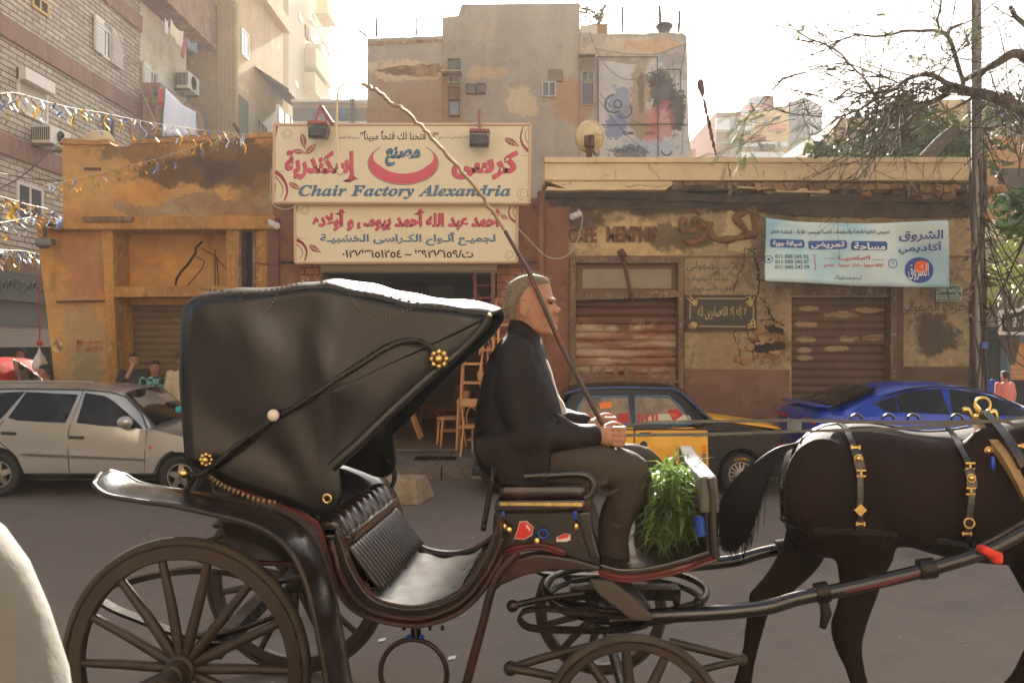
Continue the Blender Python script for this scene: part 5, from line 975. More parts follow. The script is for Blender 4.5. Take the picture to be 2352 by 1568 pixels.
cs = Car(r1, YS, 1.58, [(-260, 965, 955, .8), (-215, 905, 955, .78), (-150, 890, 958, .76), (60, 887, 966, .76), (200, 891, 976, .76), (262, 900, 981, .76), (300, 930, 983, .78), (340, 975, 986, .86), (352, 985, 987, .9), (430, 1002, 1006, .9), (500, 1020, 1026, .9), (530, 1040, 1045, .9)], 1092,
         [(-8, 1090, 50), (412, 1096, 50)], m_silver, -262, 532)
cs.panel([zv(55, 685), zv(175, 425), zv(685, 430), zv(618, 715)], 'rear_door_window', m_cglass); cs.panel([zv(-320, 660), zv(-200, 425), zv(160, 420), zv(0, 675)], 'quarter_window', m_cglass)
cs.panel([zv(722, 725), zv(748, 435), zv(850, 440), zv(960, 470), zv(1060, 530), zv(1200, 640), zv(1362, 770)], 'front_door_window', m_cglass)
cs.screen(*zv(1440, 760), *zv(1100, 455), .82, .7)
dw = [([zv(722, 415), zv(712, 480), zv(665, 735), zv(650, 800), zv(650, 1000), zv(665, 1200)]), ([zv(1385, 770), zv(1398, 790), zv(1385, 1000), zv(1380, 1215), zv(670, 1205)]), ([zv(30, 690), zv(-60, 800), zv(0, 900), zv(120, 1000), zv(210, 1200), zv(660, 1200)])]
for q in dw: cs.line(q, .006, 'door_gap', m_under, off=-.001)
for x in (20, 668): 
    cs.line([zv(x, 808 if x < 100 else 850), zv(x + 130, 815 if x < 100 else 855)], .018, 'door_handle', m_plas, off=.015, n=8)
cs.panel([zv(205, 1003), zv(1375, 1055), zv(1375, 1078), zv(205, 1030)], 'rubbing_strip', mat('grey_strip_plastic', C8(92, 84, 74), .6), off=.015, th=.03)
b = MB(); p = cs.pt(*zv(1210, 705), .1); b.ell(p, (.1, .06, .075)); b.build('wing_mirror', m_silver, r1, smooth=180)
cs.panel([zv(1422, 935), zv(1452, 937), zv(1452, 965), zv(1422, 963)], 'side_indicator', mat('amber_lamp', C8(190, 80, 40), .3, var=0))
b = MB(); b.tube([cs.pt(*zv(x, 372 + max(0, x - 700) * .07), -.1) + Vector((0, 0, .05)) for x in range(-500, 900, 100)], .02, 6); b.build('roof_rail', m_silver, r1, smooth=60)
cs.line([zv(-900, 405), zv(0, 398), zv(700, 404), zv(980, 425), zv(1130, 470), zv(1300, 620), zv(1395, 765)], .008, 'drip_rail', m_plas)
for wx, wz, r in cs.wh:
    wheel(r1, (wx, wz), r, YS + .03); wheel(r1, (wx, wz), r, YS + 1.58 - .2)
b = MB(); b.ell((F(265, 0, YS).x, YS + .6, 1.02), (.1, .14, .16)); b.ell((F(90, 0, YS).x, YS + .6, .98), (.1, .14, .16)); b.each('headrest', m_plas, r1, smooth=180)
b = MB(); b.obox(cs.pt(*zv(1700, 640)) + Vector((-.05, .35, .04)), (.22, .2, .07)); tag(b.build('blue_cloth', mat('turquoise_cloth', C8(30, 160, 170), .8), r1, bevel=.02))
# taxi
m_taxi = mat('taxi_black', C8(18, 15, 13), .38, 0, spec=.35, layers=[(C8(44, 37, 30), 1.5, .62, .25, .4, (1, 1, 1), 2)], var=.03); m_ty = mat('taxi_yellow', C8(232, 172, 30), .35, 0, coat=.4, layers=[(C8(190, 126, 24), 2, .58, .12, .5)], var=.05)
r2 = thing('taxi', F(1450, 1130, 10.3), 'black and yellow saloon taxi with blue window trim parked behind the driver', 'taxi', 'cars parked along the kerb'); YT = 10.2
z6c = ZM(1150, 1050, 2.54); zh = ZM(1650, 940, 2.157)
ct = Car(r2, YT, 1.5, [(1096, 1010, 1012, .9), (1110, 985, 988, .9), (1240, 978, 982, .88), (1262, 972, 982, .84), (1312, 905, 981, .76), (1340, 893, 980, .75), (1440, 889, 980, .75), (1545, 892, 979, .75), (1572, 902, 978, .76), (1628, 962, 974, .84), (1642, 968, 973, .9), (1700, 972, 978, .9), (1790, 988, 994, .9), (1808, 1000, 1008, .88)], 1095,
         [(1212, 1089, 46), (1703, 1089, 46)], m_taxi, 1096, 1810)
ct.panel([(1262, 984), (1440, 982), (1455, 982), (1457, 1085), (1270, 1085), (1262, 1050)], 'rear_door', m_ty, off=.004); fd = ct.panel([(1459, 982), (1600, 980), (1625, 985), (1627, 1085), (1459, 1085)], 'front_door', m_ty, off=.004)
m_tb = mat('trim_blue', C8(74, 120, 150), .5, var=.05)
m_tp = mat('taxi_pane', C8(150, 128, 96), .12, layers=[(C8(70, 54, 42), 5, .5, .15, .7)], var=.1)
wq = ([(1322, 974), (1330, 935), (1345, 914), (1446, 912), (1450, 974)], [(1462, 974), (1462, 911), (1540, 912), (1566, 935), (1592, 974)])
for q, nm in zip(wq, ('rear_window', 'front_window')):
    o = ct.panel(q, nm, m_tp); ct.line(q + [q[0]], .011, 'window_trim', m_tb, o, off=.01)
m_tr = mat('seat_red', C8(170, 40, 32), .6, var=.05); m_to = mat('seat_orange', C8(226, 120, 30), .6, var=0)
for q, m, nm in (([(1340, 974), (1345, 955), (1362, 952), (1366, 974)], m_tr, 'seat_cover'), ([(1372, 974), (1374, 952), (1384, 946), (1402, 946), (1410, 954), (1412, 974)], m_tr, 'seat_cover'), ([(1418, 974), (1420, 950), (1446, 950), (1446, 974)], m_tr, 'seat_cover'), ([(1384, 958), (1388, 954), (1400, 954), (1404, 958), (1394, 968)], m_to, 'gem_motif'), ([(1378, 926), (1408, 924), (1408, 938), (1380, 940)], m_to, 'sticker'),
                 ([(1535, 942), (1560, 940), (1572, 954), (1548, 968)], m_tr, 'seat_cover'), ([(1542, 950), (1554, 948), (1558, 956), (1548, 961)], m_to, 'gem_motif')): ct.panel(q, nm, m, off=.009)
for x in (1484, 1498, 1507, 1466, 1474): ct.panel([(x, 974), (x, 950), (x + 6, 949), (x + 6, 974)], 'red_decal', m_tr, off=.009)
ct.panel([(1476, 970), (1592, 970), (1586, 955), (1560, 950), (1500, 952)], 'painted_reflection', mat('pale_reflection', C8(186, 176, 150), .4), off=.0075)  # pale reflection painted onto the front window as a panel
ct.line([(1300, 905), (1345, 894), (1440, 891), (1550, 894), (1575, 906), (1640, 968)], .010, 'drip_rail', mat('rail_blue', C8(64, 84, 140), .4, var=0), off=.006)
ct.line([(1262, 987), (1400, 986), (1627, 986), (1790, 1000)], .009, 'waist_trim', m_plas, off=.008)
for x in (1470, 1300): ct.line([(x, 997), (x + 24, 996)], .022, 'door_handle', m_plas, off=.018, n=8)
ct.screen(1632, 964, 1572, 901, .8, .7); ct.screen(1262, 973, 1315, 904, .78, .7, 'rear_screen')
b = MB(); p = ct.pt(1600, 972, .09); b.ell(p, (.07, .07, .055)); b.build('wing_mirror', m_plas, r2, smooth=180)
b = MB(); a = F(1640, 965, YT + .1); c = F(1795, 987, YT + .1); b.grid(lambda u, v: Vector((lerp(a.x, c.x, u), YT + .1 + 1.28 * v, lerp(a.z, c.z, u) + .008 + .03 * (1 - (2 * v - 1) ** 2))), 6, 6); b.build('bonnet', m_ty, r2, smooth=60, solid=.01)
b = MB(); a = F(1102, 1070, YT); c = F(1136, 1092, YT); b.box(a.x - .09, c.x, YT - .02, YT + 1.52, c.z, a.z); b.build('rear_bumper', m_plas, r2, bevel=.02); b = MB(); b.box(a.x - .1, c.x, YT - .025, YT + 1.525, c.z - .03, c.z); b.build('bumper_trim', m_chrome, r2)
b = MB(); a = F(1785, 1020, YT); c = F(1815, 1045, YT); b.box(a.x, c.x + .03, YT, YT + 1.5, c.z, a.z); b.build('front_bumper', mat('red_bumper', C8(120, 40, 36), .6), r2, bevel=.02)
for k, (c_, y_) in enumerate((('orange', 1022), ('orange', 1031), ('grey', 1040), ('brown', 1048), ('grey', 1057))): ct.panel([(1612, y_), (1622, y_), (1622, y_ + 7), (1612, y_ + 7)], 'sticker', {'orange': m_to, 'grey': m_metal, 'brown': m_rust}[c_], off=.009)
text('KOZY', lambda u, v: ct.pt(lerp(1590, 1612, u), lerp(1004, 996, v), .012), m_plas, r2, 'door_lettering', th=0); b = MB(); c_ = ct.pt(1478, 1021, .012); b.ring(c_, .012, .045, .006, (1, 0, 0), (0, 0, 1), 16); b.ell(c_, (.012, .004, .012), 8, 6); b.build('round_badge', m_plas, r2)
for (wx, wz, r), in zip(ct.wh):
    o = wheel(r2, (wx, wz), r, YT + .02, 14); wheel(r2, (wx, wz), r, YT + 1.3, 5)
    b = MB(); m_yl = mat('tyre_lettering', C8(190, 150, 60), .8, var=0)
    text('CILEBO', lambda u, v: Vector((wx + (r * (.74 + .12 * v)) * math.cos(R(118 - 56 * u)), YT - .014, wz + (r * (.74 + .12 * v)) * math.sin(R(118 - 56 * u)))), m_yl, o, 'tyre_lettering', bold=.02)
# blue saloon
m_blu = mat('blue_paint', C8(10, 58, 165), .25, .3, coat=.3, var=.015)
r3 = thing('parked_car', F(2100, 1130, 10.3), 'bright blue saloon car parked beyond the horse', 'car', 'cars parked along the kerb'); YB3 = 10.0
cb_ = Car(r3, YB3, 1.62, [(1880, 975, 978, .9), (1888, 948, 956, .9), (1910, 943, 956, .88), (1945, 940, 957, .84), (2015, 911, 957, .76), (2062, 896, 957, .72), (2120, 887, 957, .72), (2210, 888, 957, .72), (2280, 897, 958, .73), (2340, 917, 960, .76), (2420, 952, 966, .86), (2440, 958, 964, .9), (2520, 968, 976, .9), (2600, 990, 1000, .9)], 1098, [(1985, 1085, 50), (2470, 1085, 50)], m_blu, 1880, 2605)
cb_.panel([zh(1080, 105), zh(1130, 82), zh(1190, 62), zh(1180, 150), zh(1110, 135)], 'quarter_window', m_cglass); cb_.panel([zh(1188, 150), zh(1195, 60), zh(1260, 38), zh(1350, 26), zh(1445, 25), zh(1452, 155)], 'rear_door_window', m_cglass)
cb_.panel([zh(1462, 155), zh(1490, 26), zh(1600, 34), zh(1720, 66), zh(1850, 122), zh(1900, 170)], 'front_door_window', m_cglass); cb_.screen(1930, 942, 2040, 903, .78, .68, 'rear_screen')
cb_.line([zh(1060, 112), zh(1140, 64), zh(1250, 28), zh(1400, 12), zh(1560, 18), zh(1720, 52), zh(1860, 118)], .012, 'window_trim', m_plas)
xr = F(1880, 0, YB3).x
b = MB(); b.pbox(1878, 1882, 972, 984, YB3 + .1, .01); b.box(xr - .02, xr + .08, YB3 + .12, YB3 + .5, .87, .92); b.box(xr - .02, xr + .08, YB3 + 1.1, YB3 + 1.5, .87, .92); b.build('tail_lamp', m_redl, r3)
cb_.panel([(1888, 974), (1930, 975), (1955, 978), (1930, 984), (1888, 983)], 'tail_lamp', m_redl, off=.004)
b = MB(); b.box(xr - .03, xr - .01, YB3 + .55, YB3 + 1.05, .72, .86); b.build('number_plate', m_white, r3)
b = MB(); b.obox((xr + .12, YB3 + .81, F(0, 936, YB3).z), (.2, 1.3, .02)); b.build('spoiler', m_blu, r3, bevel=.008)
for wx, wz, r in cb_.wh: wheel(r3, (wx, wz), r, YB3 + .03); wheel(r3, (wx, wz), r, YB3 + 1.4)
# red car in the side street with a tarpaulin over its load
r4 = thing('red_car', F(-60, 1000, 14), 'red car parked in the side street behind the silver estate', 'car', 'cars parked in the side street'); m_rp = mat('red_paint', C8(176, 28, 20), .3, coat=.6, var=.05)
c4 = Car(r4, 13.6, 1.6, [(-500, 900, 905, .9), (-400, 890, 900, .88), (-350, 840, 898, .76), (-260, 828, 896, .76), (-50, 826, 896, .76), (-22, 832, 896, .77), (0, 895, 898, .84), (8, 905, 906, .9)], 985, [(-400, 985, 42), (-60, 985, 42)], m_rp, -500, 10)
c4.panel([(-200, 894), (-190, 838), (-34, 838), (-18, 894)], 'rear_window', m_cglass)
for wx, wz, r in c4.wh: wheel(r4, (wx, wz), r, 13.65)
b = MB(); z2_ = z2; T = [F(*z2(90, 1190), 14.2), F(*z2(180, 1215), 14.2), F(*z2(275, 1320), 14.2), F(*z2(300, 1500), 14.2), F(*z2(60, 1500), 14.2)]
b.grid(lambda u, v: F(*z2(lerp(85, 280, u) + v * 40, lerp(1195, 1330, u ** 1.3) + v * 190 * (1 - u * .3)), 14.0 + v * .3 + .06 * math.sin(u * 17 + v * 4)) , 24, 8); tag(b.build('tarpaulin', mat('tarpaulin', C8(176, 170, 158), .35, layers=[(C8(40, 38, 36), 2, .5, .08, .9)]), None, smooth=180, solid=.02), 'crumpled grey and black tarpaulin sheet slumped behind the red car', 'tarpaulin')
# ================================================================== HORSE CARRIAGE
UX, UY = .9953, -.0971; VX, VY = .0971, .9953; OX_, OY_ = -1.27, 4.127; VB = Vector((VX, VY, 0)); UA = Vector((UX, UY, 0))
def Lc(a, b_, z): return Vector((OX_ + a * UX + b_ * VX, OY_ + a * UY + b_ * VY, z))
def Ca(x, y, b_):                                  # pixel -> (along, up) on the carriage plane b = const
    k = (x - CX) / FL; a = (k * (OY_ + b_ * VY) - OX_ - b_ * VX) / (UX - k * UY); Y = OY_ + a * UY + b_ * VY; return a, CAMH - (y - CY) / FL * Y
def C(x, y, b_): a, z = Ca(x, y, b_); return Lc(a, b_, z)
def chain(b, pts, n=10, sub=3, flat=1.0):           # limb: [(point, radius)] -> tapering tube with round ends
    P = smooth_path([p for p, r in pts], sub); rr_ = []
    for i in range(len(pts) - 1):
        for k in range(sub): rr_.append(lerp(pts[i][1], pts[i + 1][1], (k / sub) ** 1 * (1)))
    rr_.append(pts[-1][1]); b.tube(P, rr_, n, flat=flat)
    for p, r in (pts[0], pts[-1]): b.ell(p, (r * .97, r * .97, r * .97), 10, 8)
    return b
m_leather = mat('hood_leather', C8(17, 15, 15), .3, 0, spec=.42, layers=[(C8(27, 23, 20), 1.6, .52, .25, .7, (1, 1, 1), 3), (C8(36, 30, 25), 2.6, .66, .15, .4, (1, 1, .3), 3)], bump=.12, bn=9, bstretch=(1, 1, .5), var=.04, vn=14)
m_lac = mat('black_lacquer', C8(25, 17, 13), .22, 0, layers=[(C8(42, 30, 23), 6, .6, .08, .6), (C8(64, 50, 40), 30, .68, .04, .5)], bump=.12, bn=50, coat=.3, var=.1)
m_lacr = mat('worn_red_lacquer', C8(62, 32, 24), .35, 0, layers=[(C8(34, 26, 22), 4, .5, .1, .9), (C8(116, 48, 34), 9, .64, .05, .6)], bump=.15, bn=40)
m_redline = mat('red_coachline', C8(100, 34, 28), .4, layers=[(C8(60, 32, 26), 9, .55, .1, .8)], var=.1); m_brass = mat('brass', C8(216, 186, 118), .25, 1, layers=[(C8(164, 130, 72), 20, .55, .1, .6)], var=.1)
m_tuft = mat('brown_leather', C8(36, 25, 20), .34, 0, layers=[(C8(80, 56, 42), 6, .58, .1, .6)], bump=.25, bn=16, coat=.2); m_wood = mat('wheel_wood', C8(44, 33, 24), .5, 0, layers=[(C8(62, 48, 34), 3, .55, .1, .7), (C8(36, 29, 23), 7, .58, .08, .7)], bump=.25, bn=50, var=.12)
m_wtyre = mat('wheel_rubber', C8(52, 45, 36), .75, layers=[(C8(80, 68, 52), 5, .56, .1, .7)], bump=.3, bn=60); m_iron = mat('black_iron', C8(33, 26, 22), .3, .5, layers=[(C8(66, 48, 36), 12, .6, .08, .6)], bump=.2, bn=70)
m_sheet = mat('floor_sheet', C8(104, 107, 110), .42, .35, layers=[(C8(92, 88, 84), 2, .55, .12, .8), (C8(150, 150, 148), 6, .62, .08, .5)], bump=.25, bn=6, var=.08); m_bluebead = mat('blue_bead', C8(24, 64, 160), .3, var=0); m_redw = mat('red_sticker', C8(196, 40, 36), .5, var=.1)
cr_ = thing('horse_carriage', Lc(.9, 0, 0), 'black lacquered four-wheeled horse carriage with a folded-down leather hood and brass fittings', 'carriage')
# ---- wheels
def cwheel(c, Rw, nsp, a0, name='wheel', hubr=.062):
    c = Vector(c); Z = Vector((0, 0, 1)); w_ = None; b = MB()
    b.ring(c, Rw * .83, Rw * .945, .045, UA, Z, 56); o = b.build(name, m_wood, cr_, smooth=40, bevel=.006)
    b = MB(); b.torus(c, Rw - .019, .021, UA, Z, 64, 10, flat=1.15); b.build('tyre', m_wtyre, o, smooth=180)
    b = MB(); b.ring(c, Rw * .94, Rw - .028, .05, UA, Z, 56); b.build('iron_band', m_iron, o)
    for k in range(nsp):
        a = a0 + 2 * math.pi * k / nsp; d = UA * math.cos(a) + Z * math.sin(a); b = MB(); b.tube([c + d * hubr * .8 - VB * .015, c + d * Rw * .2 - VB * .012, c + d * Rw * .5, c + d * Rw * .86], [.016, .023, .0215, .0175], 8); b.build('spoke', m_wood, o, smooth=60)
    b = MB(); P = [(-.19, .0), (-.19, .026), (-.175, .034), (-.12, .036), (-.115, .046), (-.06, .052), (-.05, hubr), (.04, hubr), (.05, .05), (.1, .046), (.1, 0)]
    b.loft([[c + VB * q * (Rw / .53) ** .5 + (UA * math.cos(t) + Z * math.sin(t)) * r for t in [2 * math.pi * i / 20 for i in range(20)]] for q, r in P]); b.build('hub', m_wood, o, smooth=35)
    return o
RW = .528; ra, rz_ = Ca(425, 1530, -.65)
cwheel(C(425, 1530, -.65), RW, 14, 0.0); cwheel(Lc(ra - .0, .65, rz_), RW, 14, .2)
fa, fz_ = Ca(1455, 1665, -.65); cwheel(C(1455, 1665, -.65), .354, 12, .1, hubr=.05); cwheel(C(1379, 1398, .65), .354, 12, .3, hubr=.05)
b = MB(); b.tube([C(425, 1530, -.65), Lc(ra, .65, rz_)], .026, 10); b.tube([C(1455, 1665, -.65), C(1379, 1398, .65)], .024, 10); b.obox(Lc(ra, 0, rz_ + .01), (.07, 1.0, .07)); b.each('axle', m_iron, cr_, smooth=50)
# ---- curved tub: near and far side rims
z4 = ZM(700, 1120, 2.867); z3 = ZM(100, 1120, 2.866)
up = sp2([Ca(*z4(*p), -.48) for p in [(345, 480), (390, 600), (430, 730), (500, 860), (580, 960), (700, 1020), (900, 1045), (1100, 1000), (1280, 880), (1370, 740), (1440, 600), (1500, 400)]], 5)
lo = sp2([Ca(*z4(*p), -.48) for p in [(290, 640), (315, 780), (350, 890), (420, 1010), (530, 1090), (690, 1140), (860, 1165), (1010, 1150), (1190, 1085), (1340, 960), (1450, 800), (1520, 680)]], 5)
for s_ in (-1, 1):
    b = MB(); b.loft([[Lc(p[0], s_ * .48, p[1]), Lc(p[0], s_ * .43, p[1]), Lc(q[0], s_ * .43, q[1]), Lc(q[0], s_ * .48, q[1])] for p, q in zip(up, lo)]); b.build('side_rim', m_lac, cr_, smooth=40, bevel=.008)
    b = MB(); mid = [Lc(lerp(p[0], q[0], .55), s_ * .485, lerp(p[1], q[1], .55)) for p, q in zip(up, lo)]; b.tube(mid, .012, 6); b.tube([Lc(p[0], s_ * .46, p[1]) for p in up], .014, 6); b.tube([Lc(q[0], s_ * .487, q[1] + .004) for q in lo], .012, 6); b.build('rim_moulding', m_lacr, cr_, smooth=60)
fl = [(p[0], p[1] - .025) for p in up]
b = MB(); b.grid(lambda u, v: Lc(*[(lambda i, t: (lerp(fl[i][0], fl[i + 1][0], t), lerp(-.43, .43, v), lerp(fl[i][1], fl[i + 1][1], t)))(min(len(fl) - 2, int(u * (len(fl) - 1))), u * (len(fl) - 1) - min(len(fl) - 2, int(u * (len(fl) - 1))))][0]), 50, 6); b.build('tub_floor', m_lac, cr_, smooth=60, solid=.02)
fm = [p for p in fl if 1.0 > p[0] > -1][0:]; s0 = [i for i, p in enumerate(fl) if p[0] > .62][0]; s1_ = [i for i, p in enumerate(fl) if p[0] > 1.1][0]
b = MB(); seg = fl[s0:s1_]; b.loft([[Lc(p[0], lerp(-.425, .40, k / 8), p[1] + .016 + .006 * math.sin(k * 2.1 + i)) for k in range(9)] for i, p in enumerate(seg)], cap=False, closed=False); b.build('metal_floor_sheet', m_sheet, cr_, smooth=180)
# ---- rear body under the seat, seat, hood
def pl(pts, b0, b1, name, m, bev=.01, smooth=None):
    q = [Ca(x, y, b0) for x, y in pts]; b = MB(); b.ext([Lc(a, b0, z) for a, z in q], VB * (b1 - b0)); return b.build(name, m, cr_, bevel=bev, smooth=smooth)
pl([(478, 1088), (520, 1108), (600, 1134), (690, 1168), (730, 1195), (748, 1240), (756, 1290), (700, 1302), (560, 1300), (515, 1250), (492, 1170)], -.46, .46, 'seat_body', m_lac, .015)
b = MB(); b.tube([C(x, y, -.468) for x, y in sp2([(478, 1092), (540, 1122), (620, 1150), (690, 1180), (728, 1205), (745, 1245), (752, 1290)])], .009, 6); b.tube([C(700, 1296, -.468), C(620, 1292, -.468), C(560, 1290, -.468)], .006, 6); b.build('red_coachline', m_redline, cr_)
sa, sz = .60, 1.08
def tufted(fn, nu, nv, name, kx, kz, amp):
    b = MB(); b.grid(lambda u, v: fn(u, v, amp * (abs(math.sin(u * kx * math.pi) * math.sin(v * kz * math.pi)) ** .5)), nu, nv); return b.build(name, m_tuft, cr_, smooth=180, solid=.02)
tufted(lambda u, v, h: Lc(lerp(.02, sa + .02, v), lerp(-.44, .44, u), sz - .03 - .055 * max(0, v - .9) / .1 + h), 48, 30, 'seat_cushion', 9, 4, .05)
tufted(lambda u, v, h: Lc(.12 - .16 * v + h, lerp(-.44, .44, u), sz - .02 + .55 * v), 48, 24, 'seat_backrest', 8, 4, .05)
b = MB(); b.loft([[Lc(sa - .1, -.45, sz - .092), Lc(sa + .03, -.45, sz - .092), Lc(sa + .035, -.45, sz - .05), Lc(sa - .1, -.45, sz - .05)], [Lc(sa - .1, .45, sz - .092), Lc(sa + .03, .45, sz - .092), Lc(sa + .035, .45, sz - .05), Lc(sa - .1, .45, sz - .05)]]); b.build('seat_rail', m_lac, cr_, bevel=.01)
b = MB(); b.loft([[Lc(sa + .034, -.4, sz - .084), Lc(sa + .036, -.4, sz - .06), Lc(sa + .037, .4, sz - .06), Lc(sa + .035, .4, sz - .084)]] * 1 + [[Lc(sa + .037, -.4, sz - .084), Lc(sa + .04, -.4, sz - .06), Lc(sa + .041, .4, sz - .06), Lc(sa + .039, .4, sz - .084)]]); b.build('gilded_strip', mat('gilt_strip', C8(128, 84, 40), .5, layers=[(C8(60, 40, 26), 40, .5, .06, .9)]), cr_)
tufted(lambda u, v, h: Lc(sa + .0 + .15 * v + h * .8, lerp(-.43, .43, u), lerp(sz - .09, .79, v)), 120, 6, 'pleated_apron', 20, .5, .02)
z2b = ZM(400, 640, 2.45)
def hwid(a): t = max(0, min(1, (a - .5) / .7)); return .5 - .22 * t * t * (3 - 2 * t)
def HC(x, y, off=0):                                # pixel -> (along, up) on the hood side, which narrows to the front
    w_ = .5
    for _ in range(5): a, z = Ca(x, y, -w_ - off); w_ = hwid(a)
    return a, z
def HP(x, y, off): a, z = HC(x, y, off); return Lc(a, -hwid(a) - off, z)
top = sp2([HC(x, y) for x, y in [(428, 1062), (422, 960), (418, 860), (422, 740), (430, 690), (445, 668), (475, 657), (560, 653), (640, 646), (700, 637), (740, 634), (790, 643), (860, 660), (940, 678), (1020, 693), (1090, 707), (1122, 722)]], 4)
top = [(a, z - .052 * max(0, min(1, (i - 10) / 10)) * (1 if i < 52 else max(.45, 1 - (i - 52) / 18))) for i, (a, z) in enumerate(top)]
fr_ = sp2([HC(x, y) for x, y in [(1122, 722), (1116, 742), (1088, 776), (1040, 818), (990, 858), (900, 940), (820, 1018), (760, 1072), (748, 1092), (768, 1112), (784, 1136), (782, 1152), (770, 1170), (748, 1182), (720, 1180), (680, 1164), (600, 1136), (520, 1108), (478, 1086), (428, 1062)]], 3)
outl = top + fr_[1:-1]; cen = (sum(p[0] for p in outl) / len(outl), sum(p[1] for p in outl) / len(outl))
cen = Ca(760, 900, -.5); piv = Ca(745, 1130, -.5)
def hoodside(s_):
    rings = []; NR = 14; rnd = random.Random(3 + s_)
    for j in range(NR + 1):
        t = j / NR; ring_ = []
        for p in outl:
            a, z = lerp(cen[0], p[0], t), lerp(cen[1], p[1], t); ang = math.atan2(z - piv[1], a - piv[0]); d = math.hypot(a - piv[0], z - piv[1])
            fold = .016 * math.sin(ang * 9 + .6) * min(1, d / .5) * (1 - t ** 4) + .06 * (mnoise.noise(Vector((a * 2.2, z * 1.6, s_))) - .1) * (1 - t ** 3) + .022 * mnoise.noise(Vector((a * 7 + z * 3, z * 3.2, s_ * 3 + 1))) * (1 - t ** 6)
            bul = .02 * (1 - t ** 2) - .02 * math.exp(-((z - (top[26][1] - .1)) / .1) ** 2) * 0
            ring_.append(Lc(a, s_ * (hwid(a) + bul + fold), z))
        rings.append(ring_)
    b = MB(); b.loft(rings, cap=False); return b.build('hood_side', m_leather, hood, smooth=180, solid=.012)
hood = MB()
prof_b = [-.5, -.49, -.46, -.4, -.25, 0, .25, .4, .46, .49, .5]; prof_h = [0, .013, .025, .04, .055, .066, .055, .04, .025, .013, 0]
nt = []
for i, p in enumerate(top):
    q0, q1 = top[max(0, i - 1)], top[min(len(top) - 1, i + 1)]; dx, dz = q1[0] - q0[0], q1[1] - q0[1]; l = math.hypot(dx, dz); nt.append((-dz / l, dx / l))
hood.loft([[Lc(p[0] + n[0] * h * .9 * min(1, .35 + i / 12), bb * hwid(p[0]) / .5, p[1] + n[1] * h * .9 * min(1, .35 + i / 12) + .004 * math.sin(i * .9 + bb * 9)) for bb, h in zip(prof_b, prof_h)] for i, (p, n) in enumerate(zip(top, nt))], cap=False, closed=False)
hood = hood.build('hood', m_leather, cr_, smooth=180, solid=.012)
for s_ in (-1, 1): hoodside(s_)
m_stitch = mat('pale_stitching', C8(150, 138, 118), .8, var=0)
def dashes(b, pts, bb, r, dl=3):
    P = [HP(x, y, -.5 - bb) for x, y in sp2(pts, 8)]
    for i in range(0, len(P) - 1, 2): b.tube([P[i], P[i].lerp(P[i + 1], .7)], r, 4)
b = MB(); dashes(b, [z2b(*p) for p in [(215, 160), (300, 165), (480, 180), (640, 165), (760, 140), (880, 102), (1000, 135), (1150, 170), (1350, 205), (1560, 250), (1760, 275), (1900, 290)]], -.512, .006)
for q in ([(455, 200), (465, 260), (500, 315), (545, 340), (600, 310), (640, 260), (680, 185)], [(1110, 190), (1150, 260), (1220, 320), (1300, 350), (1400, 310), (1490, 275)]): dashes(b, [z2b(*p) for p in q], -.517, .004)
b.build('seam_stitching', mat('brown_stitching', C8(104, 90, 72), .8, var=0), hood)
b = MB(); b.tube([HP(x, y, .005) for x, y in sp2([(1122, 724), (1114, 744), (1086, 778), (1040, 820), (990, 860), (900, 942), (820, 1020), (762, 1072)])], [.02, .026] * 1, 8); b.build('hood_front_bow', m_leather, hood, smooth=60)
b = MB(); b.tube([HP(x, y, .04) for x, y in sp2([z2b(*p) for p in [(95, 1250), (170, 1275), (240, 1265), (300, 1220), (400, 1130), (520, 1040), (640, 950), (780, 870), (950, 755), (1130, 640), (1300, 530), (1400, 480), (1480, 468), (1560, 485), (1620, 530), (1645, 570)]])], .0145, 8); b.build('landau_iron', m_iron, cr_, smooth=60)
def flower(p, r, label='brass_rosette'):
    b = MB()
    for k in range(8):
        a = k * math.pi / 4; d = UA * math.cos(a) + Vector((0, 0, 1)) * math.sin(a); b.ell(p + d * r * .7, (r * .3, .012, r * .3), 8, 6)
    b.ell(p - VB * .012, (r * .42, r * .35, r * .42), 14, 8); return b.build(label, m_brass, cr_, smooth=180)
flower(HP(*z2b(1645, 578), .06), .045); flower(C(*z2b(255, 1180), -.555), .032)
b = MB(); b.ell(C(*z2b(118, 1262), -.565), (.021, .021, .021), 14, 10); b.build('brass_knob', m_brass, cr_, smooth=180)
b = MB(); b.ell(C(*z2b(655, 915), -.57), (.025, .02, .025), 14, 10); b.build('white_knob', mat('bone_white', C8(206, 198, 180), .4, var=.05), cr_, smooth=180)
b = MB(); b.torus(C(*z2b(977, 1412), -.53), .017, .006, UA, Vector((0, 0, 1)), 20, 6); b.build('brass_ring', m_brass, hood, smooth=180)
b = MB(); b.ell(HP(1124, 726, 0), (.014, .014, .014), 10, 8); b.build('bow_tip', m_brass, hood, smooth=180)
b = MB(); dashes(b, [z2b(*p) for p in [(275, 1280), (340, 1330), (440, 1375), (560, 1420), (680, 1440)]], -.515, .011); b.build('gilt_braid', mat('gilt_braid', C8(150, 128, 84), .7, bump=.5), hood)
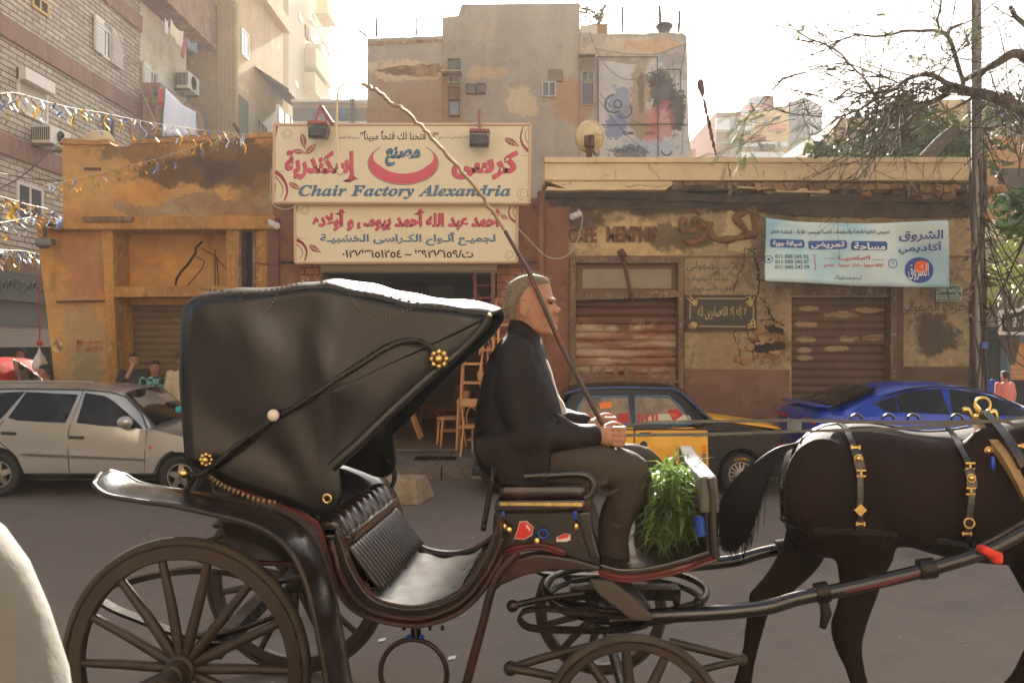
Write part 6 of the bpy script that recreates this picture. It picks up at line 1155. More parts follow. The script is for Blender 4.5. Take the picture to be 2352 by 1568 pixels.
# ---- mudguards
for s_ in (-1, 1):
    P = smooth_path([Lc(a, 0, z) for a, z in [Ca(x, y, -.66) for x, y in [(242, 1084), (252, 1100), (285, 1122), (350, 1135), (430, 1146), (520, 1165), (600, 1185), (660, 1215), (700, 1258), (728, 1320), (748, 1400), (765, 1490), (785, 1600), (800, 1668)]]], 5); rings = []
    for i, p in enumerate(P):
        t = (P[min(i + 1, len(P) - 1)] - P[max(i - 1, 0)]).normalized(); n = Vector((-t.z * UA.x, -t.z * UA.y, t.dot(UA))).normalized(); wd = .13 if i > 12 else .09 + .04 * math.sin(i / 12 * math.pi / 2) if i > 4 else .03 + .06 * i / 4
        rings.append([p + VB * (s_ * .66 + wd * q) + n * (.028 * (1 - q * q)) for q in (-1, -.9, -.5, 0, .5, .9, 1)] + [p + VB * (s_ * .66 + wd * q) + n * (.028 * (1 - q * q) - .012) for q in (1, .5, 0, -.5, -1)])
    b = MB(); b.loft(rings); o = b.build('mudguard', m_lac, cr_, smooth=50)
    b = MB(); b.tube([r[0] for r in rings], .009, 6); b.tube([r[6] for r in rings], .009, 6); b.build('mudguard_bead', m_wood, o, smooth=60)
    b = MB(); b.tube([C(490, 1150, s_ * .47), C(520, 1168, s_ * .6)], .014, 6); b.tube([C(420, 1140, -.66) if s_ < 0 else Lc(*[Ca(420, 1140, -.66)[0], .66, Ca(420, 1140, -.66)[1]]), Lc(Ca(455, 1085, -.5)[0], s_ * .52, Ca(455, 1085, -.5)[1])], .012, 6); b.build('mudguard_stay', m_iron, cr_)
# ---- springs and irons
def both(fn):
    for s_ in (-1, 1): fn(s_)
def rear_spring(s_):
    b = MB()
    q = lambda pts: [Lc(a, s_ * .42, z) for a, z in [Ca(*z3(x, y), -.42) for x, y in pts]]
    for pts in ([(392, 975), (470, 915), (620, 850), (830, 800), (1070, 765), (1300, 775), (1500, 820), (1660, 900)], [(392, 975), (520, 1050), (680, 1115), (850, 1180), (1000, 1225), (1200, 1230), (1400, 1190), (1660, 1090)]): b.strip(smooth_path(q(pts), 4), VB * .055, .014)
    b.strip(smooth_path(q([(620, 868), (830, 815), (1070, 785), (1300, 795), (1480, 835)]), 4), VB * .05, .012); b.cyl(q([(392, 975)])[0] - VB * .04, q([(392, 975)])[0] + VB * .04, .018); b.build('rear_spring', m_iron, cr_, smooth=50)
both(rear_spring)
b = MB(); cF = Lc(1.79, 0, C(1379, 1250, 0).z)
z5w = C(*z6c(800, 970), 0).z; b.torus(Lc(1.80, 0, z5w), .37, .017, UA, VB, 48, 8); b.torus(Lc(1.80, 0, z5w - .05), .35, .014, UA, VB, 48, 8); b.obox(Lc(1.80, 0, z5w - .02), (.5, .1, .05)); b.obox(Lc(1.80, 0, z5w - .03), (.08, .8, .05)); b.build('turntable_ring', m_iron, cr_, smooth=50)
def front_spring(s_):
    b = MB(); q = lambda pts: [Lc(a, s_ * .42, z) for a, z in [Ca(*z6c(x, y), -.42) for x, y in pts]]
    b.strip(smooth_path(q([(298, 1160), (340, 1115), (480, 1105), (700, 1130), (900, 1150), (1050, 1140), (1120, 1170)]), 4), VB * .05, .014); b.strip(smooth_path(q([(298, 1160), (330, 1205), (420, 1230), (660, 1238), (900, 1235), (1060, 1210), (1120, 1170)]), 4), VB * .05, .016); b.build('front_spring', m_iron, cr_, smooth=50)
both(front_spring)
def rod(pts, r, bb, name='stay_rod', m=m_iron, knob=0):
    b = MB(); P = [C(*z6c(*p), bb) for p in pts]; b.tube(smooth_path(P, 4), r, 8)
    if knob: b.ell(P[0], (knob, knob, knob), 12, 8)
    b.build(name, m, cr_, smooth=60)
rod([(258, 1088), (440, 1045), (700, 1010)], .014, -.45, knob=.026); rod([(1410, 1070), (1250, 1110), (1130, 1140)], .014, -.3, knob=.026); rod([(245, 1475), (480, 1400), (830, 1320)], .018, -.5, 'swing_bar', m_wood, .03); rod([(245, 1475), (420, 1505), (620, 1550)], .018, -.55, 'swing_bar', m_wood)
rod([(1680, 1420), (1480, 1370), (1230, 1310)], .018, -.4, 'swing_bar', m_wood, .024); rod([(1680, 1425), (1560, 1450), (1440, 1480)], .015, -.45, 'swing_bar', m_wood); rod([(1270, 1030), (1290, 1110), (1380, 1140), (1510, 1135)], .016, -.3)
b = MB(); b.tube(smooth_path([C(x, y, -.5) for x, y in [(1190, 1268), (1150, 1310), (1130, 1350), (1112, 1420), (1090, 1500), (1070, 1575), (1062, 1610)]], 4), [.016, .02], 8); b.obox(C(1045, 1625, -.52), (.26, .16, .02)); b.build('step_iron', m_lacr, cr_, smooth=50)
b = MB(); b.torus(C(950, 1545, -.12), .155, .0125, UA, Vector((0, 0, 1)), 44, 8); b.build('hanging_ring', m_lacr, cr_, smooth=180)
b = MB(); b.cyl(C(948, 1425, -.12), C(950, 1467, -.12), .011); b.cyl(C(960, 1425, -.12), C(962, 1467, -.12), .011); b.build('ring_bracket', m_iron, cr_)
b = MB(); b.ell(C(940, 1462, -.14), (.014, .014, .012), 10, 6); b.ell(C(968, 1462, -.14), (.014, .014, .012), 10, 6); b.each('blue_bead', m_bluebead, cr_, smooth=180)
b = MB()
for x in (985, 1046, 1075): b.cyl(C(*z4((x - 700 / K) * 2.867 * K if 0 else 820 + (x - 985) * 3, 1165), -.47), C(*z4(820 + (x - 985) * 3, 1195), -.47), .007)
b.each('bolt_end', m_iron, cr_)
b = MB(); b.tube(smooth_path([Lc(a, .5, z) for a, z in [Ca(x, y, .5) for x, y in [z2b(1280, 1162), z2b(1330, 1170), z2b(1370, 1220), z2b(1378, 1290), z2b(1360, 1340)]]], 5), .014, 8); b.build('arm_rail', m_lac, cr_, smooth=60)
# ---- driver's box
zz = lambda *p: z6c(*p)
pl([zz(140, 510), zz(700, 500), zz(740, 600), zz(800, 790), zz(800, 850), zz(640, 800), zz(520, 760), zz(400, 745), zz(280, 760), zz(190, 810), zz(130, 880), zz(100, 960), zz(60, 1000), zz(100, 820), zz(130, 640)], -.42, .42, 'box_panel', m_lac, .012)
b = MB()
for dz, m_ in ((0, 0), (22, 0)): b.tube([C(*zz(x, y + dz), -.428) for x, y in sp2([(130, 850), (180, 775), (270, 725), (400, 708), (480, 718), (580, 752)])], .009, 6)
b.build('red_arch_line', m_redline, cr_, smooth=60)
pl([zz(640, 800), zz(800, 845), zz(800, 870), zz(500, 868), zz(330, 900), zz(190, 960), zz(130, 1010), (1120, 1350), (1125, 1330), zz(160, 900), zz(280, 800), zz(400, 770), zz(520, 780)], -.44, -.36, 'arch_bracket', m_lacr, .008)
pl([zz(150, 435), zz(720, 430), zz(724, 470), zz(700, 508), zz(140, 515)], -.45, .4, 'seat_ledge', m_lac, .015)
b = MB(); b.loft([[C(*zz(x, y), bb) for x, y, bb in ((180, 448, -.455), (690, 450, -.455), (690, 470, -.455), (180, 466, -.455))], [C(*zz(x, y), bb) for x, y, bb in ((180, 448, -.462), (690, 450, -.462), (690, 470, -.462), (180, 466, -.462))]]); b.build('brass_strip', m_brass, cr_)
pl([zz(172, 345), zz(715, 345), zz(722, 380), zz(715, 428), zz(165, 430)], -.43, .38, 'driver_cushion', m_tuft, .03)
b = MB(); b.tube(smooth_path([C(*zz(*p), -.44) for p in [(330, 285), (500, 278), (660, 272), (730, 290), (760, 340), (745, 395), (705, 420)]], 5), .016, 8); b.build('seat_arm_rail', m_lac, cr_, smooth=60)
b = MB(); b.tube(smooth_path([C(*zz(*p), -.44) for p in [(140, 235), (110, 420), (75, 620)]], 4), .012, 8); b.tube(smooth_path([Lc(a, .44, z) for a, z in [Ca(*zz(*p), -.44) for p in [(140, 235), (110, 420), (75, 620)]]], 4), .012, 8); b.each('box_stay', m_iron, cr_)
pl([zz(660, 515), zz(740, 500), zz(760, 640), zz(800, 790), zz(740, 800), zz(690, 650)], -.45, -.4, 'toe_bracket', m_lac)
fb = [(1376, 1306), (1430, 1318), (1500, 1312), (1580, 1292), (1646, 1270)]
b = MB(); b.strip(smooth_path([Lc(a, 0, z) for a, z in [Ca(x, y, -.42) for x, y in fb]], 4), VB * .84, .045); b.build('footboard', m_lac, cr_, bevel=.008)
b = MB(); b.tube([C(x, y + 6, -.43) for x, y in sp2(fb)], .01, 6); b.tube([C(x, y + 14, -.43) for x, y in sp2(fb)], .009, 6); b.build('footboard_moulding', m_redline, cr_, smooth=60)
da, dz0 = Ca(1640, 1275, -.42); _, dz1 = Ca(1632, 1098, -.42)
b = MB(); b.ext([Lc(da - .03, -.42, dz0), Lc(da + .0, -.42, dz0), Lc(da - .01, -.42, dz1), Lc(da - .05, -.42, dz1)], VB * .84); b.build('dashboard', m_lac, cr_, bevel=.01)
b = MB(); b.loft([[Lc(da - .056, -.44, dz1 - .14), Lc(da + .02, -.44, dz1 - .14), Lc(da + .01, -.44, dz1 + .012), Lc(da - .06, -.44, dz1 + .012)], [Lc(da - .07, 0, dz1 - .16), Lc(da + .02, 0, dz1 - .16), Lc(da + .01, 0, dz1 + .015), Lc(da - .075, 0, dz1 + .015)], [Lc(da - .056, .44, dz1 - .14), Lc(da + .02, .44, dz1 - .14), Lc(da + .01, .44, dz1 + .03), Lc(da - .06, .44, dz1 + .03)]]); b.build('dashboard_cover', mat('worn_grey_leather', C8(84, 80, 68), .5, layers=[(C8(58, 52, 44), 4, .55, .1, .7)], bump=.3, bn=20), cr_, bevel=.012)
b = MB(); b.tube([C(1628, 1096, -.43), C(1636, 1140, -.43), C(1638, 1240, -.43), C(1644, 1280, -.43)], .018, 8); b.build('dashboard_post', m_lac, cr_, smooth=60)
b = MB(); b.cyl(C(1607, 1186, -.40), C(1612, 1228, -.40), .025); b.build('blue_bottle', m_bluebead, cr_, smooth=40)
pl([zz(735, 930), zz(880, 945), zz(1000, 1040), zz(1132, 1160), zz(1110, 1185), zz(1000, 1180), zz(870, 1080), zz(790, 1020)], -.5, -.46, 'brake_board', mat('worn_board', C8(70, 62, 50), .7, layers=[(C8(112, 62, 40), 5, .62, .06, .6)], bump=.3), .008)
# stickers and charms on the box
st = lambda pts, m, nm, off=-.426: (lambda b: b.build(nm, m, cr_))(MB().ext([C(*zz(*p), off) for p in pts], VB * .004))
st([(300, 565), (345, 562), (388, 600), (378, 650), (330, 678), (265, 672), (285, 620)], m_white, 'sticker_border'); st([(303, 570), (343, 568), (384, 602), (374, 646), (328, 673), (270, 668), (289, 622)], m_redw, 'red_sticker', -.431); st([(338, 583), (352, 590), (368, 612), (366, 628), (352, 612), (342, 600)], m_white, 'sticker_mark', -.434)
st([(530, 662), (580, 640), (615, 645), (618, 678), (590, 690), (528, 690)], m_white, 'shoe_sticker'); st([(535, 664), (580, 643), (610, 648), (600, 664), (540, 676)], m_redw, 'red_sticker', -.431)
b = MB(); b.torus(C(*zz(448, 640), -.44), .019, .005, UA, Vector((0, 0, 1)), 18, 6); b.ell(C(*zz(198, 525), -.455), (.009, .009, .02), 8, 6); b.ell(C(*zz(645, 525), -.455), (.009, .009, .02), 8, 6); b.each('blue_bead', m_bluebead, cr_, smooth=180)
b = MB(); b.ell(C(*zz(235, 618), -.45), (.015, .01, .017), 10, 8); b.ell(C(*zz(207, 600), -.445), (.012, .006, .018), 8, 6); b.ell(C(*zz(408, 690), -.445), (.013, .006, .018), 8, 6); b.ell(C(*zz(652, 600), -.445), (.011, .006, .018), 8, 6); b.each('brass_charm', m_brass, cr_, smooth=180)
# ---- shafts
shp_ = [(1400, 1424, .028), (1500, 1414, .032), (1650, 1406, .032), (1760, 1394, .032), (1830, 1374, .03), (1920, 1356, .03), (2010, 1336, .03), (2150, 1302, .029), (2270, 1264, .028), (2352, 1222, .027), (2470, 1160, .024)]
for s_ in (-1, 1):
    P = [Ca(x, y, -.38) for x, y, r in shp_]; b = MB(); b.tube(smooth_path([Lc(a, s_ * .38, z) for a, z in P], 4), [r for r in [lerp(shp_[min(i // 4, 9)][2], shp_[min(i // 4 + 1, 10)][2], (i % 4) / 4) for i in range(41)]], 10); o = b.build('shaft', m_lac, cr_, smooth=60)
    b = MB()
    for x, y, l in ((1888, 1362, .05), (2128, 1308, .06)):
        a, z = Ca(x, y, -.38); b.cyl(Lc(a - l / 2, s_ * .38, z), Lc(a + l / 2, s_ * .38, z + .01), .042, n=14)
    b.each('shaft_ferrule', m_iron, o, smooth=40)
    b = MB(); b.tube([Lc(a, s_ * .38 - .03, z) for a, z in [Ca(x, y, -.41) for x, y in [(1940, 1360), (2040, 1338), (2110, 1318)]]], .006, 5); b.build('red_coachline', m_redline, o)
b = MB(); a, z = Ca(1892, 1380, -.38); b.tube([Lc(a, -.38, z), Lc(a + .01, -.38, z - .05), Lc(a - .005, -.38, z - .11)], [.02, .024, .014], 8); b.build('shaft_hook', m_iron, cr_, smooth=60)
b = MB(); a, z = Ca(1420, 1422, -.38); b.tube([Lc(a, -.38, z), Lc(a, .38, z)], .028, 8); b.build('shaft_crossbar', m_lac, cr_)
# ---- fodder on the footboard
fo = MB(); rnd = random.Random(11); fc = lambda x, y, bb: C(x, y, bb)
for k in range(2300):
    bb = rnd.uniform(-.36, .36); x = rnd.gauss(1545, 32) + bb * 10; y = rnd.uniform(1068, 1240)
    if x < 1478 + max(0, (1100 - y)) * .2 or x > 1608: continue
    p = C(x, y, bb); hang = rnd.random() < .55
    d = Vector((rnd.gauss(0, .6), rnd.gauss(-.3, .6), rnd.uniform(-.9, -.1) if hang else rnd.uniform(-.3, .7))).normalized(); l = rnd.uniform(.05, .14); q = p + d * l * .5 + Vector((0, 0, rnd.uniform(0, .02))); e = p + d * l + Vector((rnd.uniform(-.03, .03), rnd.uniform(-.03, .03), -rnd.uniform(.0, .05))); wv = d.cross(Vector((rnd.gauss(0, 1), rnd.gauss(0, 1), rnd.gauss(0, 1)))).normalized() * rnd.uniform(.003, .007)
    fo.add([p - wv * .5, p + wv * .5, q + wv, q - wv, e], [(0, 1, 2, 3), (3, 2, 4)])
m_fod = mat('fresh_fodder', C8(92, 116, 58), .38, layers=[(C8(140, 166, 84), 20, .55, .1, .7), (C8(46, 74, 26), 9, .55, .1, .6)], var=.2, vn=20)
translucent(m_fod, .45)
fob = thing('fodder_heap', C(1545, 1250, 0), 'heap of fresh green fodder piled on the footboard in front of the driver', 'fodder')
fo.build('grass_blades', m_fod, fob, fixn=False)['kind'] = 'stuff'
b = MB(); b.ell(C(1550, 1175, .05), (.15, .3, .16), 14, 10); b.build('fodder_core', mat('fodder_core', C8(52, 74, 30), .9, layers=[(C8(84, 104, 44), 20, .5, .1, .8)], bump=1, bn=30), fob)
# ================================================================== HORSE AND HARNESS
m_horse = mat('dark_bay_coat', C8(25, 15, 11), .68, 0, spec=.12, layers=[(C8(38, 22, 14), 1.3, .52, .15, .7), (C8(17, 11, 9), 2.6, .58, .12, .6)], bump=.12, bn=120, bstretch=(1, 1, .3), sheen=.0, var=.1, vn=30)
m_hair = mat('black_horse_hair', C8(17, 13, 11), .55, spec=.12, var=.1)
hs = thing('horse', Lc(3.1, 0, 0), 'dark bay horse with a black tail walking in harness between the carriage shafts', 'horse')
# body stations: enlargement x, top y, bottom y, half width
HB = [(566, 440, 700, .10), (600, 350, 810, .17), (650, 296, 880, .225), (720, 250, 910, .255), (800, 214, 915, .27), (900, 200, 905, .275), (1000, 198, 880, .275), (1100, 213, 858, .27), (1200, 238, 855, .275), (1300, 250, 886, .285), (1450, 248, 925, .285), (1600, 222, 945, .26), (1700, 196, 955, .235), (1800, 172, 955, .21), (1900, 175, 930, .18), (1990, 260, 850, .13)]
HS = []
for x, t, bt, hw in HB:
    a0, zt = Ca(*zh(x, t), 0); a1, zb2 = Ca(*zh(x, bt), -.06); HS.append((a0, zt, zb2, hw))
def hsec(a):
    for p, q in zip(HS, HS[1:]):
        if a <= q[0]: t = max(0, (a - p[0]) / (q[0] - p[0])); return tuple(lerp(p[i], q[i], t) for i in (1, 2, 3))
    return HS[-1][1:]
def hsurf(x, y, off=.008):                          # point of the near flank seen at an enlargement position
    b_ = -.2
    for _ in range(4):
        a, z = Ca(*zh(x, y), b_); zt, zl, hw = hsec(a); cz, hh = (zt + zl) / 2, (zt - zl) / 2; b_ = -hw * math.sqrt(max(0.02, 1 - abs((z - cz) / hh) ** 2.3)) - off
    return Lc(a, b_, z)
hb = MB(); rings = []
for a, zt, zl, hw in HS:
    cz, hh = (zt + zl) / 2, (zt - zl) / 2; r_ = []
    for k in range(28):
        th = 2 * math.pi * k / 28; s_, c_ = math.sin(th), math.cos(th); r_.append(Lc(a, hw * math.copysign(abs(c_) ** .87, c_), cz + hh * math.copysign(abs(s_) ** .87, s_)))
    rings.append(r_)
hb.loft(rings)
HM = 3.62 / FL / (2.157 * K)
def hleg(pts, b0, b1, fl_=.72):
    n = len(pts); chain(hb, [(C(*zh(x, y), lerp(b0, b1, min(1, i / 2.5))), r * HM * 1.1) for i, (x, y, r) in enumerate(pts)], 14, 4, fl_)
hleg([(705, 780, 128), (655, 900, 112), (548, 1035, 84), (462, 1118, 70), (434, 1190, 58), (416, 1270, 52), (392, 1390, 42), (366, 1500, 44), (352, 1580, 52), (330, 1660, 48), (330, 1730, 60), (345, 1790, 66)], .16, .14)
hb.ell(C(*zh(405, 1120), .14), (.022, .03, .04), 10, 8)
hleg([(950, 720, 190), (985, 860, 158), (975, 970, 116), (962, 1080, 94), (935, 1180, 84), (905, 1280, 86), (912, 1380, 66), (938, 1470, 50), (962, 1560, 46), (985, 1650, 54), (1000, 1730, 50), (1030, 1800, 64)], -.12, -.14)
hb.ell(C(*zh(842, 1275), -.14), (.02, .03, .045), 10, 8)
hleg([(1840, 800, 150), (1930, 1020, 120), (1960, 1180, 86), (1930, 1330, 64), (1862, 1450, 50), (1800, 1550, 44), (1735, 1620, 46), (1690, 1690, 58)], .1, .12); hleg([(1860, 800, 150), (2000, 1030, 110), (2080, 1200, 76), (2130, 1400, 50), (2160, 1600, 46), (2200, 1760, 56)], -.1, -.12)
chain(hb, [(Lc(HS[-3][0], 0, 1.2), .2), (Lc(HS[-1][0] + .14, 0, 1.44), .18), (Lc(HS[-1][0] + .38, 0, 1.75), .15), (Lc(HS[-1][0] + .55, 0, 1.92), .12)], 14, 3); chain(hb, [(Lc(HS[-1][0] + .58, 0, 1.93), .11), (Lc(HS[-1][0] + .75, 0, 1.78), .1), (Lc(HS[-1][0] + .92, 0, 1.58), .065), (Lc(HS[-1][0] + .97, 0, 1.5), .055)], 12, 3)
for s_ in (-1, 1): hb.ell(Lc(HS[-1][0] + .56, s_ * .06, 2.06), (.03, .025, .08), 8, 6)
for x, y, bb, r in ((770, 540, -.2, (.17, .062, .22)), (1000, 700, -.2, (.14, .06, .16)), (1110, 480, -.235, (.1, .04, .1)), (1640, 560, -.16, (.15, .075, .28)), (1350, 640, -.225, (.26, .062, .16))): hb.ell(C(*zh(x, y), bb), r, 16, 12)
hb.build('body', m_horse, hs, remesh=.013, smo=9)
b = MB(); TP = [(690, 292, 14), (620, 318, 28), (530, 352, 46), (440, 430, 72), (372, 530, 88), (330, 640, 92), (305, 740, 84), (290, 820, 58), (280, 872, 16)]
tc_ = smooth_path([C(*zh(x, y), .0) for x, y, r in TP], 4); tr_ = [lerp(TP[i // 4][2], TP[min(8, i // 4 + 1)][2], (i % 4) / 4) * HM for i in range(len(tc_))]; b.tube(tc_, [r * .5 for r in tr_], 14, flat=.7); rnd = random.Random(6)
for k in range(760):
    ph = rnd.uniform(0, 6.28); rr1 = rnd.uniform(.4, 1.25); i0 = rnd.randint(0, 12); i1 = rnd.randint(max(i0 + 8, 22), len(tc_) - 1); pts = []; dr = rnd.uniform(-.01, .02); fr2 = rnd.random() < .12
    for i in range(i0, i1 + 1):
        s_ = tr_[i] * rr1; t = (i - i0) / (i1 - i0); pts.append(tc_[i] + UA * (s_ * math.cos(ph) + (dr * t * 1.5 if not fr2 else .05 * t * t)) + VB * (s_ * .7 * math.sin(ph)) + Vector((0, 0, s_ * math.sin(ph + 1.2) * .4 - (.05 * t * t if fr2 else 0))))
    b.tube(pts[::2] + [pts[-1]], [.003, .001], 3, cap=False)
b.build('tail', m_hair, hs, smooth=60)
b = MB(); rnd = random.Random(9)
for k in range(160):
    a = rnd.uniform(HS[-4][0] + .1, HS[-1][0] + .5); zt = hsec(min(a, HS[-1][0]))[0] + max(0, (a - HS[-2][0])) * .9; p = Lc(a, rnd.uniform(-.02, .02), zt - .02); b.tube([p, p + Vector((.02, -.05, .07)), p + Vector((.03, -.13, .0 - rnd.uniform(0, .12)))], [.006, .002], 3)
b.build('mane', m_hair, hs)
# ---- harness
m_strap = mat('harness_leather', C8(34, 30, 28), .3, layers=[(C8(58, 50, 44), 14, .58, .1, .6)], coat=.2, bump=.2, bn=60); m_tanl = mat('tan_collar_leather', C8(150, 122, 84), .6, bump=.4, bn=40, layers=[(C8(104, 82, 56), 8, .55, .1, .7)])
ha = thing('harness', Lc(3.2, 0, 1.2), 'black leather driving harness with brass buckles worn by the bay horse', 'harness')
def strap(pts, wz, name='strap', m=m_strap, off=.02, n=5, th=.008):
    P = smooth_path([hsurf(x, y, off) for x, y in pts], n); b = MB(); rings = []
    for i, p in enumerate(P):
        t = (P[min(i + 1, len(P) - 1)] - P[max(0, i - 1)]).normalized(); a = (p - Lc(0, 0, 0)).dot(UA); zt, zl, hw = hsec(a); nz = (p.z - (zt + zl) / 2) / max(.01, (zt - zl) / 2); nrm = (-VB * max(.15, 1 - abs(nz) ** 2) + Vector((0, 0, nz))).normalized(); w_ = t.cross(nrm).normalized() * wz * HM / 2
        rings.append([p - w_, p + w_, p + w_ + nrm * th, p - w_ + nrm * th])
    b.loft(rings); return b.build(name, m, ha, smooth=40)
strap([(855, 205), (885, 225), (915, 280), (935, 330), (950, 390), (966, 460), (970, 560), (968, 650), (970, 720), (972, 790), (978, 815)], 30); strap([(935, 325), (950, 360), (962, 400), (968, 440)], 52, 'buckle_pad'); strap([(1430, 228), (1460, 270), (1495, 330), (1530, 400), (1550, 470), (1556, 560), (1548, 650), (1540, 730), (1540, 800), (1545, 840)], 30); strap([(1540, 440), (1553, 490), (1556, 540)], 50, 'buckle_pad')
strap([(562, 692), (580, 720), (640, 745), (760, 762), (900, 766), (1000, 768), (1120, 778), (1250, 792), (1400, 815), (1520, 835), (1560, 842)], 34, 'breeching'); strap([(655, 310), (672, 280), (720, 245), (780, 218), (850, 205)], 22, 'crupper')
strap([(850, 204), (1000, 200), (1150, 222), (1300, 246), (1430, 240), (1540, 222)], 14, 'back_strap', off=.015)
strap([(1575, 205), (1630, 290), (1680, 340), (1740, 420), (1800, 520), (1840, 600)], 44, 'collar', m_tanl, .02, th=.035); strap([(1620, 190), (1690, 270), (1750, 350), (1810, 450)], 50, 'collar_padding', m_strap, .03, th=.05)
b = MB(); b.tube(smooth_path([hsurf(562, 700, .012), C(*zh(556, 560), -.12), C(*zh(566, 470), -.1), C(*zh(585, 415), -.08), C(*zh(610, 396), -.06)], 5), .009, 6); b.build('tail_strap', m_strap, ha, smooth=60)
def brass(x, y, kind, off=.032):
    p = hsurf(x, y, off); b = MB(); Z = Vector((0, 0, 1))
    if kind == 'stud': b.ell(p, (.013, .01, .013), 12, 8); b.torus(p, .016, .003, UA, Z, 18, 6)
    elif kind == 'dia': b.ext([p + UA * .026, p + Z * .026, p - UA * .026, p - Z * .026], -VB * .008)
    elif kind == 'bar': b.obox(p, (.036, .01, .009)); b.obox(p + UA * .016, (.007, .012, .018)); b.obox(p - UA * .016, (.007, .012, .018))
    elif kind == 'H': [b.obox(p + Z * dz_, (.04, .01, .007)) for dz_ in (-.012, .012)]; b.obox(p, (.008, .01, .024))
    elif kind == 'ring': b.torus(p, .02, .004, UA, Z, 20, 6)
    b.build('brass_' + {'stud': 'stud', 'dia': 'plate', 'bar': 'buckle', 'H': 'buckle', 'ring': 'ring'}[kind], m_brass, ha, smooth=40)
for q in ((962, 386, 'stud'), (974, 462, 'H'), (970, 655, 'dia'), (970, 728, 'bar'), (1548, 424, 'H'), (1556, 488, 'stud'), (1552, 556, 'H'), (1545, 725, 'ring'), (1530, 780, 'bar'), (1648, 345, 'stud'), (1718, 246, 'stud'), (1690, 830, 'ring'), (1645, 825, 'bar'), (1805, 318, 'bar'), (945, 326, 'bar')): brass(*q)
b = MB(); b.ell(hsurf(1670, 410, .02), (.012, .01, .03), 8, 6); b.build('blue_charm', m_bluebead, ha, smooth=60)
b = MB(); Z = Vector((0, 0, 1)); b.torus(C(*zh(1615, 105), -.05), .033, .0065, UA, Z, 24, 8); b.tube(smooth_path([C(*zh(*p), -.06) for p in [(1510, 132), (1540, 130), (1560, 165), (1600, 160), (1640, 150), (1680, 140), (1690, 190)]], 4), .011, 8); b.tube([C(*zh(1575, 100), -.05), C(*zh(1600, 130), -.05)], .009, 6); b.build('hames_top', m_brass, ha, smooth=60)
b = MB()
for x in (950, 1120, 1250, 1480): b.torus(C(*zh(x, 182), -.04), .024, .006, UA, Z, 18, 6, 0, 3.14)
b.each('rein_terret', m_iron, ha, smooth=60)
b = MB(); p = C(2268, 1266, -.42); b.obox(p, (.075, .06, .035), Matrix.Rotation(.45, 3, 'Y')); b.obox(p + Vector((.03, -.01, -.02)), (.04, .05, .05)); b.build('red_cloth_tie', mat('red_rag', C8(206, 56, 38), .8), ha, bevel=.015)
b = MB(); P = [hsurf(1560, 842, .02), C(*zh(1620, 850), -.36), C(*zh(1700, 800), -.34), C(*zh(1833, 720), -.3), C(*zh(1950, 640), -.28)]; b.tube(P, .018, 6); b.build('trace', m_strap, ha)
rn = thing('reins', C(1400, 985, -.12), 'pair of long dark reins running from the driver to the horse head', 'reins')
for pts, bb in (([(1392, 992), (1470, 972), (1560, 968), (1680, 967), (1836, 965), (2040, 970), (2200, 968), (2352, 958), (2500, 900)], -.12), ([(1398, 1000), (1520, 998), (1640, 997), (1836, 990), (2040, 985), (2200, 974), (2300, 966), (2352, 975), (2500, 930)], -.2)):
    b = MB(); b.strip(smooth_path([C(x, y, bb) for x, y in pts], 3), Vector((0, .3, 1)).normalized() * .013, .005); b.build('rein', m_strap, rn)
# ================================================================== PEOPLE
m_skin = mat('tanned_skin', C8(160, 116, 92), .5, layers=[(C8(140, 94, 74), 18, .55, .12, .5), (C8(190, 132, 100), 40, .6, .08, .4)], bump=.1, bn=160, var=.05, sss=.12)
m_grey = mat('cropped_grey_hair', C8(166, 152, 134), .6, layers=[(C8(120, 102, 84), 90, .5, .1, .7), (C8(190, 180, 160), 140, .6, .06, .6)], bump=.8, bn=260, var=.1)
m_jack = mat('dark_brown_jacket', C8(24, 18, 19), .6, spec=.2, layers=[(C8(31, 24, 24), 3, .55, .12, .5)], bump=.7, bn=6, bstretch=(1, 1, .45), var=.06)
m_trou = mat('charcoal_trousers', C8(62, 54, 47), .8, spec=.2, layers=[(C8(72, 62, 54), 4, .55, .12, .5)], bump=.3, bn=12, bstretch=(1, 1, .3)); m_shirt = mat('grey_shirt', C8(186, 180, 174), .8); m_shoe = mat('dark_shoe', C8(34, 30, 30), .45); m_sock = mat('blue_sock', C8(40, 44, 64), .8)
DB = -.12
def folds(o, size, st):                             # creases pressed into cloth
    t = bpy.data.textures.new('cloth_folds', 'CLOUDS'); t.noise_scale = size; t.noise_depth = 2; m = o.modifiers.new('folds', 'DISPLACE'); m.texture = t; m.strength = st; m.mid_level = .5; m.texture_coords = 'LOCAL'
    return o
dr = thing('person', C(1250, 1100, DB), 'grey-haired man in dark jacket sitting on the driver seat, holding whip', 'person')
HD = DB
def slices(rows, z_, nb=24, sx=1.0, grow=0, pw=2.0, fn=1.0):
    rings = []
    for y, x0, x1, hw in rows:
        a0, z = Ca(*z_(x0, y), HD); a1, _ = Ca(*z_(x1, y), HD); a0 -= grow; a1 += grow; hw = hw + grow; c_, r_ = (a0 + a1) / 2, (a1 - a0) / 2; R_ = []
        for k in range(nb):
            t = 2 * math.pi * k / nb; ct_, st_ = math.cos(t), math.sin(t); ct_ = math.copysign(abs(ct_) ** (2 / pw), ct_); st_ = math.copysign(abs(st_) ** (2 / pw), st_)
            R_.append(Lc(c_ + r_ * ct_, HD + hw * st_ * (1 - .12 * fn * max(0, ct_)), z))
        rings.append(R_)
    return rings
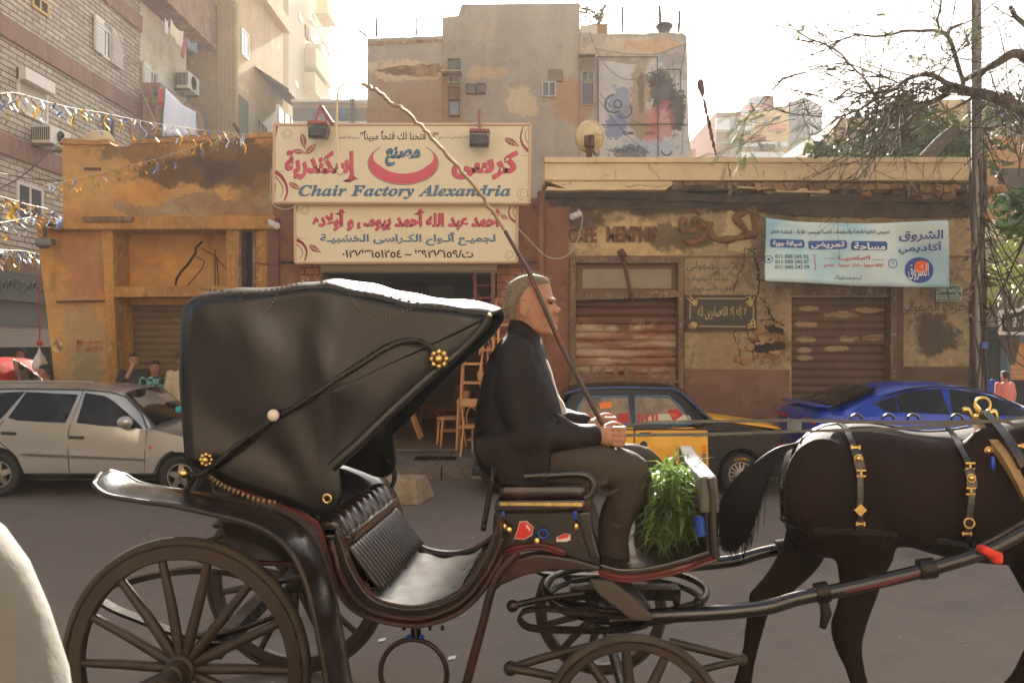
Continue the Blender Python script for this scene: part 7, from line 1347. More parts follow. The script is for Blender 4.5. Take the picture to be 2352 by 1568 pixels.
head = [(106, 600, 690, .03), (116, 560, 725, .048), (135, 520, 765, .062), (165, 480, 788, .073), (205, 455, 802, .079), (250, 444, 812, .081), (290, 438, 826, .081), (322, 438, 818, .08), (350, 441, 822, .079), (390, 450, 826, .076), (420, 458, 836, .073), (455, 472, 838, .07), (475, 482, 840, .067), (500, 500, 838, .064), (530, 540, 832, .058), (556, 600, 815, .048), (575, 640, 770, .036)]
b = MB(); b.loft(slices(head, z5)); SM = 3.93 / FL / (3.266 * K)
def hp(x, y, off=0): return C(*z5(x, y), HD + off)
chain(b, [(hp(590, 470), .062), (hp(610, 560), .06), (hp(600, 650), .066), (hp(590, 720), .075)], 14, 3)
b.loft([[hp(815, 300, s_ * .012) for s_ in (-1, 1)] + [hp(790, 330, .014), hp(790, 330, -.014)], [hp(842, 345, s_ * .013) for s_ in (-1, 1)] + [hp(800, 350, .018), hp(800, 350, -.018)], [hp(866, 378, s_ * .012) for s_ in (-1, 1)] + [hp(800, 392, .024), hp(800, 392, -.024)], [hp(846, 405, s_ * .01) for s_ in (-1, 1)] + [hp(805, 410, .02), hp(805, 410, -.02)]])
b.ell(hp(862, 380), (.012, .014, .011), 10, 8)
for s_ in (-1, 1):
    b.ell(hp(838, 398, s_ * .016), (.014, .009, .009), 8, 6); b.ell(hp(800, 300, s_ * .034), (.026, .024, .011), 10, 8); b.ell(hp(775, 385, s_ * .05), (.03, .02, .03), 10, 8)
    e = hp(582, 370, s_ * .083); b.ell(e, (.022, .012, .036), 12, 8, Matrix.Rotation(.15, 3, 'Y')); b.ell(e + Vector((-.004, s_ * .006, .022)), (.018, .008, .016), 10, 6); b.ell(e + Vector((.004, 0, -.03)), (.011, .008, .012), 8, 6)
b.ell(hp(838, 443), (.014, .026, .008), 10, 8); b.ell(hp(836, 470), (.013, .022, .008), 10, 8); b.ell(hp(822, 525), (.02, .024, .02), 10, 8); b.ell(hp(720, 535, -.035), (.06, .02, .022), 10, 8, Matrix.Rotation(.35, 3, 'Y')); b.ell(hp(720, 535, .035), (.06, .02, .022), 10, 8, Matrix.Rotation(.35, 3, 'Y'))
def fist(b, w_, dirs, s=1.0, b0=0, fac=1):
    """w_: wrist point; knuckles ahead along UA, fingers wrap from the near side over the front towards the far side"""
    Z = Vector((0, 0, 1)); c_ = w_ + UA * .055 * s
    b.ell(c_, (.052 * s, .03 * s, .043 * s), 14, 10)
    for i, (dz, ln) in enumerate(((.034, 1.0), (.012, 1.08), (-.011, 1.0), (-.032, .85))):
        k0 = w_ + UA * .082 * s + Z * dz * s - VB * .02 * s; k1 = k0 + UA * .036 * s * ln - VB * .0 * s; k2 = k1 + VB * .04 * s * ln + UA * .006 * s; k3 = k2 - UA * .026 * s * ln + VB * .008 * s
        chain(b, [(k0, .0125 * s), (k1, .0115 * s), (k2, .0105 * s), (k3, .0095 * s)], 8, 3)
    chain(b, [(w_ + UA * .035 * s + Z * .03 * s + VB * .01 * s, .015 * s), (w_ + UA * .075 * s + Z * .05 * s + VB * .02 * s, .0125 * s), (w_ + UA * .108 * s + Z * .046 * s + VB * .022 * s, .0105 * s)], 8, 3)
hn = C(*z5(1150, 1385), DB - .13); hf = C(*z5(1105, 1300), DB + .12)
fist(b, hn, None, 1.02); chain(b, [(hn - UA * .1, .034), (hn + UA * .03, .031)], 12, 2); fist(b, hf, None, .95); chain(b, [(hf - UA * .08, .034), (hf + UA * .03, .03)], 12, 2)
for w_, q in ((hn, [(520, 760, -.15), (500, 1000, -.2), (600, 1350, -.22), (900, 1392, -.16)]), (hf, [(560, 760, .15), (660, 1000, .2), (830, 1230, .19), (960, 1275, .15)])): chain(b, [(hp(590, 700), .06)] + [(hp(x, y, o_), .04) for x, y, o_ in q] + [(w_, .03)], 8, 2)
chain(b, [(hp(590, 700), .06), (hp(540, 1500), .09), (C(*zz(350, 250), DB - .12), .08), (C(*zz(900, 250), DB - .12), .06), (C(*zz(885, 560), -.2), .045), (C(*zz(890, 780), -.2), .045)], 10, 2)
chain(b, [(C(*zz(890, 770), -.2), .05), (C(*zz(905, 900), -.2), .044), (C(*zz(925, 960), -.2), .04)], 10, 2)
b.build('body', m_skin, dr, remesh=.0048, smo=3)
hr = [(100, 610, 690, .034), (112, 558, 730, .052), (132, 514, 775, .066), (162, 474, 792, .077), (190, 456, 760, .082), (225, 446, 690, .084), (265, 438, 640, .0845), (310, 434, 600, .084), (350, 436, 556, .08), (400, 446, 540, .076), (440, 458, 535, .07), (480, 478, 535, .064)]
b = MB(); b.loft(slices(hr, z5, 28, grow=.0015, fn=0)); rnd = random.Random(2); m2 = len(b.v)
for k in range(1500):
    i = rnd.randint(0, m2 - 1); p = b.v[i] + Vector((rnd.uniform(-.014, .014), rnd.uniform(-.014, .014), rnd.uniform(-.01, .008))); n = (p - hp(620, 300)).normalized(); b.tube([p - n * .004, p + n * rnd.uniform(.005, .014) + Vector((0, 0, rnd.uniform(-.004, .004)))], [.0011, .0005], 3, cap=False)
b.build('hair', translucent(m_grey, .25), dr, smooth=60)
b = MB()
for s_ in (-1, 1): b.ell(hp(799, 327, s_ * .036), (.009, .012, .0045), 10, 6)
b.build('eye', mat('dark_eye', C8(30, 22, 18), .2, var=0), dr, smooth=180); b = MB()
for s_ in (-1, 1): b.tube([hp(760, 300, s_ * .06), hp(795, 293, s_ * .05), hp(828, 303, s_ * .022)], [.002, .004, .0025], 6)
b.tube([hp(846, 421, -.028), hp(852, 418, 0), hp(846, 421, .028)], .005, 6); b.build('brows_and_moustache', mat('grey_brow', C8(116, 92, 74), .8), dr, smooth=60)
# jacket
tor = [(470, 482, 610, .07), (520, 470, 665, .082), (590, 440, 712, .11), (650, 392, 730, .155), (720, 338, 752, .195), (800, 296, 775, .22), (900, 268, 812, .235), (1000, 248, 842, .24), (1100, 226, 880, .24), (1200, 208, 905, .24), (1300, 196, 905, .245), (1400, 192, 890, .25), (1500, 200, 870, .255), (1600, 225, 860, .25), (1700, 300, 840, .24)]
b = MB(); b.loft(slices(tor, z5, 32, pw=2.4, fn=0))
jp = lambda x, y, o: C(*z5(x, y), DB + o)
chain(b, [(jp(520, 720, -.16), .084), (jp(492, 860, -.195), .077), (jp(500, 1050, -.21), .071), (jp(540, 1230, -.215), .069), (jp(600, 1345, -.215), .071), (jp(720, 1400, -.22), .07), (jp(880, 1395, -.18), .062), (jp(1010, 1390, -.155), .058), (jp(1130, 1388, -.135), .05)], 14, 4)
chain(b, [(jp(560, 720, .16), .085), (jp(620, 900, .22), .08), (jp(720, 1100, .22), .075), (jp(830, 1230, .2), .068), (jp(960, 1270, .16), .058), (jp(1060, 1285, .13), .05)], 14, 4)
b.torus(jp(1142, 1388, -.135), .043, .011, Vector((0, 0, 1)), VB, 20, 8)
for q, r in (([(830, 1200), (900, 1270), (985, 1290)], .02), ([(600, 1290), (700, 1330), (830, 1340)], .018), ([(560, 1180), (640, 1260), (720, 1290)], .016), ([(420, 900), (470, 1000), (480, 1120)], .012)): b.tube([jp(x, y, -.27 + (x - 500) * .00022) for x, y in q], [r * .4, r, r * .3], 8)
q = [Ca(*zz(*p), -.36) for p in [(20, 30), (30, 130), (70, 200), (140, 240), (190, 330), (280, 355), (350, 440), (420, 485), (488, 488), (496, 300), (500, 130), (480, 20)]]
b.ext([Lc(a, -.405, z) for a, z in q], VB * .06)
folds(b.build('jacket', m_jack, dr, remesh=.0095, smo=5), .11, .022)
b = MB(); P = [jp(x, y, o) for x, y, o in [(498, 462, 0), (485, 500, -.05), (520, 520, -.085), (590, 560, -.09), (650, 620, -.07), (700, 690, -.035)]]; b.strip(smooth_path(P, 4), Vector((0.15, -.1, 1)).normalized() * .055, .014); P = [jp(x, y, o) for x, y, o in [(498, 462, 0), (490, 490, .05), (530, 520, .085), (610, 570, .08), (670, 640, .05), (705, 690, .02)]]; b.strip(smooth_path(P, 4), Vector((0.15, .1, 1)).normalized() * .05, .014); b.build('collar', m_jack, dr, smooth=60)
b = MB(); b.strip(smooth_path([jp(x, y, -.03) for x, y in [(698, 690), (720, 740), (770, 850), (800, 950), (830, 1060), (880, 1140), (900, 1210)]], 4), VB * .05, .03); b.ell(jp(680, 650, 0), (.03, .05, .04)); b.build('shirt', m_shirt, dr, smooth=60)
b = MB(); b.strip(smooth_path([jp(x, y, -.055) for x, y in [(600, 545), (650, 610), (700, 668)]], 3), VB * .02, .02); b.build('shirt_collar', m_shirt, dr, smooth=60)
# trousers
kp = lambda x, y, o: C(*zz(x, y), DB + o)
b = MB(); b.ell(kp(330, 260, 0), (.2, .2, .12), 18, 12)
chain(b, [(kp(350, 250, -.13), .115), (kp(520, 235, -.14), .108), (kp(700, 225, -.14), .1), (kp(850, 225, -.13), .092), (kp(985, 262, -.12), .09), (kp(970, 400, -.11), .088), (kp(910, 520, -.1), .078), (kp(885, 650, -.09), .07), (kp(885, 800, -.08), .07)], 16, 4, .92)
chain(b, [(kp(350, 250, .13), .11), (kp(600, 225, .12), .1), (kp(850, 210, .1), .09), (kp(1050, 210, .1), .088), (kp(1106, 320, .1), .086), (kp(1112, 450, .1), .078), (kp(1110, 600, .1), .072), (kp(1105, 740, .1), .068)], 16, 4, .92)
for x, y, o, r in ((888, 800, -.08, .06), (1105, 735, .1, .062)): b.torus(kp(x, y, o), r, .013, UA, VB, 20, 8)
for q in ([(640, 330), (740, 360), (850, 330)], [(760, 380), (850, 400), (930, 360)], [(860, 560), (900, 600), (940, 580)]): b.tube([kp(x, y, -.215) for x, y in q], [.008, .016, .006], 6)
folds(b.build('trousers', m_trou, dr, remesh=.0095, smo=5), .1, .016)
b = MB(); chain(b, [(C(*zz(885, 810), -.2), .056), (C(*zz(895, 880), -.2), .05), (C(*zz(915, 950), -.21), .046)], 12, 3); b.build('sock', m_sock, dr, smooth=180)
b = MB(); chain(b, [(C(*zz(900, 955), -.22), .048), (C(*zz(965, 1010), -.24), .048), (C(*zz(1040, 1085), -.26), .043), (C(*zz(1090, 1140), -.26), .032)], 12, 3); b.build('shoe', m_shoe, dr, smooth=180)
b = MB(); chain(b, [(kp(1110, 770, .1), .05), (kp(1175, 790, .1), .046), (kp(1235, 790, .1), .036)], 12, 3); b.build('shoe', m_shoe, dr, smooth=180)
# whip
wh = thing('whip', C(1385, 1000, DB - .1), 'long curved whip with dark red-ringed grip and pale cane held by the driver', 'whip')
W1 = [(1410, 1030), (1392, 985), (1376, 960), (1348, 905), (1318, 850), (1278, 770), (1222, 640), (1190, 582), (1160, 530)]; W2 = [(1160, 530), (1110, 455), (1062, 395), (1010, 335), (965, 290), (925, 252), (895, 236), (872, 212), (845, 200), (830, 193)]
wp = lambda x, y: C(x, y, DB - .09)
b = MB(); b.tube(smooth_path([wp(*p) for p in W1], 4), [.012, .009], 8); st_ = b.build('stock', mat('dark_whip_stock', C8(58, 40, 34), .45), wh, smooth=60)
b = MB()
for p0, p1 in (((1370, 950), (1364, 936)), ((1290, 794), (1272, 756)), ((1268, 748), (1258, 724)), ((1232, 664), (1218, 634)), ((1345, 900), (1338, 886))): b.tube([wp(*p0), wp(*p1)], .0096, 8)
b.build('red_binding', mat('red_binding', C8(120, 34, 28), .5), st_)
P = smooth_path([wp(*p) for p in W2], 5); rnd = random.Random(1); P = [p + Vector((rnd.uniform(-.006, .006), 0, rnd.uniform(-.006, .006))) for p in P]
b = MB(); b.tube(P, [.0115, .0115, .011] * 1 if 0 else .0082, 8); b.build('cane', mat('bamboo_cane', C8(146, 124, 94), .55, layers=[(C8(120, 96, 70), 8, .5, .12, .8)], bump=.3), wh, smooth=60)
b = MB(); b.tube(smooth_path([wp(*p) for p in [(830, 193), (812, 192), (790, 194), (778, 204), (775, 225), (774, 262), (773, 300), (776, 340), (780, 385), (782, 398)]], 4), [.003, .006, .007, .009, .008], 6); b.ell(wp(781, 395), (.016, .012, .016)); b.build('lash', mat('pale_cord', C8(196, 184, 160), .8), wh, smooth=60)
# ---------------------------------------------------------------- standing figures
def figure(loc, H, face, label, top, bot, hair, name='person', arms='down', skin=None, sleeve=1.0, extra=None, group='people standing about', fs=1.0):
    s = H / 1.72; Rm = Matrix.Rotation(face, 3, 'Z'); o = thing(name, loc, label, 'person', group); L_ = Vector(loc)
    def P(x, y, z): return L_ + Rm @ Vector((x * s, y * s, z * s))       # faces -Y
    skin = skin or m_skin; b = MB()
    rings = []
    for z, hw, f, bk_ in ((1.49, .035, -.02, .05), (1.505, .05, -.08, .06), (1.53, .058, -.095, .075), (1.57, .066, -.1, .09), (1.61, .071, -.1, .098), (1.65, .073, -.098, .1), (1.69, .068, -.082, .088), (1.712, .05, -.055, .06), (1.722, .025, -.025, .03)):
        rings.append([P(hw * math.cos(t), (f + bk_) / 2 + (bk_ - f) / 2 * math.sin(t), z) for t in [2 * math.pi * k / 18 for k in range(18)]])
    b.loft(rings); chain(b, [(P(0, .02, 1.36), .062 * s), (P(0, .015, 1.46), .054 * s), (P(0, 0, 1.54), .055 * s)], 12, 2)
    b.ell(P(0, -.11, 1.585), (.013 * s, .018 * s, .02 * s), 8, 6, Rm); b.ell(P(0, -.102, 1.545), (.024 * s, .01 * s, .007 * s), 8, 6, Rm)
    for q in (-1, 1): b.ell(P(q * .074, .005, 1.6), (.012 * s, .02 * s, .032 * s), 8, 6, Rm)
    AR = {'down': [[(q * .18, .0, 1.40), (q * .235, .02, 1.15), (q * .225, -.04, .92), (q * .215, -.06, .82)] for q in (-1, 1)], 'mouth': [[(-.18, .0, 1.40), (-.25, -.06, 1.17), (-.1, -.26, 1.33), (-.02, -.17, 1.515)], [(.18, 0, 1.40), (.24, -.04, 1.16), (.0, -.24, 1.14), (-.15, -.2, 1.16)]], 'lap': [[(q * .17, .0, 1.40), (q * .24, -.02, 1.15), (q * .16, -.26, 1.05), (q * .08, -.34, 1.02)] for q in (-1, 1)]}[arms]
    for A_ in AR:
        w_ = Vector(A_[2]).lerp(Vector(A_[3]), .1); h_ = Vector(A_[3]); chain(b, [(P(*Vector(A_[1]).lerp(Vector(A_[2]), .6)), .04 * s), (P(*w_), .031 * s), (P(*h_), .034 * s)], 10, 2); d = (h_ - Vector(A_[2])).normalized(); sd = d.cross(Vector((0, 1, 0))).normalized()
        for i in range(4): f0 = h_ + sd * (.014 * (i - 1.5)); chain(b, [(P(*f0), .011 * s), (P(*(f0 + d * .035)), .01 * s), (P(*(f0 + d * (.06 - abs(i - 1.5) * .006) + Vector((0, -.012, 0)))), .009 * s)], 6, 2)
        chain(b, [(P(*(h_ - d * .01 + sd * .02)), .012 * s), (P(*(h_ + d * .03 + sd * .045)), .01 * s)], 6, 2)
    for A_ in AR: chain(b, [(P(0, .02, 1.34), .06 * s), (P(*A_[0]), .045 * s), (P(*A_[1]), .035 * s), (P(*A_[2]), .03 * s)], 8, 2)
    b.build('body', skin, o, remesh=.0075 * s, smo=2)
    b = MB(); rings = []
    for z, w_, d_ in ((.86, .17, .12), (.95, .17, .125), (1.08, .175, .12), (1.2, .19, .125), (1.32, .2, .12), (1.39, .185, .1), (1.43, .12, .08), (1.455, .07, .065)): rings.append([P(w_ * math.copysign(abs(math.cos(t)) ** .8, math.cos(t)), .02 + d_ * math.sin(t), z) for t in [2 * math.pi * k / 22 for k in range(22)]])
    b.loft(rings)
    for A_ in AR: chain(b, [(P(*A_[0]), .07 * s), (P(*Vector(A_[0]).lerp(Vector(A_[1]), .5)), .06 * s), (P(*A_[1]), .052 * s), (P(*Vector(A_[1]).lerp(Vector(A_[2]), .92 * sleeve)), .043 * s)], 12, 3)
    b.build('top', top, o, remesh=.011 * s, smo=3)
    b = MB(); b.ell(P(0, .02, .9), (.16 * s, .12 * s, .12 * s), 14, 10, Rm)
    for q in (-1, 1): chain(b, [(P(q * .085, .02, .86), .09 * s), (P(q * .095, .0, .5), .068 * s), (P(q * .1, .03, .1), .055 * s)], 12, 3)
    b.build('trousers', bot, o, remesh=.013 * s, smo=2)
    b = MB()
    for q in (-1, 1): chain(b, [(P(q * .1, .05, .05), .045 * s), (P(q * .11, -.06, .042), .042 * s), (P(q * .115, -.14, .035), .033 * s)], 10, 2)
    b.build('shoes', m_shoe, o, smooth=180)
    b = MB(); rings = []
    for z, hw, f, bk_ in ((1.55, .06, .035, .1), (1.6, .077, .02, .108), (1.64, .079, -.05, .11), (1.67, .078, -.098, .106), (1.7, .07, -.09, .094), (1.725, .048, -.055, .062), (1.733, .02, -.02, .025)): rings.append([P(hw * math.cos(t), (f + bk_) / 2 + (bk_ - f) / 2 * math.sin(t), z) for t in [2 * math.pi * k / 18 for k in range(18)]])
    b.loft(rings); b.build('hair', hair, o, smooth=180)
    b = MB()
    for q in (-1, 1): b.ell(P(q * .03, -.096, 1.612), (.012 * s, .006 * s, .006 * s), 8, 6, Rm); b.tube([P(q * .012, -.101, 1.632), P(q * .032, -.1, 1.637), P(q * .05, -.088, 1.632)], .004 * s, 5)
    b.build('eyes_and_brows', m_hair, o, smooth=60)
    return o, P
m_bh = mat('black_hair', C8(32, 27, 24), .7, bump=.6, bn=120); m_sk2 = mat('brown_skin', C8(150, 100, 72), .55, var=.05)
m_drk = mat('dark_sweater', C8(56, 50, 42), .85, layers=[(C8(70, 62, 52), 6, .55, .1, .5)], bump=.3, bn=30)
def plaid():
    m = mat('green_plaid', C8(88, 140, 128), .85, var=0); N = m.node_tree.nodes; L = m.node_tree.links; tc = N.new('ShaderNodeTexCoord'); ck = N.new('ShaderNodeTexChecker'); ck.inputs['Scale'].default_value = 13; ck.inputs[1].default_value = C8(96, 150, 138); ck.inputs[2].default_value = C8(30, 34, 32); L.new(tc.outputs['Object'], ck.inputs[0]); L.new(ck.outputs[0], N['Principled BSDF'].inputs['Base Color']); return m
Y_ = 12.35; zf = lambda px, Y: F(px, 0, Y).x
def stand(px, ytop, Y, base=.17): return (zf(px, Y), Y, base), (F(0, ytop, Y).z - base)
l, h = stand(308, 811, Y_); figure(l, h, R(22), 'man in a dark sweater holding a hand over his mouth before the garage shutter', m_drk, m_trou, m_bh, arms='mouth')
l, h = stand(355, 829, 12.1); figure(l, h, R(18), 'smiling boy in a green and black checked shirt standing beside the man covering his mouth', plaid(), m_trou, m_bh)
l, h = stand(419, 812, 12.0); o3, P3 = figure(l, h, R(35), 'man in a pale jacket and dark hat half hidden behind the carriage hood', mat('pale_jacket', C8(186, 170, 140), .85, layers=[(C8(120, 104, 84), 7, .58, .08, .6)], bump=.3), m_trou, m_bh)
b = MB(); b.loft([[P3(r * math.cos(t), r * math.sin(t) * 1.1 + .0, z) for t in [2 * math.pi * k / 20 for k in range(20)]] for z, r in ((1.655, .09), (1.66, .14), (1.667, .14), (1.672, .088), (1.74, .085), (1.765, .06), (1.77, .01))]); b.build('hat', m_drk, o3, smooth=50)
l, h = stand(104, 838, 12.75, .0); figure(l, h, R(-75), 'dark-haired man seen in profile beyond the silver car roof', m_drk, m_trou, m_bh, skin=m_sk2)
m_pk = mat('pink_shirt', C8(204, 120, 112), .85); l, h = stand(2308, 852, 15.5, 0); figure(l, h, R(190), 'person in a pink top seen from behind near the orange stall', m_pk, m_trou, m_bh)
l, h = stand(2262, 848, 17, 0); figure(l, h, R(160), 'person in a bright blue top standing behind the utility pole', mat('blue_top', C8(30, 60, 150), .8), m_trou, m_bh)
l, h = stand(48, 800, 18.5, 0); figure(l, h, R(-30), 'shadowy person standing inside the dark street shop', m_drk, m_trou, m_bh, skin=m_sk2)
# passer-by close to the viewer, shoulder in the lower left corner
m_wsh = mat('white_linen', C8(116, 112, 104), .85, layers=[(C8(100, 96, 88), 3, .55, .25, .6)], bump=.3, bn=8)
of_, Pf = figure((-.965, 1.2, .0), 1.85, R(170), 'person in loose white robe standing very close, only a blurred shoulder in view', m_wsh, m_wsh, m_grey, group=None)
b = MB(); b.loft([[Vector((-.965 + r * math.cos(t) * (1 + .03 * math.sin(5 * t + z * 9)), 1.2 + r * .62 * math.sin(t), z)) for t in [2 * math.pi * k / 40 for k in range(40)]] for z, r in ((1.68, .075), (1.655, .12), (1.62, .19), (1.58, .238), (1.53, .268), (1.46, .292), (1.37, .318), (1.2, .345), (.9, .37), (.5, .4), (.12, .44))]); b.build('robe', m_wsh, of_, smooth=180)
# ================================================================== TREE, POLE, CABLES, GARLANDS
m_bark = mat('grey_brown_bark', C8(84, 69, 55), .9, layers=[(C8(70, 58, 46), 6, .52, .12, .8, (1, 1, .4)), (C8(112, 96, 78), 16, .62, .06, .6)], bump=.7, bn=40, bstretch=(1, 1, .35)); m_twig = mat('twig_bark', C8(70, 56, 44), .9, var=.15)
m_ftl = mat('feathery_leaf', C8(74, 84, 50), .6, layers=[(C8(104, 112, 70), 7, .55, .1, .6)], var=.2)
translucent(m_ftl, .3)
tr = thing('tree', (7.5, 11.3, .17), 'bare wide-spreading street tree with feathery green sprays beyond the utility pole', 'tree')
LIMBS = [([(2230, 900), (2100, 850), (1960, 760), (1880, 715), (1800, 680), (1690, 645), (1590, 625), (1480, 612), (1400, 612)], 52, 26, 11.3), ([(2100, 500), (1960, 385), (1915, 368), (1870, 372), (1780, 430), (1690, 475), (1600, 520), (1540, 560)], 42, 16, 11.0),
         ([(1600, 620), (1500, 590), (1430, 570), (1370, 530), (1300, 510), (1230, 516), (1160, 545), (1090, 595), (1000, 650), (920, 695), (850, 740), (760, 780), (700, 800), (640, 850)], 22, 5, 10.6), ([(1545, 575), (1515, 470), (1490, 380), (1460, 290), (1420, 232), (1350, 210), (1260, 212), (1150, 212), (1060, 235), (940, 250), (820, 240), (720, 270), (600, 300), (520, 330)], 17, 4, 10.8),
         ([(1440, 640), (1340, 690), (1250, 738), (1200, 800), (1150, 850), (1080, 880), (1000, 900), (960, 930)], 22, 8, 11.2), ([(340, 150), (400, 205), (480, 260), (560, 290), (640, 325), (710, 370), (760, 430), (830, 500), (880, 550), (920, 620), (945, 680), (965, 770), (1020, 840)], 5, 9, 10.4),
         ([(1420, 230), (1480, 190), (1540, 165), (1600, 140), (1660, 100)], 9, 5, 10.8), ([(1330, 650), (1360, 550), (1420, 460), (1480, 380), (1560, 280), (1600, 210)], 6, 4, 10.5), ([(1380, 215), (1370, 130), (1390, 50), (1395, -60)], 9, 6, 10.8), ([(1650, 550), (1720, 480), (1760, 600), (1800, 650)], 7, 4, 11), ([(240, 520), (330, 528), (450, 500), (600, 450), (740, 432), (850, 470), (980, 520), (1090, 560)], 3, 6, 10.6),
         ([(430, 635), (560, 660), (700, 670), (850, 640), (1000, 625), (1130, 600)], 3, 6, 10.7), ([(1870, 50), (1900, 110), (1960, 165), (2060, 230)], 14, 22, 10.6), ([(1700, 620), (1500, 730), (1400, 780), (1250, 880), (1130, 960), (1040, 1020), (900, 1075)], 9, 5, 11.4), ([(1960, 770), (1890, 780), (1940, 870), (1930, 1100), (1920, 1200)], 5, 6, 11)]
def zp(x, y, Y): return F(*z7(x, y), Y)
rnd = random.Random(21); b = MB(); tw = MB(); lf = MB()
def frond(p, d, l):
    up_ = Vector((rnd.gauss(0, 1), rnd.gauss(0, 1), rnd.gauss(0, 1))); sd = d.cross(up_).normalized()
    for k in range(11):
        t = (k + 1) / 12; q = p + d * l * t - Vector((0, 0, l * .25 * t * t))
        for s_ in (-1, 1):
            e = q + (sd * s_ * .75 + d * .5).normalized() * l * .3 * (1 - abs(t - .45)); wv = d * .006; lf.add([q - wv, q + wv, e], [(0, 1, 2)])
def twig(p, d, l, r, depth, leaf):
    P = [p]; dd = d.copy(); n = 6
    for k in range(n):
        dd = (dd + Vector((rnd.gauss(0, .14), rnd.gauss(0, .12), rnd.gauss(.0, .13)))).normalized(); P.append(P[-1] + dd * l / n)
    tw.tube(P, [r, r * .35], 4, cap=False)
    if depth > 0:
        for k in range(3):
            i = rnd.randint(1, n - 1); s_ = (dd + Vector((rnd.gauss(0, .6), rnd.gauss(0, .5), rnd.gauss(-.1, .6)))).normalized(); twig(P[i], s_, l * rnd.uniform(.4, .7), r * .55, depth - 1, leaf)
    if leaf and rnd.random() < leaf:
        for k in range(rnd.randint(2, 4)): i = rnd.randint(n // 2, n); frond(P[i], (dd + Vector((rnd.gauss(0, .5), rnd.gauss(0, .5), rnd.gauss(-.1, .4)))).normalized(), rnd.uniform(.14, .28))
for pts, r0, r1, Y in LIMBS:
    n = len(pts); P = smooth_path([zp(x, y, Y + .25 * math.sin(i * 1.3)) for i, (x, y) in enumerate(pts)], 4); b.tube(P, [r0 / 2.976 * Y / FL, r1 / 2.976 * Y / FL], 9)
    for i in range(2, len(P) - 1):
        high = P[i].z > 4.9; nn = 1 if r0 > 30 else 2
        for k in range(nn):
            if rnd.random() < .22:
                t = (P[i + 1] - P[i]).normalized() * (1 if r0 > r1 else -1); d = (t * .6 + Vector((rnd.uniform(-.8, .4), rnd.uniform(-.7, .7), rnd.uniform(-.7, .5)))).normalized(); twig(P[i], d, rnd.uniform(.5, 1.3), rnd.uniform(.006, .011), 2, .035 if high else .008)
for k in range(30):                                   # drooping bundle of bare shoots over the parapet
    p = zp(rnd.uniform(900, 1400), rnd.uniform(560, 720), 10.9 + rnd.uniform(-.4, .4)); e = zp(rnd.uniform(500, 1250), rnd.uniform(900, 1080), 10.9 + rnd.uniform(-.5, .5)); m_ = (p + e) / 2 + Vector((rnd.uniform(-.2, .1), 0, rnd.uniform(.05, .35))); tw.tube(smooth_path([p, m_, e, e + Vector((rnd.uniform(-.1, .15), 0, rnd.uniform(-.02, .2)))], 5), [.012, .004], 4, cap=False)
for k in range(40):
    p = zp(rnd.uniform(1700, 2000), rnd.uniform(450, 1000), 11.2); twig(p, Vector((rnd.uniform(-1, .6), rnd.uniform(-.5, .5), rnd.uniform(-.9, .3))).normalized(), rnd.uniform(.5, 1.1), .008, 1, .02)
for k in range(16):                                   # feathery sprays high up and low left
    p = zp(rnd.uniform(480, 1700), rnd.uniform(-40, 260), 10.6 + rnd.uniform(-.6, .6)); twig(p, Vector((rnd.uniform(-1, .3), rnd.uniform(-.5, .5), rnd.uniform(-.5, .3))).normalized(), .6, .005, 1, .55)
for k in range(9):
    p = zp(rnd.uniform(80, 560), rnd.uniform(720, 1040), 10.6); twig(p, Vector((rnd.uniform(-1, 0), rnd.uniform(-.5, .5), rnd.uniform(-.3, .1))).normalized(), .5, .005, 1, .6)
b.build('limb', m_bark, tr, smooth=60); tw.build('twigs', m_twig, tr, fixn=False)['kind'] = 'stuff'; lf.build('crown', m_ftl, tr, fixn=False)['kind'] = 'stuff'
b = MB(); b.tube(smooth_path([(7.7, 11.4, -.1), (7.55, 11.35, 1.2), (7.5, 11.3, 2.2), (7.2, 11.3, 3.2), tuple(zp(2100, 850, 11.3))], 5), [.26, .19], 12); b.build('trunk', m_bark, tr, smooth=60)
def bush(name, label, c, r, n, m, seed, trunk=None):
    rn_ = random.Random(seed); o = thing(name, (c[0], c[1], c[2] - r[2]), label, 'tree'); b = MB(); cl = [(Vector((rn_.gauss(0, .45) * r[0], rn_.gauss(0, .4) * r[1], rn_.gauss(0, .42) * r[2])), rn_.uniform(.2, .5)) for _ in range(26)]
    for k in range(n):
        q, s_ = rn_.choice(cl); p = Vector(c) + q + Vector((rn_.gauss(0, s_) * r[0] * .5, rn_.gauss(0, s_) * r[1] * .5, rn_.gauss(0, s_) * r[2] * .5)); d = Vector((rn_.gauss(0, 1), rn_.gauss(0, 1), rn_.gauss(0, .7))).normalized(); s2 = d.cross(Vector((rn_.gauss(0, 1), rn_.gauss(0, 1), rn_.gauss(0, 1)))).normalized(); l = rn_.uniform(.06, .14)
        b.add([p - d * l, p + s2 * l * .45, p + d * l, p - s2 * l * .45], [(0, 1, 2, 3)])
    b.build('crown', m, o, fixn=False)['kind'] = 'stuff'; b = MB()
    for k in range(7): q, s_ = cl[k]; b.tube([Vector((c[0], c[1], c[2] - r[2] * 2.2)), Vector(c) + q * .4 - Vector((0, 0, r[2] * .5)), Vector(c) + q], [.06, .015], 6)
    b.build('trunk', m_bark, o); return o
m_bush = mat('dark_green_leaf', C8(52, 80, 36), .6, layers=[(C8(92, 116, 52), 4, .55, .1, .7)], var=.2)
bush('leafy_tree', 'dense dark green leafy tree behind the bare branches above the cafe parapet', F(*z7(1240, 985), 19), (2.0, 1.2, .95), 5200, m_bush, 3)
bush('leafy_tree', 'small bright green tree behind the tangled cables', F(*z8(1990, 250), 15), (.7, .6, .5), 900, mat('bright_leaf', C8(80, 112, 52), .6, var=.2), 4)
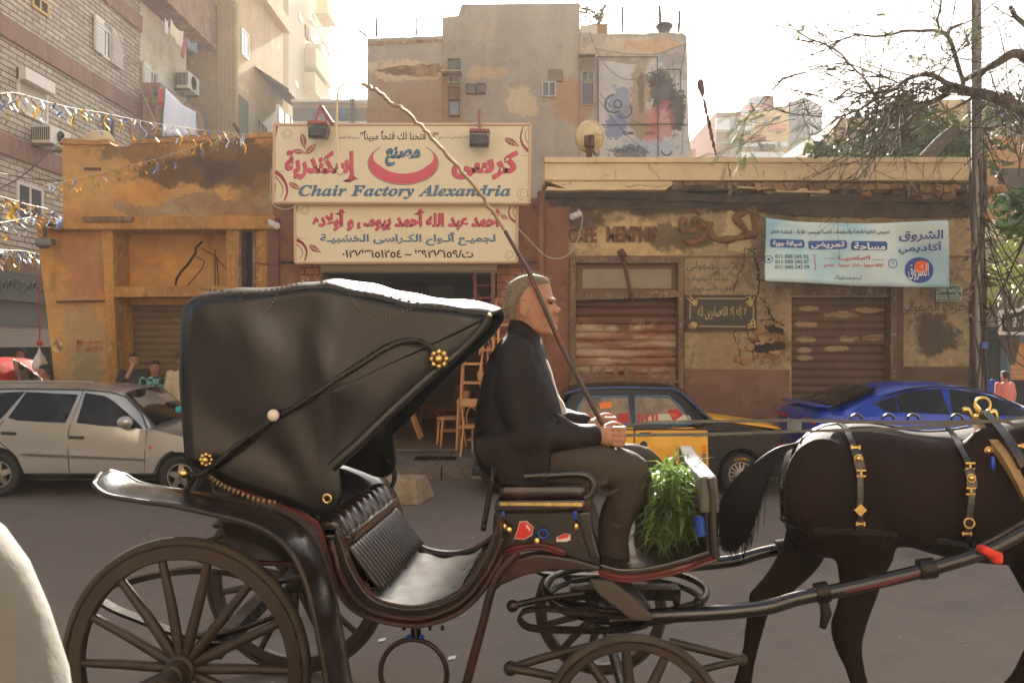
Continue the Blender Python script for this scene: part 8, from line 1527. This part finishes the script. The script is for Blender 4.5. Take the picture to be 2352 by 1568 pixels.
bush('leafy_tree', 'yellow-green thin-leaved tree in front of the grey terrace wall', F(*z8(1880, 680), 20), (1.3, .8, .9), 800, mat('yellow_leaf', C8(150, 160, 80), .6, var=.2), 5)
stb = MB(); stb.tube([zp(1495, 880, 15), zp(1390, 970, 15), zp(1280, 1095, 15)], [.1, .13], 10); tag(stb.build('sawn_branch', m_bark, smooth=60), 'thick sawn-off bare branch rising behind the cafe parapet in front of the leafy tree', 'branch')
# utility pole wrapped in creepers and cable
up_ = thing('utility_pole', Vector((F(2247, 0, 11.6).x, 11.6, .17)), 'tall grey utility pole wrapped in dead creeper before the cafe end wall', 'pole')
x0 = F(2247, 0, 11.6).x; b = MB(); b.cyl((x0, 11.6, .1), (x0 - .03, 11.6, 6.5), .085, .062, 14); b.build('pole_shaft', m_metal, up_, smooth=60)
b = MB(); rnd = random.Random(12)
for k in range(15):
    z0_, z1q = rnd.uniform(.3, 1.5), rnd.uniform(3.6, 5.3); ph = rnd.uniform(0, 6.28); tn_ = rnd.uniform(-2.5, 2.5); b.tube([(x0 + (.088 + .018 * math.sin(t * 9 + k)) * math.cos(ph + tn_ * t * 3), 11.6 + .092 * math.sin(ph + tn_ * t * 3), lerp(z0_, z1q, t)) for t in [i / 40 for i in range(41)]], rnd.uniform(.006, .016), 5)
b.build('dead_creeper', m_bark, up_, smooth=60); b = MB()
for k in range(70):
    z_ = rnd.uniform(2.0, 3.6); ph = rnd.uniform(2.4, 7); p = Vector((x0 + .1 * math.cos(ph), 11.6 + .1 * math.sin(ph), z_)); d = Vector((math.cos(ph), math.sin(ph) - .4, rnd.uniform(-1.2, .2))).normalized(); l = rnd.uniform(.06, .22); s2 = d.cross(Vector((rnd.gauss(0, 1), rnd.gauss(0, 1), 1))).normalized(); b.add([p, p + d * l * .5 + s2 * .03, p + d * l, p + d * l * .5 - s2 * .03], [(0, 1, 2, 3)])
b.build('dry_leaves', mat('dry_leaf', C8(112, 98, 76), .8, var=.25), up_, fixn=False)
b = MB(); b.pbox(2256, 2270, 785, 800, 11.45, .02); b.build('blue_notice', mat('notice_blue', C8(70, 96, 160), .6), up_)
ct_ = thing('cable_tangle', (x0, 11.6, 3), 'tangle of thin black cables fanning out from the utility pole', 'cables'); rnd = random.Random(31)
for k in range(24):
    p = Vector((x0 + rnd.uniform(-.05, .1), 11.5, rnd.uniform(1.8, 4.6))); e = F(rnd.uniform(2370, 2440), rnd.uniform(300, 860), rnd.uniform(10.5, 13)); sg_ = rnd.uniform(.05, .5); b = MB(); b.tube([p.lerp(e, t) - Vector((0, 0, sg_ * 4 * t * (1 - t))) for t in [i / 12 for i in range(13)]], rnd.choice((.006, .008, .011)), 4); b.build('cable', m_wire, ct_)
def cable(pts, Y, r, label, m=m_wire):
    b = MB(); b.tube(smooth_path([F(x, y, yy) for (x, y), yy in zip(pts, Y)], 6), r, 5); return tag(b.build('overhead_cable', m), label, 'cable', 'loose cables on the facades')
m_pale = mat('pale_cable', C8(176, 164, 146), .7, var=0)
cable([z1(735, 0), z1(820, 260), z1(940, 560), z1(1070, 850), z1(1100, 880)], [12, 12.2, 12.5, 12.8, 12.9], .008, 'thin pale cord dropping steeply past the brick house to the yellow roof', m_pale)
cable([z6(-120, 640), z6(0, 765), z6(100, 860), z6(180, 886), z6(260, 870), z6(330, 800), z6(385, 660), z6(400, 540)], [12.5] * 8, .009, 'pale cable looping from the lower shop sign across the drainpipe to the security camera', m_pale)
cable([z1(0, 1290), z1(180, 1180), z1(420, 960), z1(445, 930)], [11, 11.6, 12.6, 12.8], .009, 'dark cable climbing to the yellow roof corner')
cable([z1(0, 1185), z1(240, 1225), z1(450, 1240)], [11, 12, 12.7], .008, 'dark cable crossing low in front of the brick house')
cable([z2(1740, 535), z2(1830, 550), z2(1960, 545)], [12.7] * 3, .012, 'thin red cable on the maroon jamb', m_redline)
cable([z1(1855, 1150), z1(1850, 1340), z1(1880, 1410), z1(1960, 1430), z1(2040, 1400)], [12.4] * 5, .007, 'pale wire looping under the big shop sign corner beside the yellow house', m_pale)
# garlands of foil streamers
foil = [mat('gold_foil', C8(226, 166, 50), .25, .8, var=.15), mat('silver_foil', C8(216, 216, 222), .2, .9, var=.1), mat('blue_foil', C8(96, 130, 190), .25, .7, var=.1), mat('olive_foil', C8(140, 132, 76), .3, .6, var=.15)]
def garland(pts, Ys, n, l0, l1, label, seed, zm=z1):
    rn_ = random.Random(seed); o = thing('foil_garland', F(*zm(*pts[0]), Ys[0]), label, 'garland', 'foil garlands across the street'); P = smooth_path([F(*zm(*p), y) for p, y in zip(pts, Ys)], 10); b = MB(); b.tube(P, .004, 4); b.build('cord', m_pale, o)
    for k in range(n):
        t = (k + rn_.uniform(0, .9)) / n * (len(P) - 1); i = min(int(t), len(P) - 2); p = P[i].lerp(P[i + 1], t - i); l = rn_.uniform(l0, l1) * .75; d = Vector((rn_.gauss(.12, .2), rn_.gauss(0, .2), -1)).normalized(); w_ = Vector((rn_.uniform(-1, 1), rn_.uniform(-1, 1), 0)).normalized() * rn_.uniform(.007, .015); tw_ = rn_.uniform(-3, 3); rings = []
        for j in range(7):
            q = p + d * l * j / 6 + Vector((.02 * math.sin(j * 1.3 + k), .02 * math.cos(j + k), 0)); ww = Matrix.Rotation(tw_ * j / 6, 3, 'Z') @ w_; rings.append([q - ww, q + ww])
        b = MB(); b.loft(rings, cap=False, closed=False); s_ = b.build('streamer', rn_.choice(foil + [foil[1], foil[0], foil[1]]), o, fixn=False)
garland([(-60, 655), (100, 635), (300, 690), (500, 740), (690, 770), (880, 810), (1100, 850), (1350, 885), (1600, 910), (1660, 915)], [7.5, 8, 8.6, 9.2, 9.8, 10.4, 11, 11.8, 12.6, 12.8], 58, .14, .42, 'long upper garland of gold, silver and blue foil strips running down to the yellow roof', 1)
garland([(1660, 915), (1500, 930), (1310, 1010), (1070, 1085), (870, 1135), (600, 1200), (440, 1240), (300, 1270)], [12.8, 12.6, 12.4, 12.2, 12, 11.6, 11.2, 10.8], 40, .12, .32, 'foil garland sagging across the stained yellow wall below the roof line', 2)
garland([(-40, 1330), (100, 1370), (200, 1400), (330, 1430), (410, 1470)], [8, 8.6, 9.2, 10, 10.6], 26, .1, .3, 'foil garland in front of the lower brick house window', 3)
garland([(-40, 1530), (100, 1505), (250, 1480), (400, 1470)], [8, 9, 10, 11], 22, .1, .26, 'lowest foil garland meeting the left end of the yellow ledge', 4)
garland([(-60, 440), (60, 450), (160, 455), (270, 480)], [13, 14, 15, 16], 30, .2, .5, 'dense foil fringe hanging over the dark street shop fascia', 5, z2)
rp = MB(); rp.tube([F(*z1(1595, 845), 12.8), F(*z1(1640, 915), 12.8)], .02, 6); tag(rp.build('roof_stick', m_rust), 'short stick on the yellow roof holding the garland end', 'stick')
# ================================================================== CHAIRS AND SMALL THINGS
m_ch = mat('raw_chair_wood', C8(216, 162, 112), .6, layers=[(C8(184, 126, 82), 4, .52, .12, .7, (1, 1, .3))], var=.08); m_ch2 = mat('maroon_chair_wood', C8(124, 66, 52), .5, var=.1)
zk = ZM(900, 620, 2.53); CG = 'wooden chairs and stools in the workshop'
def chair(loc, rz, label, m, rx=0):
    o = thing('chair', (0, 0, 0), label, 'chair', CG); b = MB(); b.cyl((0, 0, .43), (0, 0, .455), .2, n=24); b.torus((0, 0, .44), .2, .018, (1, 0, 0), (0, 1, 0), 28, 6); b.build('seat', m, o, smooth=50)
    for sx in (-1, 1):
        b = MB(); b.tube([(sx * .15, -.15, .43), (sx * .17, -.19, 0)], [.018, .014], 8); b.build('leg', m, o, smooth=60)
        b = MB(); b.tube(smooth_path([(sx * .19, .22, 0), (sx * .165, .16, .43), (sx * .17, .19, .65), (sx * .18, .25, .86)], 4), .017, 8); b.build('leg', m, o, smooth=60)
        b = MB(); b.tube(smooth_path([(sx * .155, -.165, .05), (sx * .14, -.155, .3), (sx * .07, -.14, .4), (0, -.13, .42)], 4), .009, 6); b.build('brace', m, o, smooth=60)
    b = MB(); b.strip(smooth_path([(-.19, .24, .8), (-.1, .29, .8), (.1, .29, .8), (.19, .24, .8)], 4), (0, .02, .11), .016); b.build('top_rail', m, o, smooth=50)
    b = MB(); b.tube(smooth_path([(-.1, .17, .45), (-.09, .22, .62), (0, .26, .74), (.09, .22, .62), (.1, .17, .45)], 5), .009, 6); b.build('back_bow', m, o, smooth=60)
    b = MB(); b.torus((0, 0, .24), .155, .01, (1, 0, 0), (0, 1, 0), 24, 6); b.build('stretcher', m, o, smooth=60)
    o.location = loc; o.rotation_euler = (rx, 0, rz); return o
def stool(loc, h, label, m, rx=0):
    o = thing('stool', (0, 0, 0), label, 'stool', CG); b = MB(); b.box(-.17, .17, -.17, .17, h - .035, h); b.build('seat', m, o, bevel=.008)
    for sx in (-1, 1):
        for sy in (-1, 1): b = MB(); b.tube([(sx * .14, sy * .14, h - .03), (sx * .165, sy * .165, 0)], .02, 4); b.build('leg', m, o)
    b = MB(); [b.obox((0, s_ * .15, h * .45), (.3, .02, .03)) for s_ in (-1, 1)]; [b.obox((s_ * .15, 0, h * .3), (.02, .3, .03)) for s_ in (-1, 1)]; b.build('rung', m, o); o.location = loc; o.rotation_euler = (rx, 0, 0); return o
X_ = lambda x, Y: F(zk(x, 0)[0], 0, Y).x
c0 = chair((X_(505, 13.5), 13.5, .205), R(-75), 'round-seated raw wood chair standing alone just inside the shop doorway', m_ch)
stool((X_(615, 13.05), 13.05, .205), .76, 'tall raw wood stool behind the lone chair, with a smaller stool on top', m_ch); stool((X_(640, 13.15), 13.15, .965), .56, 'small raw wood stool standing on top of the tall stool', m_ch)
labs = ['lowest chair of the raw wood stack behind the driver', 'second chair from the bottom of the raw wood stack behind the driver', 'third chair from the bottom of the raw wood stack behind the driver', 'fourth chair from the bottom of the raw wood stack behind the driver', 'topmost chair of the raw wood stack behind the driver']
for k, lb_ in enumerate(labs): d = dup(c0, (F(1140 + 3 * (k % 2), 0, 12.7).x, 12.7, .17 + .37 * k), lb_, CG, R(-60 + 25 * (k % 3) + (180 if k % 2 else 0)))
cdn = dup(c0, (F(1098, 0, 12.55).x, 12.55, .17), 'raw wood chair at the foot of the stack, partly hidden by the driver', CG, R(160))
chair((X_(720, 13.2), 13.2, 2.95), R(10), 'maroon chair turned upside down high on the pile under the lintel', m_ch2, R(180))
chair((X_(500, 15.2), 15.2, .205), R(-60), 'dark maroon chair deeper in the shop behind the lone chair', m_ch2); chair((X_(350, 16), 16, .205), R(30), 'dark maroon chair at the back of the shop', m_ch2)
ts = thing('trestle', (X_(230, 14.6), 14.6, .205), 'raw wood trestle with splayed legs in the left part of the shop', 'trestle'); b = MB(); tp = Vector((X_(230, 14.6), 14.6, .205)); b.box(tp.x - .25, tp.x + .2, 14.45, 14.75, .76, .8); b.build('trestle_top', m_ch, ts)
for sx in (-1, 1):
    for sy in (-1, 1): b = MB(); b.tube([tp + Vector((sx * .05, sy * .1, .56)), tp + Vector((sx * .26, sy * .2, 0))], .03, 4); b.build('leg', m_ch, ts)
cbk = MB(); a = F(*z4(640, 140), 9.75); c = F(*z4(915, 320), 9.67); cbk.loft([[Vector((a.x - .02, 9.62, 0)), Vector((c.x + .02, 9.62, 0)), Vector((c.x + .16, 10.2, 0)), Vector((a.x + .02, 10.2, 0))], [Vector((a.x + .03, 9.7, a.z)), Vector((c.x - .03, 9.7, a.z)), Vector((c.x + .06, 10.1, a.z)), Vector((a.x + .1, 10.1, a.z))]])
tag(cbk.build('concrete_block', mat('rough_concrete', C8(150, 132, 106), .95, layers=[(C8(110, 94, 74), 5, .55, .1, .7)], bump=.8, bn=50), bevel=.02), 'rough concrete block lying on the road before the kerb behind the carriage', 'concrete block')
pb_ = MB(); c = F(*z2(268, 1215), 14); pb_.loft([[c + Vector((r * math.cos(t) * (1 + .15 * math.sin(3 * t + z)), r * .8 * math.sin(t), z)) for t in [2 * math.pi * k / 18 for k in range(18)]] for z, r in ((.24, .01), (.16, .03), (.08, .08), (-.02, .12), (-.1, .12), (-.15, .08), (-.165, .02))]); tag(pb_.build('plastic_bag', mat('white_plastic', C8(206, 200, 200), .4, var=.1, bump=.8, bn=14), smooth=60), 'white plastic bag hanging in the dark shop doorway behind the red car', 'bag')
ln_ = MB(); c = F(*z2(272, 1085), 14); ln_.ell(c, (.055, .055, .05)); ln_.tube([c, c + Vector((0, 0, 1.1))], .01, 5); tag(ln_.build('red_lantern', mat('red_plastic', C8(180, 50, 40), .5), smooth=60), 'small red lantern hanging on a cord above the white plastic bag', 'lantern')
for q, lb_ in (((1155, 1395), 'white scrap of paper lying on the road right of the hanging ring'), ((665, 1270), 'white scrap of paper lying on the road beside the rear wheel')):
    p = FG(*z4(*q), .004); b = MB(); b.add([p + Vector((-.022, -.02, 0)), p + Vector((.02, -.013, .004)), p + Vector((.025, .02, .012)), p + Vector((-.02, .022, .002))], [(0, 1, 2, 3)]); tag(b.build('paper_scrap', m_white, solid=.002), lb_, 'litter')
mh = MB(); p = FG(1000, 1052, .172); mh.box(p.x - .3, p.x + .3, p.y - .2, p.y + .2, .165, .176)
for k in range(9): mh.box(p.x - .28 + k * .064, p.x - .25 + k * .064, p.y - .18, p.y + .18, .176, .184)
tag(mh.build('drain_cover', m_iron), 'rusty iron drain cover set in the pavement before the shop', 'drain cover')
# ================================================================== STREET HAZE, TUNED TO IMITATE LENS VEIL AND GLARE
hz = MB(); hz.box(-290, 290, -70, 330, -1, 47); hz = hz.build('haze', None); tag(hz, kind='stuff')
hm = bpy.data.materials.new('haze_and_lens_veil'); hm.use_nodes = True; hn_ = hm.node_tree.nodes; hn_.remove(hn_['Principled BSDF']); pv = hn_.new('ShaderNodeVolumePrincipled')
pv.inputs['Color'].default_value = (.94, .93, .91, 1); pv.inputs['Density'].default_value = .0007; pv.inputs['Anisotropy'].default_value = .45
hm.node_tree.links.new(pv.outputs[0], hn_['Material Output'].inputs['Volume']); hz.data.materials.append(hm)
